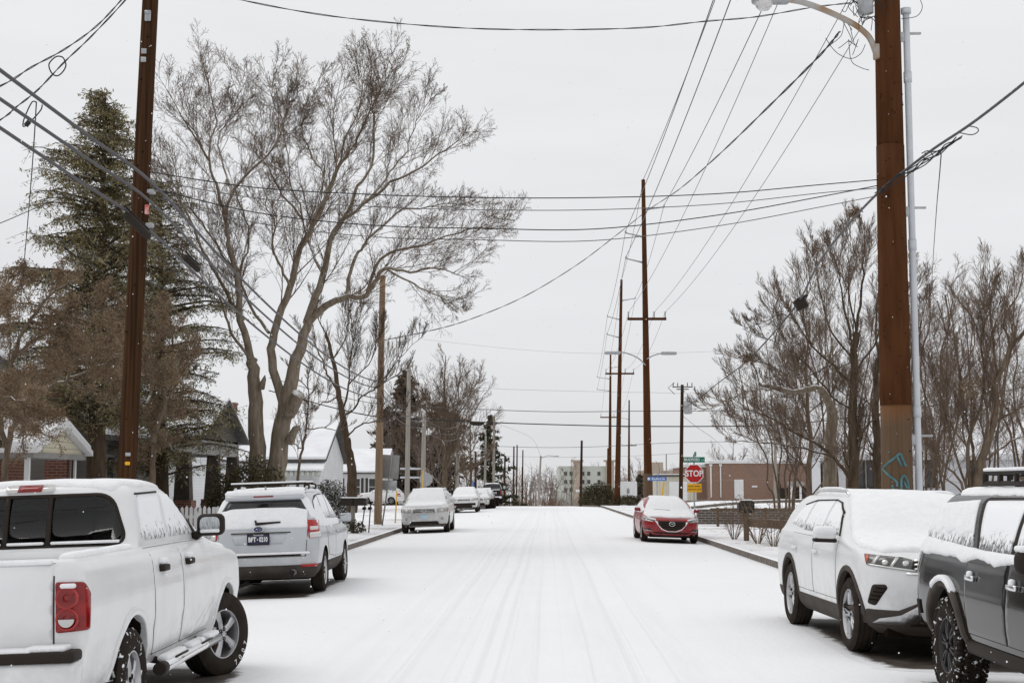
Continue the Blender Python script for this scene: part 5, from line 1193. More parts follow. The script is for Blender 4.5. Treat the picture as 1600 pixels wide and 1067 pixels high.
def bricks(name, c1, c2, mortar, scale=1.0):
    m = mk(name, c1, .85); t = m.node_tree; b = bsdf(m)
    co = N(t, 'ShaderNodeTexCoord'); s = N(t, 'ShaderNodeSeparateXYZ'); t.links.new(co.outputs['Object'], s.inputs[0])
    ad = N(t, 'ShaderNodeMath', operation='ADD'); t.links.new(s.outputs['X'], ad.inputs[0]); t.links.new(s.outputs['Y'], ad.inputs[1])
    cb = N(t, 'ShaderNodeCombineXYZ'); t.links.new(ad.outputs[0], cb.inputs[0]); t.links.new(s.outputs['Z'], cb.inputs[1])
    k = N(t, 'ShaderNodeTexBrick'); k.inputs['Color1'].default_value = (*c1, 1); k.inputs['Color2'].default_value = (*c2, 1); k.inputs['Mortar'].default_value = (*mortar, 1)
    k.inputs['Scale'].default_value = scale; k.inputs['Brick Width'].default_value = .23; k.inputs['Row Height'].default_value = .078; k.inputs['Mortar Size'].default_value = .009
    t.links.new(cb.outputs[0], k.inputs['Vector']); t.links.new(k.outputs['Color'], b.inputs['Base Color'])
    bp = N(t, 'ShaderNodeBump'); bp.inputs['Strength'].default_value = .4; bp.inputs['Distance'].default_value = .01; bp.invert = True; t.links.new(k.outputs['Fac'], bp.inputs['Height']); t.links.new(bp.outputs[0], b.inputs['Normal'])
    return m
M['creamsiding'] = bands('cream_siding', (.62, .58, .45), .15, dark=.6)
M['greysiding'] = bands('grey_siding', (.20, .19, .175), .16, dark=.85)
M['whitesiding'] = bands('white_siding', (.70, .71, .72), .16, dark=.85)
M['shingledark'] = bands('dark_shingle_gable', (.075, .068, .058), .14)
M['greytrim'] = mk('grey_trim', (.30, .295, .28), .7, col2=(.24, .235, .225), vs=3)
M['darktrim'] = mk('dark_trim', (.045, .036, .028), .8, col2=(.07, .058, .046), vs=3)
M['whitetrim'] = mk('white_trim', (.72, .72, .72), .6, col2=(.66, .66, .66), vs=3)
M['redbrick'] = bricks('red_brick', (.22, .075, .045), (.15, .055, .035), (.24, .2, .17))
M['brickwall'] = bricks('brown_brick', (.255, .140, .098), (.205, .112, .08), (.29, .235, .19))
M['whitebrick'] = bricks('whitewashed_brick', (.66, .665, .70), (.60, .61, .64), (.52, .53, .55))
M['stone'] = upsnow(bricks('rough_stone', (.12, .095, .075), (.085, .068, .055), (.30, .29, .28), .75), .5, .8)
M['pane'] = mk('window_pane', (.035, .035, .035), .08, spec=.6)
M['panepale'] = mk('pale_window_pane', (.30, .31, .32), .1, spec=.6)
M['roofdark'] = mk('dark_shingles', (.07, .065, .06), .9, col2=(.10, .095, .09), vs=4)
M['palegreen'] = mk('pale_green_render', (.50, .52, .47), .8, col2=(.46, .48, .43), vs=.4)
M['tanrender'] = mk('tan_render', (.40, .33, .27), .8, col2=(.36, .30, .24), vs=.4)
M['beigemetal'] = bands('beige_corrugated', (.55, .51, .42), .35, vertical=True, dark=.75)
M['wood'] = mk('weathered_board', (.10, .07, .045), .85, col2=(.15, .105, .07), vs=4, stretch=(.3, 5, 5))
upsnow(M['wood'], .6, .9)
M['signback'] = mk('sign_back', (.30, .29, .28), .5, metal=.3, col2=(.25, .24, .235), vs=4)
M['signred'] = mk('stop_red', (.42, .012, .012), .4)
M['signgreen'] = mk('sign_green', (.0, .16, .10), .4)
M['signblue'] = mk('sign_blue', (.06, .17, .48), .4)
M['signyellow'] = mk('sign_yellow', (.75, .38, .01), .45)
M['yellowpipe'] = mk('yellow_guard', (.70, .42, .02), .5)
M['mailbox'] = upsnow(mk('dark_mailbox', (.028, .022, .018), .5), .6, .8)

def wall_win(par, c, face, w, h, frame='whitetrim', pane='pane', bars=0, name='window'):
    """window set on a wall; face: 'x' looks along +X, '-x', '-y' looks towards the camera side"""
    ax = {'x': Vector((1, 0, 0)), '-x': Vector((-1, 0, 0)), '-y': Vector((0, -1, 0)), 'y': Vector((0, 1, 0))}[face]; s = Vector((abs(ax.y), abs(ax.x), 0)); c = Vector(c); t = .07
    def bx(mb, off, su, sz, d): q = s*su+ax*0; mb.box(c+s*off[0]+Vector((0, 0, off[1]))+ax*d[0], (max(su if s.x else d[1], .001), max(su if s.y else d[1], .001), sz))
    f = MB()
    for off, su, sz in (((-(w+t)/2, 0), t, h+2*t), (((w+t)/2, 0), t, h+2*t), ((0, (h+t)/2), w, t), ((0, -(h+t)/2), w, t), ((0, 0), w, .04)): bx(f, off, su, sz, (.03, .08))
    for k in range(bars): bx(f, ((k+1)*w/(bars+1)-w/2, 0), .03, h, (.031, .07))
    o = f.build(name, M[frame], par); p = MB(); bx(p, (0, 0), w, h, (.006, .02)); p.build('pane', M[pane], o)
    si = MB(); bx(si, (0, -h/2-t-.03), w+.3, .06, (.07, .16)); si.build('sill', M[frame], o); return o
def gable(par, x0, x1, y0, y1, z0, ev, rd, axis, wall, over=.35, roof='roofdark', snow=.10, name='wall', gmat=None):
    mb = MB()
    if axis == 'x': pr = [(x0, y0, z0), (x0, y1, z0), (x0, y1, ev), (x0, (y0+y1)/2, rd), (x0, y0, ev)]; mb.prism(pr, (0, 0, 0), (x1-x0, 0, 0))
    else: pr = [(x0, y0, z0), (x1, y0, z0), (x1, y0, ev), ((x0+x1)/2, y0, rd), (x0, y0, ev)]; mb.prism(pr, (0, 0, 0), (0, y1-y0, 0))
    w = mb.build(name, M[wall], par)
    rf = MB(); sn = MB()
    for sd in (-1, 1):
        hs = ((y1-y0) if axis == 'x' else (x1-x0))/2; sl = (rd-ev)/hs
        a = hs+over; zb = rd-sl*a
        for mbx, lo, hi, ins in ((rf, .02, .14, 0), (sn, .142, .142+snow, .04)):
            aa = a-ins; zz = rd-sl*aa
            if axis == 'x':
                m = (y0+y1)/2; P4 = [(x0-over+ins, m, rd), (x1+over-ins, m, rd), (x1+over-ins, m+sd*aa, zz), (x0-over+ins, m+sd*aa, zz)]
            else:
                m = (x0+x1)/2; P4 = [(m, y0-over+ins, rd), (m, y1+over-ins, rd), (m+sd*aa, y1+over-ins, zz), (m+sd*aa, y0-over+ins, zz)]
            mbx.prism(P4, (0, 0, lo), (0, 0, hi))
    r = rf.build('roof', M[roof], par); s = sn.build('snow_layer', M['roofsnow'], r); return w, r
def chimney(par, x, y, z0, z1, s=.6, mat='redbrick'):
    mb = MB(); mb.box((x, y, (z0+z1)/2), (s, s, z1-z0)); mb.box((x, y, z1+.05), (s+.1, s+.1, .1)); o = mb.build('chimney', M[mat], par)
    m2 = MB(); m2.rbox((x, y, z1+.14), (s+.08, s+.08, .08), .03, 2); m2.build('snow_layer', M['roofsnow'], o)
def postbox(par, name, x, y, z0, z1, w, mat, taper=1.0):
    mb = MB(); a, b = w/2, w/2*taper
    mb.add([(x-a, y-a, z0), (x+a, y-a, z0), (x+a, y+a, z0), (x-a, y+a, z0), (x-b, y-b, z1), (x+b, y-b, z1), (x+b, y+b, z1), (x-b, y+b, z1)], [(3, 2, 1, 0), (4, 5, 6, 7), (0, 1, 5, 4), (1, 2, 6, 5), (2, 3, 7, 6), (3, 0, 4, 7)])
    return mb.build(name, M[mat], par)

def houses():
    # cream porch house, nearest on the west side
    e = empty('porch_house', (0, 0, 0), label='brick house with a small cream clapboard porch gable', cat='house')
    gable(e, -13.4, -10.7, 30.1, 33.5, 2.42, 2.46, 3.02, 'x', 'creamsiding', .18, roof='whitetrim', name='porch_gable')
    mb = MB(); mb.box((-12.0, 31.8, 2.38), (2.7, 3.5, .12)); mb.build('porch_beam', M['greytrim'], e)
    for y in (30.25, 33.3): postbox(e, 'porch_post', -10.85, y, .13, 2.45, .10, 'whitetrim')
    for y in (32.6, 32.9): postbox(e, 'iron_post', -10.75, y, .13, 2.45, .04, 'darktrim')
    gable(e, -24, -12.6, 27.0, 35.2, .1, 2.5, 4.2, 'x', 'redbrick', .4)
    wall_win(e, (-12.6, 30.7, 1.6), 'x', .8, 1.2); wall_win(e, (-16, 27.0, 1.6), '-y', .9, 1.2)
    mb = MB(); mb.box((-12.56, 32.3, 1.15), (.08, .95, 2.05)); d = mb.build('door', M['darktrim'], e)
    m2 = MB(); m2.rbox((-12.50, 32.65, 1.1), (.05, .05, .05), .02, 2); m2.build('handle', M['chrome'], d)
    # grey house with open porch
    e = empty('porch_house', (0, 0, 0), label='dark grey sided house with tapered porch columns behind the picket fence', cat='house')
    gable(e, -20.5, -12.1, 38.6, 44.6, .1, 3.25, 6.4, 'y', 'greysiding', .4)
    mb = MB(); mb.tube([(-11.95, 38.7, 3.2), (-12.02, 38.75, 2.9), (-12.02, 38.75, .2)], .05, 8); mb.build('downpipe', M['darktrim'], e)
    for y in (40.2, 41.9): wall_win(e, (-12.1, y, 1.75), 'x', .75, 1.55, 'greytrim')
    wall_win(e, (-14.5, 38.6, 1.8), '-y', .9, 1.5, 'greytrim')
    chimney(e, -12.75, 38.0, .1, 5.5, .62); chimney(e, -17.5, 42.5, 5, 7.2, .6)
    gable(e, -15.4, -11.25, 47.3, 53.6, 3.25, 3.36, 4.6, 'x', 'shingledark', .35, name='porch_gable')
    mb = MB(); mb.box((-13.3, 46.0, 3.3), (4.0, 2.6, .16)); mb.box((-11.4, 48.9, 3.05), (.3, 9.6, .55)); mb.box((-15.3, 48.9, 3.05), (.3, 9.6, .55)); mb.box((-13.4, 53.5, 3.05), (3.6, .3, .55)); mb.build('porch_beam', M['greytrim'], e)
    mb = MB(); mb.box((-13.3, 49.1, .35), (4.4, 9.4, .5)); mb.build('porch_floor', M['darktrim'], e)
    for x, y in ((-11.4, 46.0), (-11.4, 50.2), (-11.4, 53.4), (-15.3, 53.4)):
        postbox(e, 'porch_column', x, y, 1.25, 2.8, .52, 'darktrim', .72); postbox(e, 'column_pier', x, y, .1, 1.25, .68, 'redbrick')
    # white houses further along
    e = empty('small_house', (0, 0, 0), label='white sided house seen through the open grey porch', cat='house')
    gable(e, -24.5, -17.0, 76, 84, .1, 3.1, 4.9, 'y', 'whitesiding', .35)
    for x in (-20.7, -18.9): wall_win(e, (x, 76, 1.9), '-y', .9, 1.3, pane='panepale')
    postbox(e, 'porch_post', -19.8, 75.4, .1, 3.0, .12, 'darktrim')
    e = empty('house', (0, 0, 0), label='white house with a broad snow-covered roof and brick chimney behind the big forked tree', cat='house')
    gable(e, -21.5, -13.7, 90, 101, .1, 3.4, 5.8, 'x', 'whitesiding', .5, snow=.16)
    chimney(e, -20.2, 93.5, 3.5, 7.0, .8)
    for x in (-19.2, -17.6): wall_win(e, (x, 90, 2.0), '-y', 1.1, 1.4)
    mb = MB()
    for y, z in ((92.2, 4.36), (93.6, 4.97)): mb.rbox((-17.9, y, z+.16), (.9, .25, .16), .05, 2)
    mb.build('roof_vent', M['darktrim'], e)
    mb = MB()
    for k in range(9): mb.tube([(-16.2+.33*k, 89.95, 2.95), (-16.3+.34*k, 88.9, 2.45), (-16.3+.34*k, 88.85, 2.25)], .12, 6)
    mb.build('awning', M['palegreen'], e); mb = MB(); mb.prism([(-16.5, 88.8, 2.62), (-13.3, 88.8, 2.62), (-13.3, 89.9, 3.12), (-16.5, 89.9, 3.12)], (0, 0, 0), (0, 0, .12)); mb.build('snow_layer', M['roofsnow'], e)
    e = empty('bungalow', (0, 0, 0), label='white bungalow with dark shutters behind the small hatchback', cat='house')
    gable(e, -19.6, -14.2, 132, 141, .0, 2.9, 4.9, 'x', 'whitesiding', .4, snow=.16)
    for x in (-18.4, -16.6, -15.2):
        w_ = wall_win(e, (x, 132, 1.55), '-y', .55, 1.5)
        mb = MB(); mb.box((x-.5, 131.94, 1.55), (.22, .05, 1.6)); mb.box((x+.5, 131.94, 1.55), (.22, .05, 1.6)); mb.build('shutter', M['darktrim'], w_)
    # east side
    e = empty('brick_house', (0, 0, 0), label='whitewashed brick house with tall narrow windows behind the rusted pole', cat='house')
    gable(e, 14.7, 34, 70, 76.5, .2, 3.05, 4.4, 'x', 'whitebrick', .25, roof='whitetrim', snow=.14)
    for x in (15.85, 16.3, 16.75, 21.2, 21.7): wall_win(e, (x, 70, 2.25), '-y', .24, 1.2, 'darktrim')
    for x in (19.25, 24.5): wall_win(e, (x, 70, 2.3), '-y', .46, 1.15, 'darktrim')
    for y in (71.6, 73.4): wall_win(e, (14.7, y, 2.1), '-x', .7, 1.4, 'darktrim')
    e = empty('brick_building', (0, 0, 0), label='long flat-roofed brown brick building with a pale side door', cat='building')
    mb = MB(); mb.box((26.2, 172, 2.1), (12.4, 14, 4.2)); mb.box((18.7, 176, 1.9), (2.6, 14, 3.8)); mb.build('wall', M['brickwall'], e)
    mb = MB(); mb.box((26.2, 172, 4.3), (12.7, 14.3, .22)); mb.box((18.6, 176, 3.9), (2.9, 14.3, .2)); r = mb.build('roof', M['whitetrim'], e)
    mb = MB(); mb.rbox((26.2, 172, 4.48), (12.5, 14.1, .16), .06, 2); mb.rbox((18.6, 176, 4.08), (2.8, 14.1, .16), .06, 2); mb.build('snow_layer', M['roofsnow'], r)
    mb = MB(); mb.box((23.3, 164.97, 1.25), (1.05, .08, 2.2)); d = mb.build('door', M['whitetrim'], e); m2 = MB(); m2.rbox((23.7, 164.9, 1.2), (.06, .06, .12), .02, 2); m2.build('handle', M['chrome'], d)
    mb = MB(); mb.box((25.1, 164.97, 1.55), (.62, .06, .2)); mb.build('wall_plate', M['whitetrim'], e)
    for x in (20.1, 21.2, 32.0):
        mb = MB(); mb.tube([(x, 164.9, 4.1), (x, 164.9, .3)], .08, 8); mb.box((x, 164.88, 4.0), (.3, .2, .25)); mb.build('downpipe', M['whitetrim'], e)
    for k, x in enumerate((27.9, 29.2, 30.5, 31.6)):
        mb = MB(); mb.rbox((x, 162.5, .75), (1.05, .9, 1.1+.15*(k % 2)), .04, 2); mb.rbox((x, 162.5, 1.36+.075*(k % 2)), (1.1, .95, .09), .03, 2); mb.tube([(x-.3, 162.2, 1.4), (x-.3, 162.2, 1.9)], .05, 6)
        tag(mb.build('bin', M['plastic']), 'black waste bin in the row along the brown brick building', 'bin', 'bins by the brick building')
    e = empty('garage', (0, 0, 0), label='beige corrugated garage with a white roller door beside the brick building', cat='garage')
    mb = MB(); mb.box((14.7, 154, 1.35), (4.2, 7, 2.5)); mb.build('wall', M['beigemetal'], e); mb = MB(); mb.box((14.7, 154, 2.68), (4.4, 7.3, .16)); r = mb.build('roof', M['darktrim'], e)
    mb = MB(); mb.rbox((14.7, 154, 2.81), (4.3, 7.2, .1), .04, 2); mb.build('snow_layer', M['roofsnow'], r)
    mb = MB(); mb.box((14.9, 150.47, 1.1), (1.9, .06, 2.0)); mb.build('roller_door', M['whitetrim'], e)
    # white board with an oval mark
    e = empty('notice_board', (0, 0, 0), label='white panelled board with a dark upright oval mark', cat='board')
    mb = MB(); mb.rbox((8.05, 125, 1.15), (1.45, .12, 1.75), .02, 1); b = mb.build('panel', M['whitetrim'], e); mb = MB()
    for x in (7.4, 8.7): mb.box((x, 125.1, .3), (.1, .1, 1.0))
    mb.build('leg', M['galv'], e); mb = MB(); mb.lathe([(.001, -.03), (.22, -.02), (.22, .02)], 20, 'Y'); o = mb.build('oval_mark', M['greytrim'], b, loc=(8.0, 124.94, 1.2)); o.scale = (.6, 1, 1.15)
    # far blocks
    e = empty('apartment_building', (0, 0, 0), label='pale green and tan flat-roofed apartment block far down the street', cat='building')
    z0 = -5.6
    mb = MB(); mb.box((14.6, 428, (z0+7.2)/2), (16.4, 14, 7.2-z0)); mb.build('wall', M['palegreen'], e)
    for x in (12.0, 21.6):
        mb = MB(); mb.box((x, 420.4, (z0+8.6)/2), (2.3, 2.2, 8.6-z0)); mb.box((x, 420.4, 8.7), (3.6, 3.4, .5)); mb.build('stair_tower', M['tanrender'], e)
    for x in (8.6, 13.7, 15.4, 18.4, 10.2):
        for z in (5.0, 2.6, .2): wall_win(e, (x, 421, z), '-y', .9, 1.1, 'palegreen')
    e = empty('apartment_building', (0, 0, 0), label='brownish block with a stubby tower rising behind the bare saplings', cat='building')
    mb = MB(); mb.box((37, 420, .3), (14, 12, 11)); mb.box((34.5, 413.4, 2.2), (4.2, 1.2, 12)); mb.build('wall', M['tanrender'], e)
    for x in (32, 38.5, 41.5):
        for z in (3.5, 1.0): wall_win(e, (x, 414, z), '-y', .9, 1.1, 'tanrender')
    e = empty('shed', (0, 0, 0), label='long low beige shed with a thick white roof below the apartment block', cat='shed')
    mb = MB(); mb.box((11.9, 303, -2.6), (6.3, 6, 5.6)); mb.build('wall', M['tanrender'], e); mb = MB(); mb.rbox((11.9, 303, .45), (7.0, 6.6, .5), .1, 2); mb.build('roof', M['roofsnow'], e)
houses()

def street_things():
    # picket fence
    def fence(xa, ya, xb, yb, label):
        e = empty('picket_fence', (0, 0, 0), label=label, cat='fence'); L = math.hypot(xb-xa, yb-ya); n = int(L/.12); mb = MB(); ux, uy = (xb-xa)/L, (yb-ya)/L; a = math.atan2(uy, ux); rot = Matrix.Rotation(a, 3, 'Z')
        for k in range(n):
            x, y = xa+ux*k*.12, ya+uy*k*.12; h = 1.12+.02*math.sin(k*1.7)
            pr = [rot @ Vector(p) for p in ((-.042, 0, .16), (.042, 0, .16), (.042, 0, h), (0, 0, h+.06), (-.042, 0, h))]
            mb.prism([p+Vector((x, y, 0)) for p in pr], rot @ Vector((0, -.01, 0)), rot @ Vector((0, .01, 0)))
        mb.build('picket_panel', M['whitetrim'], e); mb = MB()
        for z in (.4, .9): mb.box(((xa+xb)/2-uy*.035*-1, (ya+yb)/2+ux*.035, z), (L, .04, .08), rot)
        mb.build('rail', M['whitetrim'], e)
        for k in range(int(L/2.4)+1): postbox(e, 'post', xa+ux*k*2.4-uy*-.09, ya+uy*k*2.4+ux*.09, .1, 1.16, .1, 'whitetrim')
    fence(-13.4, 38.0, -7.3, 38.0, 'white picket fence in front of the hedge and grey porch')
    # iron railing
    e = empty('iron_fence', (0, 0, 0), label='short black iron fence beside the white bungalow lawn', cat='fence'); mb = MB()
    for k in range(14): mb.tube([(-14.9+.16*k, 128.5, .1), (-14.9+.16*k, 128.5, 1.25)], .025, 5)
    mb.box((-13.85, 128.5, 1.1), (2.3, .04, .05)); mb.box((-13.85, 128.5, .3), (2.3, .04, .05)); mb.build('railing', M['plastic'], e)
    # mailbox pair, west verge
    e = empty('mailbox_stand', (-6.55, 51, .05), label='black double mailbox on a pale post by the tall bare pole', cat='mailbox')
    postbox(e, 'post', 0, 0, 0, .95, .14, 'polegrey')
    for x in (-.20, .27):
        mb = MB(); mb.rbox((x, 0, 1.09), (.46, .52, .26), .025, 2); mb.rbox((x, 0, 1.215), (.48, .54, .035), .01, 1); mb.box((x, -.268, 1.08), (.40, .012, .17)); b = mb.build('mailbox_body', M['mailbox'], e)
        mb = MB(); mb.rbox((x, 0, 1.245), (.44, .5, .03), .012, 2); mb.build('snow_cap', M['snowcar'], b)
    for x, t in ((.42, .12), (.62, .06)):
        mb = MB(); mb.tube([(x-t, .1, 0), (x, .1, 1.0)], .022, 6); mb.tube([(x-.02, -.15, .86), (x-.02, .25, .86)], .06, 8); mb.build('paper_tube', M['plastic'], e)
    # mailbox, east verge, with the plank fence
    e = empty('mailbox_stand', (6.42, 44, .05), label='dark square mailbox on a brown wooden post among bare rose bushes', cat='mailbox')
    postbox(e, 'post', 0, 0, 0, .86, .15, 'wood')
    mb = MB(); mb.prism([(-.24, 0, .84), (.24, 0, .84), (.24, 0, 1.16), (.17, 0, 1.22), (-.17, 0, 1.22), (-.24, 0, 1.16)], (0, -.15, 0), (0, .25, 0)); b = mb.build('mailbox_body', M['mailbox'], e)
    mb = MB(); mb.rbox((0, .05, 1.235), (.36, .36, .035), .015, 2); mb.build('snow_cap', M['snowcar'], b)
    e = empty('plank_fence', (0, 0, 0), label='low brown plank fence running from the mailbox post', cat='fence')
    mb = MB(); d = Vector((1.7, -6.5, 0)); a = math.atan2(d.y, d.x)
    mb.box((7.3, 40.9, .60), (d.length, .05, .26), Matrix.Rotation(a, 3, 'Z')); mb.build('plank', M['wood'], e)
    for k in (.36, .68, 1.0): postbox(e, 'post', 6.48+d.x*k+.06, 44.1+d.y*k, .1, .85, .13, 'wood')
    e = empty('rail_fence', (0, 0, 0), label='dark single rail on short posts beyond the rose bushes', cat='fence')
    mb = MB(); mb.box((10.0, 57, .78), (6.2, .06, .09)); mb.build('rail', M['wood'], e)
    for x in (7.2, 9.1, 11, 12.9): postbox(e, 'post', x, 57.05, .1, .85, .1, 'wood')
    mb = MB(); mb.box((8.7, 60, .42), (4.0, .35, .62)); w_ = mb.build('stone_wall', M['stone']); tag(w_, 'low rough stone retaining wall beside the stop sign', 'wall')
    mb = MB(); mb.rbox((8.7, 60, .745), (3.98, .34, .05), .02, 2); mb.build('snow_cap', M['snow'], w_)
    # letterboxes by the brick building
    for x, lb in ((21.5, 'grey mailbox on a pale post, taller of the two before the whitewashed house'), (22.25, 'grey mailbox on a pale post, lower of the two before the whitewashed house')):
        e = empty('mailbox_stand', (x-2.3, 108 if x < 22 else 108.4, .55), label=lb, cat='mailbox'); postbox(e, 'post', 0, 0, 0, 1.15, .14, 'whitetrim'); mb = MB(); mb.rbox((0, 0, 1.28), (.5, .6, .32), .05, 2); mb.build('mailbox_body', M['signback'], e)
    # stop sign
    e = empty('stop_sign', (6.72, 61, .05), label='red stop sign under a green street-name blade on one post', cat='road sign')
    mb = MB(); mb.box((0, .04, 1.5), (.06, .05, 3.0)); mb.build('post', M['galv'], e)
    def octo(rr): return [(rr/math.cos(math.pi/8)*math.cos(math.pi/8+k*math.pi/4), 0, rr/math.cos(math.pi/8)*math.sin(math.pi/8+k*math.pi/4)+2.17) for k in range(8)]
    mb = MB(); mb.prism(octo(.39), (0, -.003, 0), (0, .004, 0)); f = mb.build('sign_face', M['offwhite'], e)
    mb = MB(); mb.prism(octo(.365), (0, -.007, 0), (0, -.004, 0)); mb.build('red_field', M['signred'], f)
    text_mesh('STOP', .36, M['offwhite'], f, 'lettering', (0, -.0095, 2.165), (R(90), 0, 0), .001, .86, .008)
    mb = MB(); mb.rbox((0, .01, 1.56), (.62, .012, .36), .004, 1); p = mb.build('plaque', M['signyellow'], e)
    for k, tx in enumerate(('CROSS TRAFFIC', 'DOES NOT STOP')): text_mesh(tx, .088, M['plastic'], p, 'lettering', (0, .0025, 1.63-.13*k), (R(90), 0, 0), .001, .85, .002)
    mb = MB(); mb.rbox((0, .0, 2.76), (.92, .014, .23), .004, 1); b = mb.build('name_blade', M['signgreen'], e)
    text_mesh('BRADFORD', .165, M['offwhite'], b, 'lettering', (-.09, -.009, 2.76), (R(90), 0, 0), .001, .78, .003); text_mesh('AVE', .075, M['offwhite'], b, 'lettering', (.37, -.009, 2.74), (R(90), 0, 0), .001, .9)
    mb = MB(); mb.rbox((.06, .04, 3.0), (.014, .75, .2), .004, 1); mb.build('cross_blade', M['signgreen'], e)
    # blue name sign
    e = empty('street_name_sign', (6.15, 73, .05), label='blue Bradford Av street-name sign on a slim post', cat='road sign')
    mb = MB(); mb.tube([(0, .03, 0), (0, .03, 2.05)], .03, 8); mb.build('post', M['galv'], e); mb = MB(); mb.rbox((0, 0, 2.0), (.98, .012, .2), .004, 1); b = mb.build('name_blade', M['signblue'], e)
    text_mesh('Bradford Av', .17, M['offwhite'], b, 'lettering', (.07, -.008, 2.0), (R(90), 0, 0), .001, .8, .003); mb = MB(); mb.lathe([(.001, -.01), (.065, -.009), (.065, -.004)], 16, 'Y', (-.42, 0, 2.0)); mb.build('round_mark', M['offwhite'], b)
    mb = MB(); mb.rbox((.05, .03, 2.2), (.012, .5, .16), .004, 1); mb.build('cross_blade', M['signblue'], e)
    for x, y, tx in ((5.85, 76.2, 0), (6.85, 77, .25)):
        mb = MB(); mb.tube([(x-tx, y, .1), (x, y, 1.9)], .045, 8); tag(mb.build('guy_guard', M['yellowpipe']), 'yellow plastic guy-wire guard near the blue street-name sign', 'wire guard', 'yellow guy-wire guards')
    # sign seen from behind
    e = empty('traffic_sign', (-6.35, 60, .05), label='two grey sign panels seen from behind on a leaning post', cat='road sign')
    mb = MB(); mb.tube([(-.12, 0, 0), (.30, .0, 3.1)], .032, 8); mb.build('post', M['signback'], e)
    rot = Matrix.Rotation(R(-6), 3, 'Y'); mb = MB(); mb.rbox((.20, .06, 2.45), (.72, .02, 1.0), .01, 1, Matrix.Rotation(R(3), 3, 'Y')); mb.build('sign_panel', M['signback'], e)
    mb = MB(); mb.rbox((.13, .07, 1.68), (.68, .02, .42), .01, 1, Matrix.Rotation(R(3), 3, 'Y')); mb.build('lower_panel', M['galv'], e)
    for x, y in ((-6.75, 61.5), (-6.1, 61.8), (-6.75, 84.2)):
        mb = MB(); mb.tube([(x, y, .1), (x+.06, y, 2.6 if x < -6.7 else 1.5)], .028, 8); tag(mb.build('guy_guard', M['yellowpipe']), 'yellow plastic guy-wire guard beside the backs of the road signs', 'wire guard', 'yellow guy-wire guards')
    e = empty('stop_sign', (-6.65, 86, .05), label='pale back of an octagonal stop sign behind the silver SUV', cat='road sign')
    mb = MB(); mb.tube([(0, .04, 0), (0, .04, 2.5)], .035, 8); mb.build('post', M['galv'], e); mb = MB(); mb.prism([(p[0], p[1], p[2]-.15) for p in octo(.39)], (0, -.003, 0), (0, .004, 0)); mb.build('sign_face', M['galv'], e)
    e = empty('pipe_frame', (0, 0, 0), label='two pale horizontal pipes spanning between the side-street poles', cat='pipe rail')
    for z in (2.75, 2.2): mb = MB(); mb.tube([(-8.6, 90, z), (-7.0, 90, z)], .06, 8); mb.build('pipe', M['pvc'], e)
    e = empty('road_sign', (-6.0, 140, -.9), label='small blue and white sign at the spruce foot', cat='road sign')
    mb = MB(); mb.tube([(0, .03, 0), (0, .03, 2.9)], .04, 6); mb.build('post', M['galv'], e); mb = MB(); mb.rbox((0, 0, 2.6), (.6, .02, .75), .01, 1); mb.build('sign_panel', M['offwhite'], e); mb = MB(); mb.rbox((-.18, -.015, 2.6), (.2, .01, .7), .004, 1); mb.build('blue_stripe', M['signblue'], e)
street_things()
# ------------------------------------------------------------------ poles, lamps, cables
def pole(name, label, base, top, r0, r1, mat, group='utility poles', cat='utility pole', parts=None, n=16):
    base, top = Vector(base), Vector(top); e = empty(name, base, label=label, cat=cat, group=group)
    mb = MB(); k = 10; d = top-base
    mb.tube([d*(i/k) for i in range(k+1)], [r0+(r1-r0)*i/k for i in range(k+1)], n); mb.build('shaft', M[mat], e); e['h'] = d.length
    return e
def at_pole(e, z, top):   # local point on the shaft axis at height z
    return (Vector(top)-e.location)*((z-e.location.z)/(top.z-e.location.z))
def cable(name, label, pts, r=.012, mat='cable', sag=None, group='overhead cables', n=5, twist=0, cat='cable', wob=0, seg=24):
    """pts: two ends (sagging span) or a polyline"""
    pts = [Vector(p) for p in pts]
    if len(pts) == 2:
        a, b = pts; L = (b-a).length; s = sag if sag is not None else L*.015
        pts = [a+(b-a)*(i/seg)-Vector((0, 0, 4*s*(i/seg)*(1-i/seg))) for i in range(seg+1)]
    else: pts = catmull(pts, 6)
    mb = MB()
    if twist:
        fine = []; m = max(2, int((pts[-1]-pts[0]).length/len(pts)/.18))
        for i in range(len(pts)-1): fine += [pts[i]+(pts[i+1]-pts[i])*(k/m) for k in range(m)]
        fine.append(pts[-1])
        for ph in (0, math.pi):
            q = []
            for i, p in enumerate(fine):
                a = i*.5+ph; q.append(p+Vector((math.cos(a), math.cos(a)*.3, math.sin(a)))*twist)
            mb.tube(q, r, 5)
    else:
        if wob: pts = [p+Vector((0, 0, wob*noise.noise(Vector((i*.4, 3, 1))))) for i, p in enumerate(pts)]
        mb.tube(pts, r, n)
    o = mb.build(name, M[mat], fix=False); return tag(o, label, cat, group)

# --- creosoted pole beside the white pickup
A0, A1 = G(193, 20), P(238, -60, 20)
A1 = A0+(A1-A0)*(1.06)
pA = pole('utility_pole', 'thick dark brown wooden pole behind the white pickup, with metal tags and a red notice', A0, A1, .136, .112, 'poledark', n=20)
def Az(y, dx=0, Y=20): return P(195+(742-y)*.0535+dx, y, Y)
m = MB()
for y in (85, 98): m.rbox(Az(y, -1)-A0+Vector((0, -.145, 0)), (.075, .02, .075), .004, 1)
m.rbox(Az(710, 8)-A0+Vector((0, -.15, 0)), (.07, .02, .05), .004, 1); m.build('metal_tag', M['galv'], pA)
m = MB(); m.rbox(Az(724, 8)-A0+Vector((0, -.15, 0)), (.07, .02, .05), .010, 2); m.build('yellow_tag', M['signyellow'], pA)
m = MB(); m.rbox(Az(330, 16)-A0+Vector((0, -.12, 0)), (.06, .02, .14), .008, 1); m.build('red_notice', M['noticered'], pA)
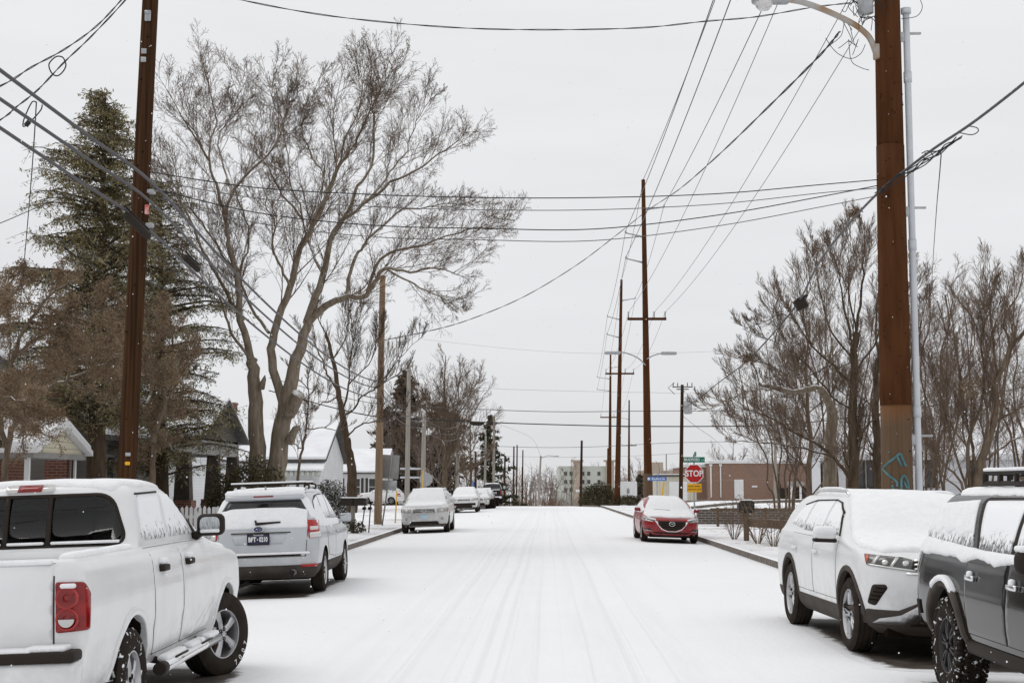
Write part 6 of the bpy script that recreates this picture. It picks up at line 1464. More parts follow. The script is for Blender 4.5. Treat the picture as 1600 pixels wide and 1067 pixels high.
m = MB(); b = Az(30, 2)-A0; m.rbox(b+Vector((0, -.14, 0)), (.09, .03, .16), .02, 2); m.tube([b+Vector((-.04, -.15, .05)), b+Vector((.04, -.15, .05))], .03, 8); m.build('insulator', M['galv'], pA)
m = MB()
for y_, dx_ in ((62, 3), (128, -4), (240, 5), (262, -2), (447, 4), (520, -6), (655, 2)):
    q = Az(y_, dx_)-A0; m.tube([q+Vector((0, -.10, 0)), q+Vector((0, -.138, 0))], .011, 6)
m.build('bolt_hole', M['well'], pA)
m = MB(); m.tube([Az(352, 15)-A0, Az(450, 14)-A0, Az(560, 15)-A0, Az(700, 13)-A0], .006, 5)
m.build('ground_wire', M['cable'], pA)
for y in (300, 352): m = MB(); q = Az(y, 14)-A0; m.rbox(q, (.18, .12, .06), .01, 1); m.build('bracket', M['galv'], pA)
# --- weathering-steel pole beside the white SUV
YB = 23.3
B0 = G(1401, YB); B1 = P(1386, 0, YB); B1 = B0+(B1-B0)*((18-B0.z)/(B1.z-B0.z))
t_ = M['rust_base'].node_tree; s_ = bsdf(M['rust_base']); co_ = N(t_, 'ShaderNodeTexCoord'); sx_ = N(t_, 'ShaderNodeSeparateXYZ'); t_.links.new(co_.outputs['Object'], sx_.inputs[0])   # run-off stain below the rusted shaft
mr_ = N(t_, 'ShaderNodeMapRange'); mr_.inputs['From Min'].default_value = 2.62; mr_.inputs['From Max'].default_value = 3.02; t_.links.new(sx_.outputs['Z'], mr_.inputs['Value']); mm_ = N(t_, 'ShaderNodeMix', data_type='RGBA'); mm_.inputs['B'].default_value = (.155, .062, .019, 1)
t_.links.new(s_.inputs['Base Color'].links[0].from_socket, mm_.inputs['A']); t_.links.new(mr_.outputs[0], mm_.inputs['Factor']); t_.links.new(mm_.outputs['Result'], s_.inputs['Base Color'])
pB = empty('steel_pole', B0, label='thick rusted steel pole with white conduit, street lamp arm and blue graffiti', cat='utility pole', group='utility poles')
dB = (B1-B0)
def Bp(z): return dB*((z-B0.z)/(18-B0.z))
def Bat(y): return (757-y)/2222*YB*1.005+1.75
zb = Bat(630)
def rB(z): return .262-.0055*z
for nm, z0, z1, mt in (('pole_base', 0.05, zb-.05, 'rust_base'), ('shaft', zb-.05, Bat(226), 'rust'), ('upper_shaft', Bat(226), 17.9, 'rust')):
    m = MB(); kk = 8; add = .006 if nm == 'shaft' else 0
    m.tube([Bp(z0+(z1-z0)*i/kk) for i in range(kk+1)], [rB(z0+(z1-z0)*i/kk)+add for i in range(kk+1)], 40); m.build(nm, M[mt], pB)
m = MB(); m.rbox((0, 0, .1), (.8, .8, .12), .02, 1); m.build('footing', M['kerb'], pB)
m = MB()
zc = [.2, 1.2, 2.2, Bat(660), Bat(540), Bat(440), Bat(392), Bat(330), Bat(240), Bat(118), Bat(5)]
def cx(z): return Bp(z)+Vector((rB(z)+.085, -.06, 0))
m.tube([cx(z) for z in zc], .055, 14)
for y in (645, 385, 117): z = Bat(y); m.tube([cx(z-.09), cx(z+.09)], .068, 14)
z = Bat(10); m.tube([cx(z-.04), cx(z+.05)], .085, 14)
cd_ = m.build('conduit', M['pvc'], pB)
for y in (684, 328, 48):
    m = MB(); z = Bat(y); m.rbox(cx(z)+Vector((.06, .0, .02)), (.36, .05, .035), .006, 1); m.rbox(cx(z)+Vector((-.085, -.03, -.05)), (.08, .03, .17), .006, 1); m.build('conduit_clamp', M['galv'], pB)
m = MB()
rnd = random.Random(3)
for k in range(46):
    z = rnd.uniform(2.2, 9); a = rnd.uniform(-2.6, -.5); q = Bp(z)+Vector((math.cos(a), math.sin(a), 0))*(rB(z)+.008); m.tube([q-Vector((math.cos(a), math.sin(a), 0))*.02, q+Vector((math.cos(a), math.sin(a), 0))*.006], .010, 6)
m.build('bolt_hole', M['well'], pB)
# graffiti: paint strokes lying on the steel
GR = [[(1380, 732), (1401, 712), (1406, 708)], [(1406, 708), (1413, 724), (1416, 728)], [(1401, 712), (1408, 728)], [(1380, 732), (1389, 742), (1400, 752), (1401, 760)], [(1394, 757), (1396, 768)], [(1389, 706), (1390, 707)], [(1396, 714), (1397, 715)], [(1408, 765), (1408, 748), (1413, 743), (1418, 752), (1420, 764)], [(1412, 752), (1417, 762)]]
m = MB()
for st in GR:
    pts = []
    for px, py in st:
        w_ = P(px, py, YB-.23)-B0; c = Bp(w_.z+B0.z); dx = w_.x-c.x; rr = rB(w_.z+B0.z)+.010; dx = max(-rr*.96, min(rr*.96, dx)); pts.append(c+Vector((dx, -math.sqrt(rr*rr-dx*dx), 0)))
    cp = catmull(pts, 4); cp = [Bp(p.z+B0.z)+(p-Bp(p.z+B0.z)).normalized()*(rB(p.z+B0.z)+.003) for p in cp]; m.tube(cp, .020, 6)
m.build('graffiti', M['graffiti'], pB)
# street lamp arm
hz = Bat(76); a0 = Bp(hz)+Vector((-rB(hz), -.05, 0))
def L(px, py, Y): return P(px, py, Y)-B0
arm = catmull([a0+Vector((.02, 0, -.10)), L(1362, 66, YB-.1), L(1352, 52, YB-.15), L(1330, 36, YB-.3), L(1290, 17, YB-.5), L(1250, 3, YB-.7), L(1215, -2, YB-.9)], 6)
m = MB(); m.tube(arm, [.05]*len(arm), 10); m.rbox(a0+Vector((.0, -.02, .0)), (.10, .16, .26), .03, 2); ao = m.build('lamp_arm', M['lamparm'], pB)
m = MB(); h = L(1205, -1, YB-.95); m.rbox(h, (.62, .30, .13), .06, 3); m.build('lamp_head', M['galv'], pB)
m = MB(); m.lathe([(.001, -.15), (.08, -.14), (.13, -.09), (.15, 0)], 18, 'Z', h+Vector((-.12, 0, -.04))); m.build('lamp_bowl', M['clearlens'], pB)
# wiring tangle at the head of the steel pole
m = MB(); rnd = random.Random(11)
for k in range(16):
    p0 = L(1340+rnd.uniform(-12, 22), 20+rnd.uniform(-20, 28), YB-.2); pts = [p0]
    for j in range(3): pts.append(pts[-1]+Vector((rnd.uniform(-.22, .22), rnd.uniform(-.1, .1), rnd.uniform(-.28, .24))))
    m.tube(catmull(pts, 4), .006, 5)
for st in ([(1290, 60), (1300, 75), (1312, 86), (1330, 92), (1345, 84), (1352, 70)], [(1326, 62), (1330, 95), (1345, 106), (1358, 110)], [(1408, 30), (1432, 26), (1441, 12), (1436, -4)], [(1312, 25), (1330, 60), (1326, 66)], [(1326, 64), (1316, 72), (1310, 76)], [(1326, 64), (1340, 74)]):
    m.tube(catmull([L(x, y, YB-.25) for x, y in st], 5), .006, 5)
m.build('wiring', M['cable'], pB)
m = MB(); m.lathe([(.001, .14), (.1, .12), (.13, .0), (.13, -.25), (.001, -.28)], 14, 'Z', L(1352, -2, YB-.3)); m.build('junction_can', M['galv'], pB)

# --- three more steel poles up the street: arms, crossarm, lamp
def steel(px, py, Y, ptop, ytop, r0, r1, label, arms, cross, lamp=None, base_h=.05):
    b = G(px, Y, hgt(6, Y)+base_h); t = P(ptop, ytop, Y); e = pole('steel_pole', label, b, t, r0, r1, 'rust', n=14); A = {}
    for i, (y, dx, dz) in enumerate(arms):
        z = P(px, y, Y).z; c = b+(t-b)*((z-b.z)/(t.z-b.z))-b; q = c+Vector((dx, 0, dz)); m = MB(); m.tube([c, q], [.05, .035], 6); m.tube([q, q+Vector((0, 0, .12))], .045, 6); m.build('insulator_arm', M['galv'], e); A['arm%d' % i] = q+b+Vector((0, 0, .1))
    if cross:
        y, x0, x1 = cross; z = P(px, y, Y).z; c = b+(t-b)*((z-b.z)/(t.z-b.z))-b; m = MB(); m.box(c+Vector(((x0+x1)/2, -.2, 0)), (x1-x0, .12, .14)); o = m.build('crossarm', M['rust'], e); m = MB(); A['cross'] = []
        for x in (x0+.06, .45 if x1 > .8 else .3, x1-.06): q = c+Vector((x, -.2, .07)); m.tube([q, q+Vector((0, 0, .26)), q+Vector((0, 0, .30))], [.03, .03, .09], 8); A['cross'].append(q+b+Vector((0, 0, .3)))
        m.build('insulator', M['galv'], o)
    for (y, dx, dz) in (lamp or []):
        z = P(px, y, Y).z; c = b+(t-b)*((z-b.z)/(t.z-b.z))-b; m = MB(); pts = catmull([c+Vector((0, -.1, 0)), c+Vector((dx*.3, -.5, dz*.65)), c+Vector((dx*.75, -.9, dz*1.05)), c+Vector((dx, -1.0, dz))], 5); m.tube(pts, .035, 6); m.build('lamp_arm', M['galv'], e)
        m = MB(); m.rbox(pts[-1]+Vector((dx*.12, 0, 0)), (.85, .34, .17), .08, 3); m.build('lamp_head', M['galv'], e)
    A['top'] = t; A['e'] = e; return A
p2 = steel(1013, 757, 76, 1005, 281, .235, .10, 'tall rusted steel pole with crossarm and lamp, rising behind the red hatchback', [(328, 1.1, .15), (371, -1.0, .25), (411, -1.0, .25)], (499, -.98, 1.1), [(572, -1.65, .62), (562, 1.0, .25)])
m = MB(); b_ = p2['e'].location; m.tube([(0, 0, .0), (-.02, 0, 2.3)], .25, 16); m.build('pole_base', M['rust_base'], p2['e'])
p3 = steel(964, 757, 118, 971, 437, .25, .10, 'rusted steel pole at the road crest beside the round bush', [(470, 1.2, .2), (500, -1.1, .3), (528, -1.1, .3)], (584, -1.2, 1.2))
p4 = steel(952, 757, 172, 954, 553, .25, .10, 'rusted steel pole just beyond the road crest', [(575, 1.2, .2), (592, -1.6, .2), (611, -1.6, .2)], (652, -1.2, 1.2))
p5 = steel(982, 757, 250, 983, 625, .26, .12, 'thin far steel pole with two small side arms', [(655, -1.6, .3), (668, -1.6, .2)], (696, -1.3, 1.3))
# near pole 1 reaches far above the frame: its arm points
q1 = {'top': B1, 'arm0': B0+Bp(16.6)+Vector((1.1, 0, .25)), 'arm1': B0+Bp(15.2)+Vector((-1.0, 0, .3)), 'arm2': B0+Bp(14.0)+Vector((-1.0, 0, .3)), 'cross': [B0+Bp(11.6)+Vector((x, -.2, .3)) for x in (-.95, .45, 1.05)]}
for nm, qa, qb in (('first', q1, p2), ('second', p2, p3), ('third', p3, p4)):
    between = {'first': 'from the near rusted pole to the pole behind the red hatchback', 'second': 'between the pole behind the red hatchback and the crest pole', 'third': 'beyond the crest pole'}[nm]
    for k, h in (('top', 'topmost'), ('arm0', 'upper eastern'), ('arm1', 'upper western'), ('arm2', 'lower western')):
        if k == 'top' and nm != 'first' and False: continue
        cable('power_line', f'{h} bare line {between}', [qa[k], qb[k]], .016 if nm == 'first' else .014, 'wire', sag=.5)
    for i, h in enumerate(('western', 'middle', 'eastern')):
        cable('power_line', f'{h} thin crossarm wire {between}', [qa['cross'][i], qb['cross'][i]], .009, 'wire', sag=.7)

# --- wooden poles
def wood(px, py, Y, ptop, ytop, w, mat, label, group='utility poles'):
    b = G(px, Y, hgt(G(px, Y).x, Y)+.1); t = P(ptop, ytop, Y); return pole('utility_pole', label, b, t, w/2, w/2*.72, mat, n=12, group=group), b, t
wC, C0, C1 = wood(591, 757, 59.8, 598, 431, .34, 'polepale', 'tall bare pale-brown wooden pole by the double mailbox')
wD, D0, D1 = wood(636, 757, 84, 639, 570, .32, 'polegrey', 'grey wooden pole with a yellow guy guard behind the sign panels')
wE, E0, E1 = wood(660, 757, 90, 663, 648, .34, 'polegrey', 'pale grey pole joined by horizontal pipes, beside the octagonal sign back')
wF, F0, F1 = wood(714, 757, 104, 716, 659, .32, 'polegrey', 'pale grey pole above the white chrome-grilled SUV')
wG, G0, G1 = wood(743, 757, 128, 743, 705, .26, 'poledark', 'short dark pole in front of the spruce, beyond the parked white cars')
wH, H0, H1 = wood(757, 757, 134, 759, 680, .26, 'polegrey', 'slim grey pole standing against the spruce')
wI, I0, I1 = wood(771, 757, 140, 772, 650, .32, 'polegrey', 'pale pole at the edge of the spruce above the dark pickup')
wJ, J0, J1 = wood(1063, 757, 88, 1066, 601, .27, 'poledark', 'dark wooden pole with transformer between the rusted pole and the stop sign')
wK, K0, K1 = wood(907, 757, 138, 909, 688, .30, 'poledark', 'lone brown pole at the crest in front of the apartment block')
m = MB(); t = J1-J0
for k in range(3): m.box(t+Vector((0, -.18, -.15-.14*k)), (1.25-.5*k, .07, .06))
for x in (-.58, -.3, .3, .58): m.tube([t+Vector((x, -.18, -.1)), t+Vector((x, -.18, .12))], [.035, .02], 6)
m.tube([t+Vector((-.5, -.2, .1)), t+Vector((-.9, -.2, -.2)), t+Vector((-.5, -.2, -.6))], .02, 5); m.build('crossarm', M['darktrim'], wJ)
m = MB(); q = P(1075, 636, 87.7)-J0; m.lathe([(.001, .42), (.2, .40), (.25, .34), (.25, -.36), (.2, -.42), (.001, -.43)], 16, 'Z', q); m.tube([q+Vector((.1, 0, .4)), q+Vector((.12, 0, .6))], .04, 6); m.tube([q+Vector((-.25, 0, .1)), q+Vector((-.5, 0, .1))], .03, 6); m.build('transformer', M['galv'], wJ)
for k, (px, yt, Y) in enumerate(((788, 712, 190), (802, 697, 230), (807, 695, 250), (816, 703, 270), (815, 729, 330), (949, 700, 200))):
    b = G(px, Y, hgt(0, Y)); pole('utility_pole', 'thin far pole in the row beyond the road crest', b, P(px+1, yt, Y), .16, .11, 'poledark', n=8, group='far poles beyond the crest')
b = G(840, 200, hgt(0, 200)); e = pole('utility_pole', 'leaning far pole carrying a small street lamp above the brown brush', b, P(845, 712, 200), .20, .12, 'polegrey', n=8, group='far poles beyond the crest')
t = P(845, 712, 200)-b; m = MB(); m.tube([t+Vector((0, 0, -.3)), t+Vector((1.0, 0, .05)), t+Vector((2.0, 0, -.05))], .05, 6); m.rbox(t+Vector((2.2, 0, -.05)), (.7, .3, .14), .05, 2); m.build('lamp_arm', M['galv'], e)
for px, yt, Y, lb in ((1211, 655, 120, 'pale thin pole behind the branches above the brown brick building'), (1041, 709, 300, 'far pale pole by the brownish block'),):
    b = G(px, Y, hgt(10, Y)); pole('utility_pole', lb, b, P(px, yt, Y), .15, .12, 'polegrey', n=8)

# --- cables
ca = 'overhead cables'
# three lashed cables along the west side
for i, (y0, yp, dx, r, ye, lb) in enumerate(((110, 288, 20, 0.024, 596, 'topmost of the three thick grey cables crossing the dark pole'), (155, 316, 18, 0.022, 606, 'middle of the three thick grey cables crossing the dark pole'), (200, 346, 2, 0.022, 622, 'lowest of the three thick grey cables, with black splice cases'))):
    a = P(0, y0, 15.2); b = Az(yp, dx, 19.75); d = (a-b); far = C0+(C1-C0)*((P(597, ye, 59.8).z-C0.z)/(C1.z-C0.z))+Vector((-.14, 0, 0))
    pts = [b+d*6.5, b+d*4.5, b+d*3, b+d*1.6, b+d, b+d*.5, b]+[b+(far-b)*t-Vector((0, 0, 4*.55*t*(1-t))) for t in (.12, .25, .4, .55, .7, .85, 1)]
    cable('cable_bundle', lb, pts, r, 'cablegrey', group='thick cables on the dark pole', wob=.0)
    nxt = [E1+Vector((0, -.15, -.1-.35*i)), F1+Vector((0, -.15, -.3-.45*i)), H0+(H1-H0)*.9-Vector((0, 0, .5*i)), I0+(I1-I0)*.6-Vector((0, 0, .4*i))]; prev = far
    for j, q in enumerate(nxt):
        cable('cable_bundle', ('upper', 'middle', 'lower')[i]+' sagging cable in the run over the parked white cars, '+('by the sign panels', 'past the octagonal sign back', 'toward the spruce', 'among the spruce poles')[j], [prev, q], .018, 'cablegrey', sag=.45, group='sagging cables on the west poles'); prev = q
m = MB()
def case(px, py, Y, ln, r, ang): c = P(px, py, Y); d = Vector((math.sin(ang)*.25, .9, -.28)).normalized()*ln/2; d = Vector((.22, .72, -.28)).normalized()*ln/2; return c-d, c+d
for px, py, Y, lb, ln in ((215, 353, 19.3, 'black splice case strapped to the dark pole', .62), (300, 412, 25.5, 'black splice case hanging from the lowest grey cable', .52)):
    a, b = case(px, py, Y, ln, 0, 0); m = MB(); m.tube([a, a+(b-a)*.08, b-(b-a)*.08, b], [.035, .06, .06, .035], 12); m.tube([a-Vector((0, 0, -.1)), b-Vector((0, 0, -.1))], .015, 6); tag(m.build('splice_case', M['plastic']), lb, 'splice case', 'cable splice cases')
# loops and drops near the dark pole
cable('service_cable', 'upper twisted black drop cable running off from the dark pole top', [Az(-50, -6), P(190, 0, 19), P(150, 42, 18.2), P(100, 78, 17.2), P(50, 105, 16.3), P(0, 135, 15.4), P(-120, 180, 13.8), P(-420, 250, 12)], .006, twist=.007)
cable('service_cable', 'looped black drop cable above the three grey cables', [Az(-46, -4), P(193, 4, 19), P(140, 60, 18), P(100, 98, 17.3), P(60, 140, 16.6), P(25, 168, 16), P(0, 188, 15.6), P(-120, 262, 14), P(-420, 400, 12)], .006, twist=.006)
m = MB(); lp = [(102, 97), (98, 90), (88, 89), (78, 98), (77, 106), (82, 116), (90, 119), (98, 113), (103, 104), (102, 97)]; m.tube(catmull([P(x, y, 17.2) for x, y in lp], 4), .009, 5); tag(m.build('cable_loop', M['cable'], fix=False), 'small slack loop hanging on the drop cable against the sky', 'cable', ca)
m = MB(); lp = [(57, 160), (50, 160), (40, 180), (36, 193), (38, 198), (52, 186), (64, 172), (66, 164)]; m.tube(catmull([P(x, y, 16.4) for x, y in lp], 4), .008, 5); m.tube([P(40, 197, 16.4), P(46, 190, 16.4)], .03, 6); tag(m.build('cable_loop', M['cable'], fix=False), 'slack loop with a small black clip below the topmost grey cable', 'cable', ca)
cable('service_cable', 'thin vertical drop wire going down to the cream porch', [P(57, 160, 16.4), P(52, 240, 18.5), P(44, 340, 22), P(36, 430, 26), P(30, 500, 29), P(26, 610, 32)], .008, mat='cable')
cable('service_cable', 'thin wire slanting up into the hemlock', [P(-500, 470, 20), P(-40, 362, 24), P(0, 349, 26), P(90, 312, 29), P(228, 268, 24)], .009, mat='cable')
cable('service_cable', 'long black twisted cable arching across the top of the street', [P(236, -70, 20), P(300, -22, 20.5), P(370, -1, 21), P(520, 26, 21.5), P(700, 43, 22), P(850, 47, 22.4), P(1000, 44, 22.7), P(1100, 34, 22.9), P(1180, 27, 23), P(1270, 12, 23.1), P(1330, 5, 23.2)], .006, twist=.008)
cable('service_cable', 'black twisted cable swooping from the near rusted pole down to the bare pole', [P(1312, 50, 23.2), P(1280, 88, 24.5), P(1200, 168, 29), P(1120, 245, 40), P(1060, 297, 58), P(1012, 329, 75.8), P(960, 370, 73), P(900, 415, 70), P(820, 463, 67), P(740, 497, 64), P(680, 515, 62), P(598, 532, 60)], .011, twist=.012)
for y0, ym, y1, lb, mt, r in ((268, 309, 281, 'highest', 'cable', .0085), (280, 328, 294, 'second', 'wire', .007), (292, 357, 300, 'third', 'cable', .0085), (305, 375, 316, 'lowest', 'wire', .007)):
    cable('crossing_wire', f'{lb} of the four long wires crossing the street behind the big bare tree', [P(228, y0, 20.1), P(400, y0+(ym-y0)*.62, 20.8), P(580, ym-5, 21.5), P(750, ym, 22), P(930, ym+1 if y0 > 285 else ym, 22.4), P(1120, (ym+y1)/2+8, 22.8), P(1280, y1+8, 23.1), P(1372, y1 if y1 < 300 else y1-10, 23.2)], r, mt)
# lashed guy on the near steel pole and its boxes
gp = [P(2500, -640, 9.5), P(2000, -220, 13.5), P(1680, 62, 18), P(1600, 130, 19), P(1520, 192, 20.2), P(1460, 232, 21.3), P(1420, 262, 22.4), P(1378, 296, 23.1), P(1330, 346, 25.5), P(1280, 410, 29), P(1246, 474, 33), P(1200, 530, 40), P(1160, 570, 48), P(1120, 600, 60), P(1085, 628, 76), P(1066, 638, 88)]
cable('cable_bundle', 'thick lashed cable slanting past the near rusted pole to the transformer pole', gp, .022, 'cablegrey')
m = MB(); rnd = random.Random(5)
for k in range(5):
    c = [P(1372+18*j, 300-12*j, 23-.3*j)+Vector((rnd.uniform(-.05, .05), rnd.uniform(-.05, .05), rnd.uniform(-.05, .05))) for j in range(8)]; m.tube(catmull(c, 3), .009, 5)
for lp in ([(1500, 205), (1512, 198), (1526, 200), (1528, 206), (1518, 211), (1500, 208)], [(1440, 240), (1450, 236), (1458, 244), (1452, 250), (1442, 246)]): m.tube(catmull([P(x, y, 20.8) for x, y in lp], 4), .008, 5)
tag(m.build('cable_loop', M['cable'], fix=False), 'tangled loops lashed to the cable at the near rusted pole', 'cable', ca)
cable('service_cable', 'thin drop wire curving down to the whitewashed brick house', [P(1445, 240, 21.6), P(1468, 238, 22), P(1469, 260, 24), P(1463, 330, 34), P(1457, 420, 48), P(1452, 520, 60), P(1448, 690, 69)], .010)
m = MB(); c = P(1251, 475, 32.6); rot = Matrix.Rotation(R(-25), 3, 'Y'); m.rbox(c, (.26, .25, .26), .03, 2, rot); m.rbox(c+Vector((.02, 0, .14)), (.28, .27, .06), .02, 2, rot); tag(m.build('splice_case', M['plastic']), 'black splice box hanging on the slanting lashed cable', 'splice case', 'cable splice cases')
cable('service_cable', 'short slack tail hanging below the splice box', [P(1240, 483, 33.2), P(1222, 505, 35), P(1214, 520, 35), P(1208, 545, 35)], .012)
# crossings further up
for yl, yr, r, mt, lb in ((660, 666, .035, 'cable', 'thickest black cable crossing low over the far street'), (640, 642, .022, 'cablegrey', 'grey cable crossing just above the thickest black one')):
    cable('crossing_wire', lb, [P(420, yl-50, 92), P(560, yl-14, 92), P(640, yl-6, 92), P(720, yl-2, 92), P(860, yl+3, 92), P(1013, yl+6, 91) if r > .03 else P(1013, yl+2, 91), P(1200, yr-2, 92), P(1330, yr-14, 92), P(1500, yr-40, 92), P(1720, yr-90, 92)], r, mt)
m = MB(); m.tube([P(734, 661, 92), P(740, 662, 92), P(752, 662, 92), P(757, 661, 92)], [.05, .12, .12, .05], 10); tag(m.build('splice_case', M['plastic']), 'dark splice case on the thickest far cable beside the bare trees', 'splice case', 'cable splice cases')
for p_, lb, r in (([P(640, 600, 120), P(790, 608, 122), P(900, 611, 124), P(1010, 613, 124), P(1160, 610, 122), P(1720, 560, 120)], 'faint wire high over the far crossing', .010), ([P(770, 697, 140), P(860, 699, 140), P(950, 697, 140), P(1040, 692, 138), P(1180, 688, 130), P(1340, 676, 130)], 'dark wire low over the crest', .022), ([P(772, 712, 150), P(870, 714, 150), P(990, 712, 150), P(1064, 708, 92)], 'lowest faint wire over the crest', .013), ([P(772, 660, 140), P(830, 684, 190), P(845, 713, 200)], 'thin wire running from the spruce to the leaning far pole', .014), ([P(660, 530, 130), P(800, 545, 130), P(920, 552, 130), P(1060, 551, 128), P(1180, 545, 120), P(1400, 530, 120)], 'faintest wire level with the far street lamp', .008)):
    cable('crossing_wire', lb, p_, r, 'wire')
cable('service_cable', 'thin wire from the transformer pole toward the brick building', [P(1067, 650, 88), P(1090, 668, 95), P(1120, 690, 120), P(1150, 722, 164)], .014, 'wire')
# ------------------------------------------------------------------ trees
class TW:
    """fast tube collector for branches"""
    def __init__(s): s.v = []; s.f = []
    def tube(s, pts, r0, r1, n):
        k = len(pts); o = len(s.v); t = (pts[-1]-pts[0])
        if t.length < 1e-5: return
        a = t.orthogonal().normalized(); prev = None
        cs = [(math.cos(2*math.pi*j/n), math.sin(2*math.pi*j/n)) for j in range(n)]
        for i, p in enumerate(pts):
            tt = (pts[min(i+1, k-1)]-pts[max(i-1, 0)]).normalized(); a = (a-tt*a.dot(tt))
            if a.length < 1e-6: a = tt.orthogonal()
            a.normalize(); b = tt.cross(a); r = r0+(r1-r0)*i/(k-1)
            for c, sn in cs: s.v.append((p.x+(a.x*c+b.x*sn)*r, p.y+(a.y*c+b.y*sn)*r, p.z+(a.z*c+b.z*sn)*r))
        for i in range(k-1):
            q = o+i*n
            for j in range(n): s.f.append((q+j, q+(j+1) % n, q+n+(j+1) % n, q+n+j))
    def quad(s, p, u, v):
        o = len(s.v); s.v += [tuple(p-u), tuple(p+v*.5-u*.2), tuple(p+u), tuple(p-v*.5+u*.2)]; s.f.append((o, o+1, o+2, o+3))
    def build(s, name, mat, parent, smooth=True, kind=None):
        me = bpy.data.meshes.new(name); nv, nf = len(s.v), len(s.f)
        me.vertices.add(nv); me.vertices.foreach_set('co', np.array(s.v, np.float32).ravel())
        me.loops.add(nf*4); me.loops.foreach_set('vertex_index', np.array(s.f, np.int32).ravel())
        me.polygons.add(nf); me.polygons.foreach_set('loop_start', np.arange(0, nf*4, 4, dtype=np.int32)); me.polygons.foreach_set('loop_total', np.full(nf, 4, np.int32))
        me.materials.append(M[mat]); me.update(calc_edges=True); me.validate()
        if smooth: me.polygons.foreach_set('use_smooth', np.ones(len(me.polygons), bool))
        return link(bpy.data.objects.new(name, me), parent)
def rv(rnd): return Vector((rnd.gauss(0, 1), rnd.gauss(0, 1), rnd.gauss(0, 1)))
def grow(T, C, p, d, L, r, lv, spec, rnd, leaf=None):
    """a branch of length L starting at p along d; children by the spec of its level"""
    sp = spec[lv]; k = sp.get('seg', 4); pts = [p]; q = d.normalized(); st = L/k
    for i in range(k):
        q = (q+rv(rnd)*sp['wob']+Vector((0, 0, sp['up']))).normalized(); pts.append(pts[-1]+q*st)
    (T if r > sp.get('thick', .03) else C).tube(pts, r, max(r*.35, spec[-1]['r']*.7), 6 if r > .06 else (4 if r > .02 else 3))
    kids(T, C, pts, r, L, lv, spec, rnd, leaf)
def kids(T, C, pts, r, L, lv, spec, rnd, leaf=None, t0=None):
    sp = spec[lv]
    if lv+1 < len(spec):
        nx = spec[lv+1]; n = sp['n']; n = int(n*rnd.uniform(.8, 1.25)+.5); k = len(pts)-1
        for i in range(n):
            t = (sp.get('t0', .2) if t0 is None else t0); t = t+(1-t)*(i+rnd.random())/n; x = min(t*k, k-1e-3); j = int(x); p = pts[j].lerp(pts[j+1], x-j); tan = (pts[j+1]-pts[j]).normalized()
            ax = rv(rnd); ax = (ax-tan*ax.dot(tan)).normalized(); a = R(rnd.uniform(*nx['ang'])); dr = tan*math.cos(a)+ax*math.sin(a); dr.z += nx.get('lift', .0)
            l2 = L*nx['len']*rnd.uniform(.55, 1.2)*(1.15-.68*t); grow(T, C, p, dr, l2, max(r*(1-t*.7)*nx['rr'], nx['r']), lv+1, spec, rnd, leaf)
    if leaf and lv >= len(spec)-1-leaf.get('lev', 0):
        for i in range(leaf['n']):
            x = rnd.random()*(len(pts)-1.001); j = int(x); p = pts[j].lerp(pts[j+1], x-j)+rv(rnd)*leaf['spread']; u = rv(rnd).normalized()*leaf['size']*rnd.uniform(.5, 1.2); v = u.cross(rv(rnd)).normalized()*leaf['size']*.9; leaf['tw'].quad(p, u, v)
def px_limb(pix, Y, dy=0, rnd=None):
    """limb through photo pixels at tree distance Y, drifting dy in depth towards its tip"""
    n = len(pix); return [P(x, y, Y+dy*i/(n-1)) for i, (x, y) in enumerate(pix)]
def finish(e, T, C, bark, twig, cname='crown'):
    T.build('trunk', bark, e); 
    if C.v: C.build(cname, twig, e)
SP_BIG = [dict(n=15, t0=.22, wob=.08, up=.05, seg=8, r=.05), dict(n=8, len=.50, ang=(20, 42), rr=.42, wob=.06, up=.06, seg=6, r=.0105, lift=.15, thick=.03), dict(n=5, len=.56, ang=(22, 48), rr=.42, wob=.08, up=.05, seg=5, r=.0062, lift=.08), dict(n=3, len=.62, ang=(22, 52), rr=.55, wob=.10, up=.03, seg=3, r=.0044), dict(len=.62, ang=(25, 55), rr=.7, wob=.12, up=.02, seg=2, r=.0036)]
SP_MID = [dict(n=15, t0=.15, wob=.08, up=.06, seg=8, r=.04), dict(n=9, len=.60, ang=(18, 44), rr=.40, wob=.055, up=.09, seg=7, r=.0105, lift=.42, thick=.03), dict(n=6, len=.56, ang=(18, 42), rr=.45, wob=.07, up=.07, seg=5, r=.0062, lift=.22), dict(len=.66, ang=(18, 44), rr=.6, wob=.09, up=.05, seg=4, r=.0046, lift=.1)]

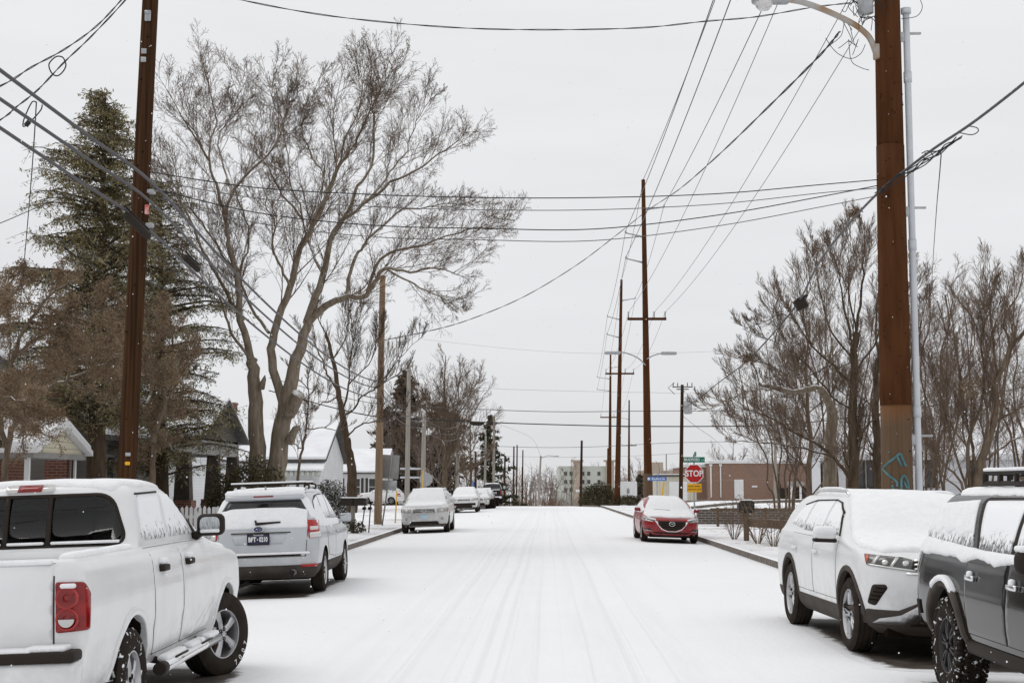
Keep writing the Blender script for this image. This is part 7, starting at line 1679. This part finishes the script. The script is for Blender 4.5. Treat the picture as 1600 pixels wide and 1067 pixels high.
def big_bare_tree():
    rnd = random.Random(21); Y = 42; b = G(420, Y); e = empty('bare_tree', b*1, label='huge forked leafless tree with a pale scarred trunk behind the silver SUV', cat='tree'); e.location = (0, 0, 0)
    T, C = TW(), TW()
    limbs = [  # pixels, depth drift, radius at start and tip
        ([(405, 800), (403, 740), (400, 660), (397, 600), (394, 560)], 0, .36, .20),
        ([(394, 565), (378, 500), (369, 430), (358, 385), (352, 345)], -1.5, .17, .10),
        ([(352, 345), (340, 300), (326, 252), (305, 215), (285, 185), (262, 140)], -2, .09, .02),
        ([(326, 252), (330, 215), (339, 190), (330, 150), (318, 100)], 2, .06, .015),
        ([(352, 345), (362, 305), (392, 268), (428, 231), (453, 168), (470, 140)], 1.5, .09, .02),
        ([(362, 305), (350, 260), (342, 215), (360, 180), (380, 120)], 3, .06, .015),
        ([(378, 500), (345, 440), (318, 392), (285, 320), (268, 280), (240, 240)], -3, .10, .02),
        ([(369, 430), (330, 370), (300, 330), (262, 305), (232, 290)], 1, .07, .015),
        ([(394, 565), (362, 520), (345, 470), (318, 440), (290, 420)], -2, .09, .02),
        ([(430, 800), (432, 740), (442, 660), (452, 605), (468, 550), (480, 505)], 0, .40, .16),
        ([(420, 520), (392, 480), (375, 430), (390, 380), (378, 330), (368, 300)], 2, .09, .03),
        ([(445, 640), (425, 560), (432, 510), (453, 451), (470, 387), (495, 341), (512, 303), (530, 260), (552, 228), (575, 180), (590, 150)], 1.5, .20, .03),
        ([(480, 505), (491, 472), (504, 430), (514, 379), (528, 352), (545, 330)], -1.5, .19, .10),
        ([(480, 505), (510, 478), (537, 465), (571, 462), (585, 440), (601, 420), (640, 425), (680, 420), (720, 430)], -3, .17, .02),
        ([(571, 462), (596, 405), (640, 388), (664, 383), (706, 366), (745, 355), (768, 352)], -1, .09, .012),
        ([(542, 459), (550, 413), (565, 390), (580, 370), (622, 333), (655, 325), (700, 318), (735, 322)], 2, .10, .015),
        ([(514, 379), (537, 345), (580, 311), (622, 280), (664, 257), (706, 227), (730, 205)], 3, .12, .018),
        ([(545, 330), (560, 290), (580, 260), (584, 200), (584, 164), (600, 130), (605, 100)], -2, .09, .015),
        ([(512, 303), (505, 270), (491, 252), (480, 225), (470, 202), (480, 170), (500, 120)], 3, .07, .015),
        ([(474, 345), (455, 320), (440, 303), (425, 275), (411, 252), (400, 240)], -2, .07, .015),
        ([(530, 260), (540, 215), (560, 175), (565, 140), (570, 105)], -3, .06, .012),
        ([(580, 311), (610, 270), (635, 235), (650, 190), (672, 155)], 1, .06, .012),
        ([(453, 451), (440, 420), (425, 385), (430, 350), (415, 320), (425, 280)], -3, .08, .015),
        ([(504, 430), (492, 400), (482, 380), (470, 330), (455, 290), (450, 240), (440, 190)], 3, .08, .015),
        ([(601, 420), (640, 440), (670, 455), (700, 470), (725, 490)], 2, .06, .012),
        ([(430, 231), (440, 190), (425, 150), (430, 110)], 2, .05, .012), ([(487, 345), (520, 290), (525, 240), (520, 190), (530, 140)], -1, .06, .012)]
    for pix, dy, r0, r1 in limbs:
        L = px_limb(pix, Y, dy); pts = catmull(L, 4); r0, r1 = (r0*.82, r1*.78) if r0 > .25 else (r0*(.72 if r0 > .16 else .58), max(r1*.45, .007)); pts = [p+rv(rnd)*.02 for p in pts]; T.tube(pts, r0, r1, 10 if r0 > .15 else 7)
        if r0 < .2:
            ln = sum((pts[i+1]-pts[i]).length for i in range(len(pts)-1)); SP = [dict(s) for s in SP_BIG]; SP[0]['n'] = int(5+ln*2.3); kids(T, C, pts, max(r0*.5, .03), min(ln, 4.6), 0, SP, rnd, None)
    # old cut limb and burr on the trunk
    T.tube([P(450, 645, Y-.2), P(460, 628, Y-.5), P(466, 616, Y-.65)], .24, .20, 12); T.tube([P(466, 616, Y-.65), P(466.6, 615, Y-.66)], .20, .002, 12); T.tube([P(408, 606, Y-.2), P(413, 592, Y-.35), P(414, 586, Y-.38)], .11, .01, 8); T.tube([P(452, 690, Y-.2), P(462, 668, Y-.5), P(464, 664, Y-.52)], .16, .01, 8)
    finish(e, T, C, 'barkgrey', 'twig')
big_bare_tree()

def upright_tree(name, label, px, Y, ytop, half, seed, stems=1, r=.22, bark='bark', twig='twig', spread=.32, nl=9, dense=1.0, z0=None, base_y=None, lean=0, fork=.18):
    rnd = random.Random(seed); b = G(px, Y, hgt(G(px, Y).x, Y)+.05); top = P(px+lean, ytop, Y); H = top.z-b.z; hw = half/F*Y; e = empty(name, b, label=label, cat='tree'); T, C = TW(), TW(); o = Vector((0, 0, 0))
    fy = (Y/42)**.7; SP = [dict(n=int(12*dense), t0=.18, wob=.07, up=.06, seg=8, r=.04), dict(n=int(9*dense), len=.50, ang=(20, 45), rr=.40, wob=.09, up=.08, seg=6, r=.010*fy, lift=.1, thick=.03), dict(n=int(6*dense), len=.58, ang=(22, 50), rr=.45, wob=.12, up=.06, seg=5, r=.006*fy), dict(len=.72, ang=(22, 52), rr=.55, wob=.14, up=.05, seg=4, r=.0042*fy)]
    for s in range(stems):
        a = 2*math.pi*(s+.3*rnd.random())/max(stems, 1); out = Vector((math.cos(a), math.sin(a), 0))*(0 if stems == 1 else 1)
        pts = [out*.15*min(stems-1, 3)]; tgt = Vector(((top-b).x, 0, H*rnd.uniform(.8, 1.0)))+out*hw*rnd.uniform(.35, .95)
        for i in range(1, 9): t = i/8; pts.append(pts[0]+Vector((tgt.x*t**1.3, tgt.y*t**1.3, tgt.z*t))+rv(rnd)*.10*(1 if stems > 1 else .6))
        rr = r*(1 if stems == 1 else .55); T.tube(catmull(pts, 3), rr, .02, 9); kids(T, C, pts, rr*.8, H*.55, 0, SP, rnd, None, t0=fork if stems == 1 else .15)
        if stems == 1:
            for k in range(nl):
                t = fork+(.72-fork)*k/nl; p = pts[int(t*8)]; a = rnd.uniform(0, 6.28); up = rnd.uniform(.5, 1.3); d = Vector((math.cos(a), math.sin(a), up)).normalized(); L = min(H*(1-t)*.95, hw*1.25/max(.35, math.hypot(d.x, d.y)))*rnd.uniform(.75, 1.05)
                lp = [p]
                for i in range(7): d = (d+Vector((0, 0, .09))+rv(rnd)*.07).normalized(); lp.append(lp[-1]+d*L/7)
                T.tube(lp, rr*.34*(1-t*.5), .010, 7); kids(T, C, lp, rr*.3, L, 0, SP, rnd, None, t0=.2)
    finish(e, T, C, bark, twig); return e

def conifer(name, label, px, Y, ytop, half, seed, foliage='needle', zlow=.2, droop=.25, bark='barkdark', n=150, size=.17, lean=0, clump=16, ragged=.35, sizez=.55, power=.8):
    rnd = random.Random(seed); b = G(px, Y, hgt(G(px, Y).x, Y)+.05); top = P(px+lean, ytop, Y); d = top-b; H = d.z; hw = half/F*Y; e = empty(name, b, label=label, cat='tree'); T, C, Lf = TW(), TW(), TW()
    T.tube([d*(i/8)+rv(rnd)*.03 for i in range(9)], H*.019+.06, .02, 9)
    for k in range(n):
        t = zlow+(1-zlow)*((k+rnd.random())/n); a = rnd.uniform(0, 6.283); L = hw*((1-t)/(1-zlow))**power*rnd.uniform(1-ragged, 1.1)*(.62+.75*max(-.4, noise.noise(Vector((math.cos(a)*1.1, math.sin(a)*1.1, t*5.5+seed)))+.35))+.25; p = d*t; q = Vector((math.cos(a), math.sin(a), .35)).normalized(); pts = [p]; m = 6
        for i in range(m): q = (q+Vector((0, 0, -droop*(i+1)/m*.6))+rv(rnd)*.06).normalized(); pts.append(pts[-1]+q*L/m)
        C.tube(pts, .012+.014*L, .006, 4)
        for i in range(int(clump*L)+3):
            x = (.12+.88*rnd.random())*m*.999; j = min(int(x), m-1); base = pts[j].lerp(pts[j+1], x-j); side = rv(rnd); side.z *= .35; side.normalize(); ln = rnd.uniform(.15, .55)*(.4+.5*L*.5)
            tip = base+side*ln+Vector((0, 0, -ln*.35)); C.tube([base, tip], .006, .004, 3)
            for w in range(4):
                pp = base.lerp(tip, .25+.75*rnd.random())+rv(rnd)*.05; u = (side+rv(rnd)*.5).normalized()*size*rnd.uniform(.6, 1.2); v = u.cross(Vector((rnd.gauss(0, .5), rnd.gauss(0, .5), 1))).normalized()*size*sizez; Lf.quad(pp+Vector((0, 0, -.04)), u, v)
    T.build('trunk', bark, e); C.build('branches', bark, e); Lf.build('needle_sprays', foliage, e, smooth=False); return e

conifer('hemlock', 'tall shaggy evergreen with olive foliage behind the dark pole', 148, 36, 148, 205, 31, zlow=.26, n=300, droop=.26, size=.068, clump=27, lean=16, ragged=.65, power=.6)
conifer('hemlock', 'second evergreen with thin see-through foliage, between the dark pole and the forked tree', 251, 41, 285, 175, 32, zlow=.18, n=190, droop=.3, size=.07, clump=25, ragged=.6, power=.42)

def brown_tree(label, px, Y, limbs, seed, dens=1.0, leafn=5):
    rnd = random.Random(seed); e = empty('leafy_tree', (0, 0, 0), label=label, cat='tree'); T, C, Lf = TW(), TW(), TW(); leaf = dict(n=leafn, spread=.05, size=.024, tw=Lf, lev=1)
    SP = [dict(n=int(12*dens), t0=.15, wob=.1, up=.05, seg=7, r=.03), dict(n=int(7*dens), len=.36, ang=(25, 60), rr=.45, wob=.14, up=.04, seg=5, r=.011, lift=.1, thick=.025), dict(n=int(6*dens), len=.5, ang=(25, 60), rr=.5, wob=.18, up=.03, seg=4, r=.006), dict(len=.55, ang=(25, 65), rr=.6, wob=.2, up=.0, seg=3, r=.0038)]
    for pix, dy, r0, r1 in limbs:
        pts = catmull(px_limb(pix, Y, dy), 4); pts = [p+rv(rnd)*.02 for p in pts]; T.tube(pts, r0*.65, r1*.6, 8); ln = sum((pts[i+1]-pts[i]).length for i in range(len(pts)-1)); kids(T, C, pts, max(r0*.6, .025), min(ln, 2.6), 0, SP, rnd, leaf, t0=.15)
    T.build('trunk', 'bark', e); C.build('crown', 'twig', e); Lf.build('dry_leaves', 'brownleaf', e, smooth=False)
brown_tree('tangled tree with brown dry leaves spreading over the cream porch', 30, 27, [
    ([(8, 800), (12, 700), (30, 650), (60, 612), (100, 595), (140, 580), (180, 555), (210, 535)], 2, .11, .02), ([(10, 700), (0, 640), (20, 560), (45, 500), (80, 460), (110, 440)], -1, .09, .02), ([(20, 560), (60, 530), (110, 500), (160, 485), (210, 500)], 1.5, .06, .015),
    ([(0, 700), (-30, 600), (-20, 520), (10, 450), (30, 425)], 1, .09, .02), ([(30, 650), (70, 600), (120, 560), (170, 540), (210, 530)], -2, .06, .015), ([(45, 500), (90, 520), (140, 560), (180, 600)], 2.5, .05, .012),  ([(-30, 640), (-40, 560), (-20, 490), (20, 470)], -2, .06, .012), ([(10, 700), (25, 660), (50, 650), (70, 668)], -3, .04, .01), ([(0, 690), (-20, 650), (10, 620), (40, 630)], -3.5, .04, .01)], 41, 1.1, 9)
brown_tree('brown-leaved tree just behind the dark pole, before the open porch', 240, 33, [
    ([(237, 830), (238, 740), (240, 690), (225, 640), (200, 590), (180, 540)], 1, .14, .02), ([(240, 690), (255, 640), (262, 590), (270, 540), (265, 490)], -1, .09, .02), ([(240, 690), (255, 640), (275, 600), (290, 570), (300, 540)], 2, .06, .015), ([(225, 640), (240, 590), (235, 540), (245, 490)], 2, .06, .015), ([(225, 640), (200, 600), (185, 560), (170, 510)], -2, .05, .012)], 42, 1.05, 9)

def tree_from(name, label, Y, limbs, seed, bark, twig, L0=3.2, dens=1.0, thick_r=.0056):
    rnd = random.Random(seed); e = empty(name, (0, 0, 0), label=label, cat='tree'); T, C = TW(), TW(); SP = [dict(s) for s in SP_MID]
    for s_ in SP[1:]: s_['n'] = int(s_.get('n', 0)*dens)
    fy = (Y/42)**.7; SP[1]['r'] *= fy; SP[2]['r'] *= fy; SP[3]['r'] *= fy
    for pix, dy, r0, r1 in limbs:
        pts = catmull(px_limb(pix, Y, dy), 4); pts = [p+rv(rnd)*.02 for p in pts]; r0, r1 = (r0*.9, r1*.9) if r0 > .15 else (r0*.5, max(r1*.4, .006)); T.tube(pts, r0, r1, 9 if r0 > .1 else 6); ln = sum((pts[i+1]-pts[i]).length for i in range(len(pts)-1)); SP[0]['n'] = int(3+ln*2.2*dens)
        if r0 < .2: kids(T, C, pts, max(r0*.6, .022), min(ln, L0*1.15), 0, SP, rnd, None, t0=.2)
    finish(e, T, C, bark, twig)
tree_from('bare_tree', 'dark leafless tree with twisting limbs next to the bare pale pole', 58, [
    ([(549, 800), (550, 760), (548, 720), (540, 680), (534, 645), (528, 610), (520, 560), (508, 520)], 0, .26, .06), ([(528, 610), (512, 585), (502, 560), (490, 535), (478, 520)], 1, .10, .02), ([(534, 650), (552, 640), (565, 620), (590, 605), (612, 590), (640, 575)], -2, .10, .02), ([(534, 645), (545, 600), (546, 570), (552, 530), (565, 490)], 2, .10, .02), ([(540, 690), (556, 668), (575, 660), (600, 655), (640, 650), (668, 655)], -2, .08, .015), ([(528, 620), (505, 630), (485, 640), (470, 655)], 1, .06, .012), ([(508, 520), (495, 490), (490, 460)], 1, .06, .012), ([(545, 600), (575, 570), (590, 540), (600, 505)], 0, .06, .012), ([(590, 605), (625, 560), (660, 525)], 1, .05, .012), ([(520, 560), (540, 530), (545, 490), (550, 465)], -2, .06, .012)], 51, 'barkdark', 'twigdark', 2.6, 1.05)
tree_from('young_tree', 'slim leaning young tree between the forked trunk and the dark twisting tree', 50, [
    ([(464, 800), (466, 740), (472, 700), (480, 660), (482, 620), (478, 585)], 0, .13, .04), ([(472, 700), (450, 690), (440, 680), (430, 670)], 1, .05, .012), ([(480, 670), (505, 668), (530, 672), (545, 665)], -1, .05, .012), ([(482, 640), (500, 628), (525, 630)], 1, .04, .01), ([(482, 620), (495, 600), (500, 580), (520, 560)], 1, .05, .012), ([(482, 610), (465, 590), (450, 570)], -1, .04, .01)], 52, 'bark', 'twig', 1.8, .9)

# mass of evergreens and the tall bare tree on the far west verge
conifer('cedar', 'dark brownish evergreen behind the bare pale pole', 634, 147, 580, 66, 61, 'cedar', .1, .2, n=190, size=.34, clump=7, ragged=.4, power=.55)
conifer('cedar', 'broad dark evergreen behind the octagonal sign back', 688, 146, 630, 66, 62, 'cedar', .05, .2, n=150, size=.36, clump=6, ragged=.5, power=.5)
conifer('cedar', 'low dark evergreen behind the grey sign panels', 604, 152, 640, 52, 63, 'cedar', .05, .2, n=130, size=.36, clump=6, ragged=.5, power=.5)
conifer('spruce', 'small green spruce standing out against the sky beside the slim pale poles', 766, 142, 648, 44, 64, 'needle2', .06, .25, n=120, size=.24, clump=7, ragged=.45, power=.9)
upright_tree('bare_tree', 'tall fan-shaped leafless tree above the parked white cars', 696, 104, 515, 82, 65, r=.24, bark='bark', twig='twig', nl=16, dense=.85, fork=.2)
upright_tree('bare_tree', 'smaller leafless tree among the dark evergreens', 655, 142, 590, 60, 66, r=.18, bark='bark', twig='twigred', nl=12, dense=.9, fork=.15)
upright_tree('bare_tree', 'low scraggly leafless tree just left of the spruce', 735, 120, 640, 45, 67, r=.14, bark='bark', twig='twigred', nl=9, dense=.8, fork=.1)

# east side
tree_from('broken_tree', 'thick grey broken trunk with one crooked bare limb reaching over the brick building', 47, [
    ([(1299, 840), (1298, 760), (1297, 700), (1299, 665), (1300, 640)], 0, .28, .19), ([(1300, 646), (1290, 618), (1270, 606), (1245, 612), (1215, 606), (1185, 602)], -2, .17, .05), ([(1270, 606), (1262, 585), (1248, 572), (1235, 562)], 0, .08, .03), ([(1215, 606), (1180, 610), (1150, 618), (1120, 632), (1100, 640)], -1.5, .06, .012), ([(1240, 612), (1225, 635), (1205, 650), (1180, 655), (1140, 660)], -2, .06, .012)], 71, 'barkgrey', 'twigred', 2.3, 1.2)
tree_from('bare_tree', 'dark leafless tree with long low boughs and upright shoots beside the broken trunk', 44, [
    ([(1334, 850), (1334, 760), (1334, 700), (1332, 640), (1335, 580), (1338, 520)], 0, .20, .12), ([(1338, 520), (1345, 460), (1350, 400), (1352, 345)], 0, .10, .015), ([(1334, 540), (1318, 480), (1310, 430), (1300, 390)], -1, .08, .015), ([(1332, 755), (1318, 735), (1300, 712), (1270, 690), (1235, 672), (1200, 650), (1165, 640), (1140, 636)], -2, .13, .015), ([(1300, 712), (1265, 702), (1220, 695), (1180, 690), (1140, 692)], -2, .07, .012), ([(1333, 600), (1300, 570), (1270, 540), (1240, 500), (1215, 465)], -2, .09, .015), ([(1335, 580), (1365, 540), (1380, 490), (1390, 430)], 1, .08, .015), ([(1270, 540), (1255, 500), (1262, 450), (1270, 410)], -1, .06, .012), ([(1332, 640), (1300, 620), (1260, 570), (1225, 540), (1185, 525)], 1, .08, .012), ([(1334, 560), (1300, 520), (1285, 470), (1275, 420), (1272, 385)], 2, .07, .012), ([(1334, 700), (1360, 660), (1390, 640), (1420, 620)], -1, .07, .012), ([(1240, 500), (1220, 490), (1200, 500), (1160, 515)], 1, .05, .012), ([(1338, 520), (1325, 450), (1330, 400), (1328, 360)], 1.5, .07, .012), ([(1300, 570), (1250, 590), (1200, 570), (1160, 560)], 0, .05, .012)], 72, 'barkdark', 'twigred', 2.5, 1.3)
tree_from('bare_tree', 'leafless tree half hidden by the near rusted pole', 46, [
    ([(1375, 850), (1374, 760), (1370, 690), (1368, 620), (1372, 560)], 0, .20, .10), ([(1372, 560), (1368, 500), (1375, 440), (1372, 390)], 1, .09, .015), ([(1370, 640), (1345, 620), (1320, 615), (1300, 600)], -1, .06, .012), ([(1370, 620), (1400, 590), (1425, 550), (1440, 500), (1450, 450)], 1, .08, .015), ([(1372, 560), (1395, 520), (1415, 470), (1425, 420)], -1, .07, .012), ([(1374, 720), (1350, 700), (1330, 705), (1300, 715)], 0, .05, .01)], 73, 'barkdark', 'twigred', 2.3, 1.2)
upright_tree('bare_tree', 'fan of slender upright stems just beyond the white conduit', 1452, 52, 425, 52, 74, stems=9, r=.085, bark='bark', twig='twigred', dense=1.1)
tree_from('bare_tree', 'many-stemmed spreading leafless tree in front of the whitewashed house', 42, [
    ([(1518, 850), (1516, 770), (1512, 700), (1530, 640), (1538, 590), (1532, 540), (1522, 500), (1500, 470)], 0, .13, .03), ([(1522, 780), (1535, 720), (1552, 660), (1558, 600), (1580, 545), (1600, 520), (1640, 500)], -1, .16, .04), ([(1512, 775), (1495, 745), (1470, 720), (1440, 690), (1420, 650)], -1.5, .09, .015), ([(1516, 770), (1490, 700), (1475, 640), (1460, 590), (1440, 540)], 1, .08, .015), ([(1520, 770), (1520, 700), (1505, 640), (1500, 580), (1490, 530)], 1, .08, .015), ([(1558, 600), (1555, 550), (1548, 500), (1545, 460), (1548, 415)], 1, .09, .012), ([(1538, 590), (1545, 540), (1555, 500), (1530, 490)], -1, .07, .012), ([(1552, 660), (1590, 640), (1630, 620), (1670, 615)], -1, .09, .015), ([(1580, 545), (1570, 500), (1590, 460), (1600, 420)], 1, .08, .012), ([(1535, 720), (1580, 690), (1620, 670), (1660, 640)], 1, .08, .012), ([(1512, 700), (1485, 660), (1480, 600), (1500, 560)], -1, .06, .012), ([(1510, 775), (1470, 740), (1430, 725), (1405, 720)], 1, .06, .012), ([(1532, 540), (1545, 490), (1550, 450)], 0, .06, .012)], 75, 'bark', 'twigred', 2.3, 1.28)
upright_tree('bare_tree', 'leafless tree at the far edge beyond the whitewashed house', 1612, 60, 440, 75, 76, stems=7, r=.11, bark='bark', twig='twigred', dense=1.08)
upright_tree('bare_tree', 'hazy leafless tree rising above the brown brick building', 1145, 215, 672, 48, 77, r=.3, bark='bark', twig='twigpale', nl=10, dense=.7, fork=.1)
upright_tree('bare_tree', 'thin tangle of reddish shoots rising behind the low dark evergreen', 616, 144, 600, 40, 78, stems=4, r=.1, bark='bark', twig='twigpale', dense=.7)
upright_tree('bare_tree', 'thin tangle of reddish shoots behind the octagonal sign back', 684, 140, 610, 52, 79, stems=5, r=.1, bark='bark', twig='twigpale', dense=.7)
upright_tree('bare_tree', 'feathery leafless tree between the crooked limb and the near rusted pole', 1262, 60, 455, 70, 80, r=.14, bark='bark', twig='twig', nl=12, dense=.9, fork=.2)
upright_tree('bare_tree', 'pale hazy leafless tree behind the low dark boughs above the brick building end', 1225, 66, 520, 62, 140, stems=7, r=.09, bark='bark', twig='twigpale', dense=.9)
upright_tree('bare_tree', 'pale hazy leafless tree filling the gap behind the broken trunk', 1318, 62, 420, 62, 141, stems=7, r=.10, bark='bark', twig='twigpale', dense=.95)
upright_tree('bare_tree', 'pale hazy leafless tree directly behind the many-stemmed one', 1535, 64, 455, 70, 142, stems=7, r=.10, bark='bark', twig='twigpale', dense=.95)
# leaf clumps caught in the branches
def clump(label, px, py, Y, r, seed, cat='nest'):
    rnd = random.Random(seed); Lf = TW(); c = P(px, py, Y)
    for k in range(260): p = c+rv(rnd)*r*.5; Lf.quad(p, rv(rnd).normalized()*.06, rv(rnd).normalized()*.06)
    tag(Lf.build('leaf_nest', 'brownleaf', None, smooth=False), label, cat, 'leaf nests in bare trees')
clump('brown leaf nest at the tip of the crooked limb', 1169, 560, 45, .22, 81); clump('large brown leaf nest in the many-stemmed tree', 1514, 606, 41.5, .38, 82); clump('small brown leaf nest high against the sky', 1336, 334, 44, .16, 83)

# ------------------------------------------------------------------ shrubs
def shrub(name, label, c, size, n, leafmat, seed, leaf=.045, twig='twigdark', cat='shrub', stems=26, snowy=True):
    rnd = random.Random(seed); e = empty(name, c, label=label, cat=cat); C, Lf = TW(), TW()
    for k in range(stems):
        t = rv(rnd); t.z = abs(t.z)+.4; t.normalize(); tip = Vector((t.x*size[0]*.5, t.y*size[1]*.5, t.z*size[2]))*rnd.uniform(.7, 1.0); b = Vector((rnd.uniform(-.3, .3)*size[0]*.5, rnd.uniform(-.3, .3)*size[1]*.5, 0)); C.tube([b, b.lerp(tip, .5)+rv(rnd)*.05, tip], .016, .006, 4)
    for k in range(n):
        t = rv(rnd).normalized(); t.z = abs(t.z); f = rnd.uniform(.35, 1.0)**.5*(1+.16*noise.noise(t*2.5+Vector((seed, 0, 0)))); p = Vector((t.x*size[0]*.5, t.y*size[1]*.5, .05+t.z*size[2]*.95))*f; u = rv(rnd).normalized()*leaf*rnd.uniform(.6, 1.3); Lf.quad(p, u, u.cross(rv(rnd)).normalized()*leaf)
    C.build('stems', twig, e); Lf.build('foliage', leafmat, e, smooth=False); return e
shrub('hedge', 'wide dark brown-green hedge at the foot of the forked tree', G(388, 40.2), (3.0, 1.5, 2.5), 11000, 'hedge', 91, .05)
shrub('hedge', 'thin twiggy hedge between the picket fence and the dark hedge', G(340, 42.5), (1.3, .8, 1.7), 2200, 'hedge', 92, .04)
shrub('shrub', 'small snow-dusted rounded shrub behind the silver SUV roof', G(515, 60), (2.0, 1.6, 2.0), 5200, 'snowleaf', 93, .05)
shrub('shrub', 'round clipped evergreen bush at the foot of the crest pole', Vector((5.3, 121, .0)), (3.6, 3.0, 2.0), 7000, 'hedge', 94, .07)
shrub('shrub', 'low bush trailing along the verge by the white panelled board', Vector((7.6, 118, .1)), (3.4, 1.4, .8), 2400, 'hedge', 95, .07)
shrub('weed_tuft', 'small green weeds at the foot of the double mailbox', G(556, 50.6), (.8, .5, .45), 500, 'hedge', 96, .04, cat='plant', stems=14)
def rose(px, Y, h, seed, label):
    rnd = random.Random(seed); b = G(px, Y); e = empty('bare_bush', b, label=label, cat='shrub'); C, Lf = TW(), TW()
    for k in range(20):
        a = rnd.uniform(0, 6.283); d = Vector((math.cos(a)*.35, math.sin(a)*.3, 1)).normalized(); p = Vector((math.cos(a)*.07, math.sin(a)*.07, 0)); pts = [p]; L = h*rnd.uniform(.6, 1.1)
        for i in range(5): d = (d+rv(rnd)*.10+Vector((math.cos(a), math.sin(a), 0))*.05).normalized(); pts.append(pts[-1]+d*L/5)
        C.tube(pts, .011, .005, 4)
        for j in range(5):
            q = pts[rnd.randint(2, 5)]; dd = (d+rv(rnd)*.5).normalized(); t = q+dd*rnd.uniform(.1, .3); C.tube([q, t], .006, .004, 3)
            for w in range(2): u = rv(rnd).normalized()*.025; Lf.quad(t+rv(rnd)*.03, u, u.cross(rv(rnd)).normalized()*.025)
    C.build('stems', 'twigred', e); Lf.build('dry_leaves', 'brownleaf', e, smooth=False)
rose(1146, 45, 1.15, 101, 'bare rose bush on the street side of the dark square mailbox'); rose(1183, 42, 1.25, 102, 'bare rose bush against the brown plank fence'); rose(1207, 40, 1.35, 103, 'bare rose bush nearest the white SUV'); rose(1226, 47, 1.5, 104, 'tall bare bush behind the plank fence')

# ------------------------------------------------------------------ far edge of town
def brush(name, label, x0, x1, y0, y1, h, n, mat, seed, kind='stuff', r=.03):
    rnd = random.Random(seed); T = TW()
    for k in range(n):
        x, y = rnd.uniform(x0, x1), rnd.uniform(y0, y1); z = hgt(x, y); hh = h*rnd.uniform(.45, 1.0)*(.8+.45*noise.noise(Vector((x*.06, y*.02, seed)))); b = Vector((x, y, z)); d = Vector((rnd.gauss(0, .12), 0, 1)); t = b+d*hh; T.tube([b, b+d*hh*.5+rv(rnd)*.15, t], r, r*.4, 3)
        for j in range(7):
            q = b.lerp(t, rnd.uniform(.25, .95)); T.tube([q, q+Vector((rnd.gauss(0, .5), rnd.gauss(0, .2), rnd.uniform(.3, .9)))*hh*.22], r*.6, r*.3, 3)
    o = T.build(name, mat, None); return tag(o, label, 'brush', kind=kind)
brush('brush', 'reddish-brown leafless brush closing the end of the road', -22, 4, 215, 250, 4.6, 1300, 'drybrush', 111, r=.035)
brush('brush', 'pale leafless thicket between the brush and the apartment block', 2, 22, 240, 290, 5.5, 700, 'twigpale', 112, r=.035)
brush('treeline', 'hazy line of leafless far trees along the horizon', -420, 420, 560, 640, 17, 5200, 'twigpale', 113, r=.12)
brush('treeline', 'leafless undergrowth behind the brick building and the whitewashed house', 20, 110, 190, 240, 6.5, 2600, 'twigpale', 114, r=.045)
brush('treeline', 'leafless undergrowth behind the western houses', -120, -24, 150, 220, 7.5, 3000, 'twig', 115, r=.045)
for k, (px, Y, yt, hw_) in enumerate(((862, 262, 722, 26), (893, 300, 705, 34), (823, 320, 735, 16), (1000, 330, 700, 30), (985, 300, 715, 22), (1052, 280, 722, 26), (1030, 310, 715, 24))):
    lb = ('bare sapling over the brown brush beside the leaning far pole', 'pale bare tree in front of the apartment block', 'tiny bare tree far over the brush near the row of far poles', 'bare tree close behind the white panelled board', 'thin bare tree between the crest pole and the white panelled board', 'bare tree rising behind the garage roof', 'bare tree between the blue street sign and the brownish block')[k]
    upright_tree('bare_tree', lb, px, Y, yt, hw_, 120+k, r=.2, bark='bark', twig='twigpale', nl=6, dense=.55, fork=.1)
conifer('cedar', 'dark evergreen in front of the brownish far block', 1000, 290, 742, 20, 131, 'cedar', .05, .2, n=70, size=.5, clump=4, power=.6)

# ------------------------------------------------------------------ falling snow
rnd = random.Random(9); T = MB(); vs = []; fs = []
for k in range(1700):
    Yk = rnd.uniform(7, 32); px, py = rnd.uniform(-60, 1660), rnd.uniform(-40, 1060); p = P(px, py, Yk)
    if p.z < .1: continue
    s_ = rnd.uniform(.0025, .0055); o = len(vs); vs += [(p.x+s_, p.y, p.z), (p.x-s_, p.y, p.z), (p.x, p.y+s_, p.z), (p.x, p.y-s_, p.z), (p.x, p.y, p.z+s_*1.2), (p.x, p.y, p.z-s_*1.2)]
    fs += [(o, o+2, o+4), (o+2, o+1, o+4), (o+1, o+3, o+4), (o+3, o, o+4), (o+2, o, o+5), (o+1, o+2, o+5), (o+3, o+1, o+5), (o, o+3, o+5)]
T.add(vs, fs, 0, True); tag(T.build('snowflakes', M['snow'], fix=False), 'light snowflakes drifting over the street', 'snow', kind='stuff')
white_suv(); white_pickup(); silver_wagon(); black_offroader(); red_hatch(); silver_suv(); small_white_suv(); far_cars(); dark_pickup()
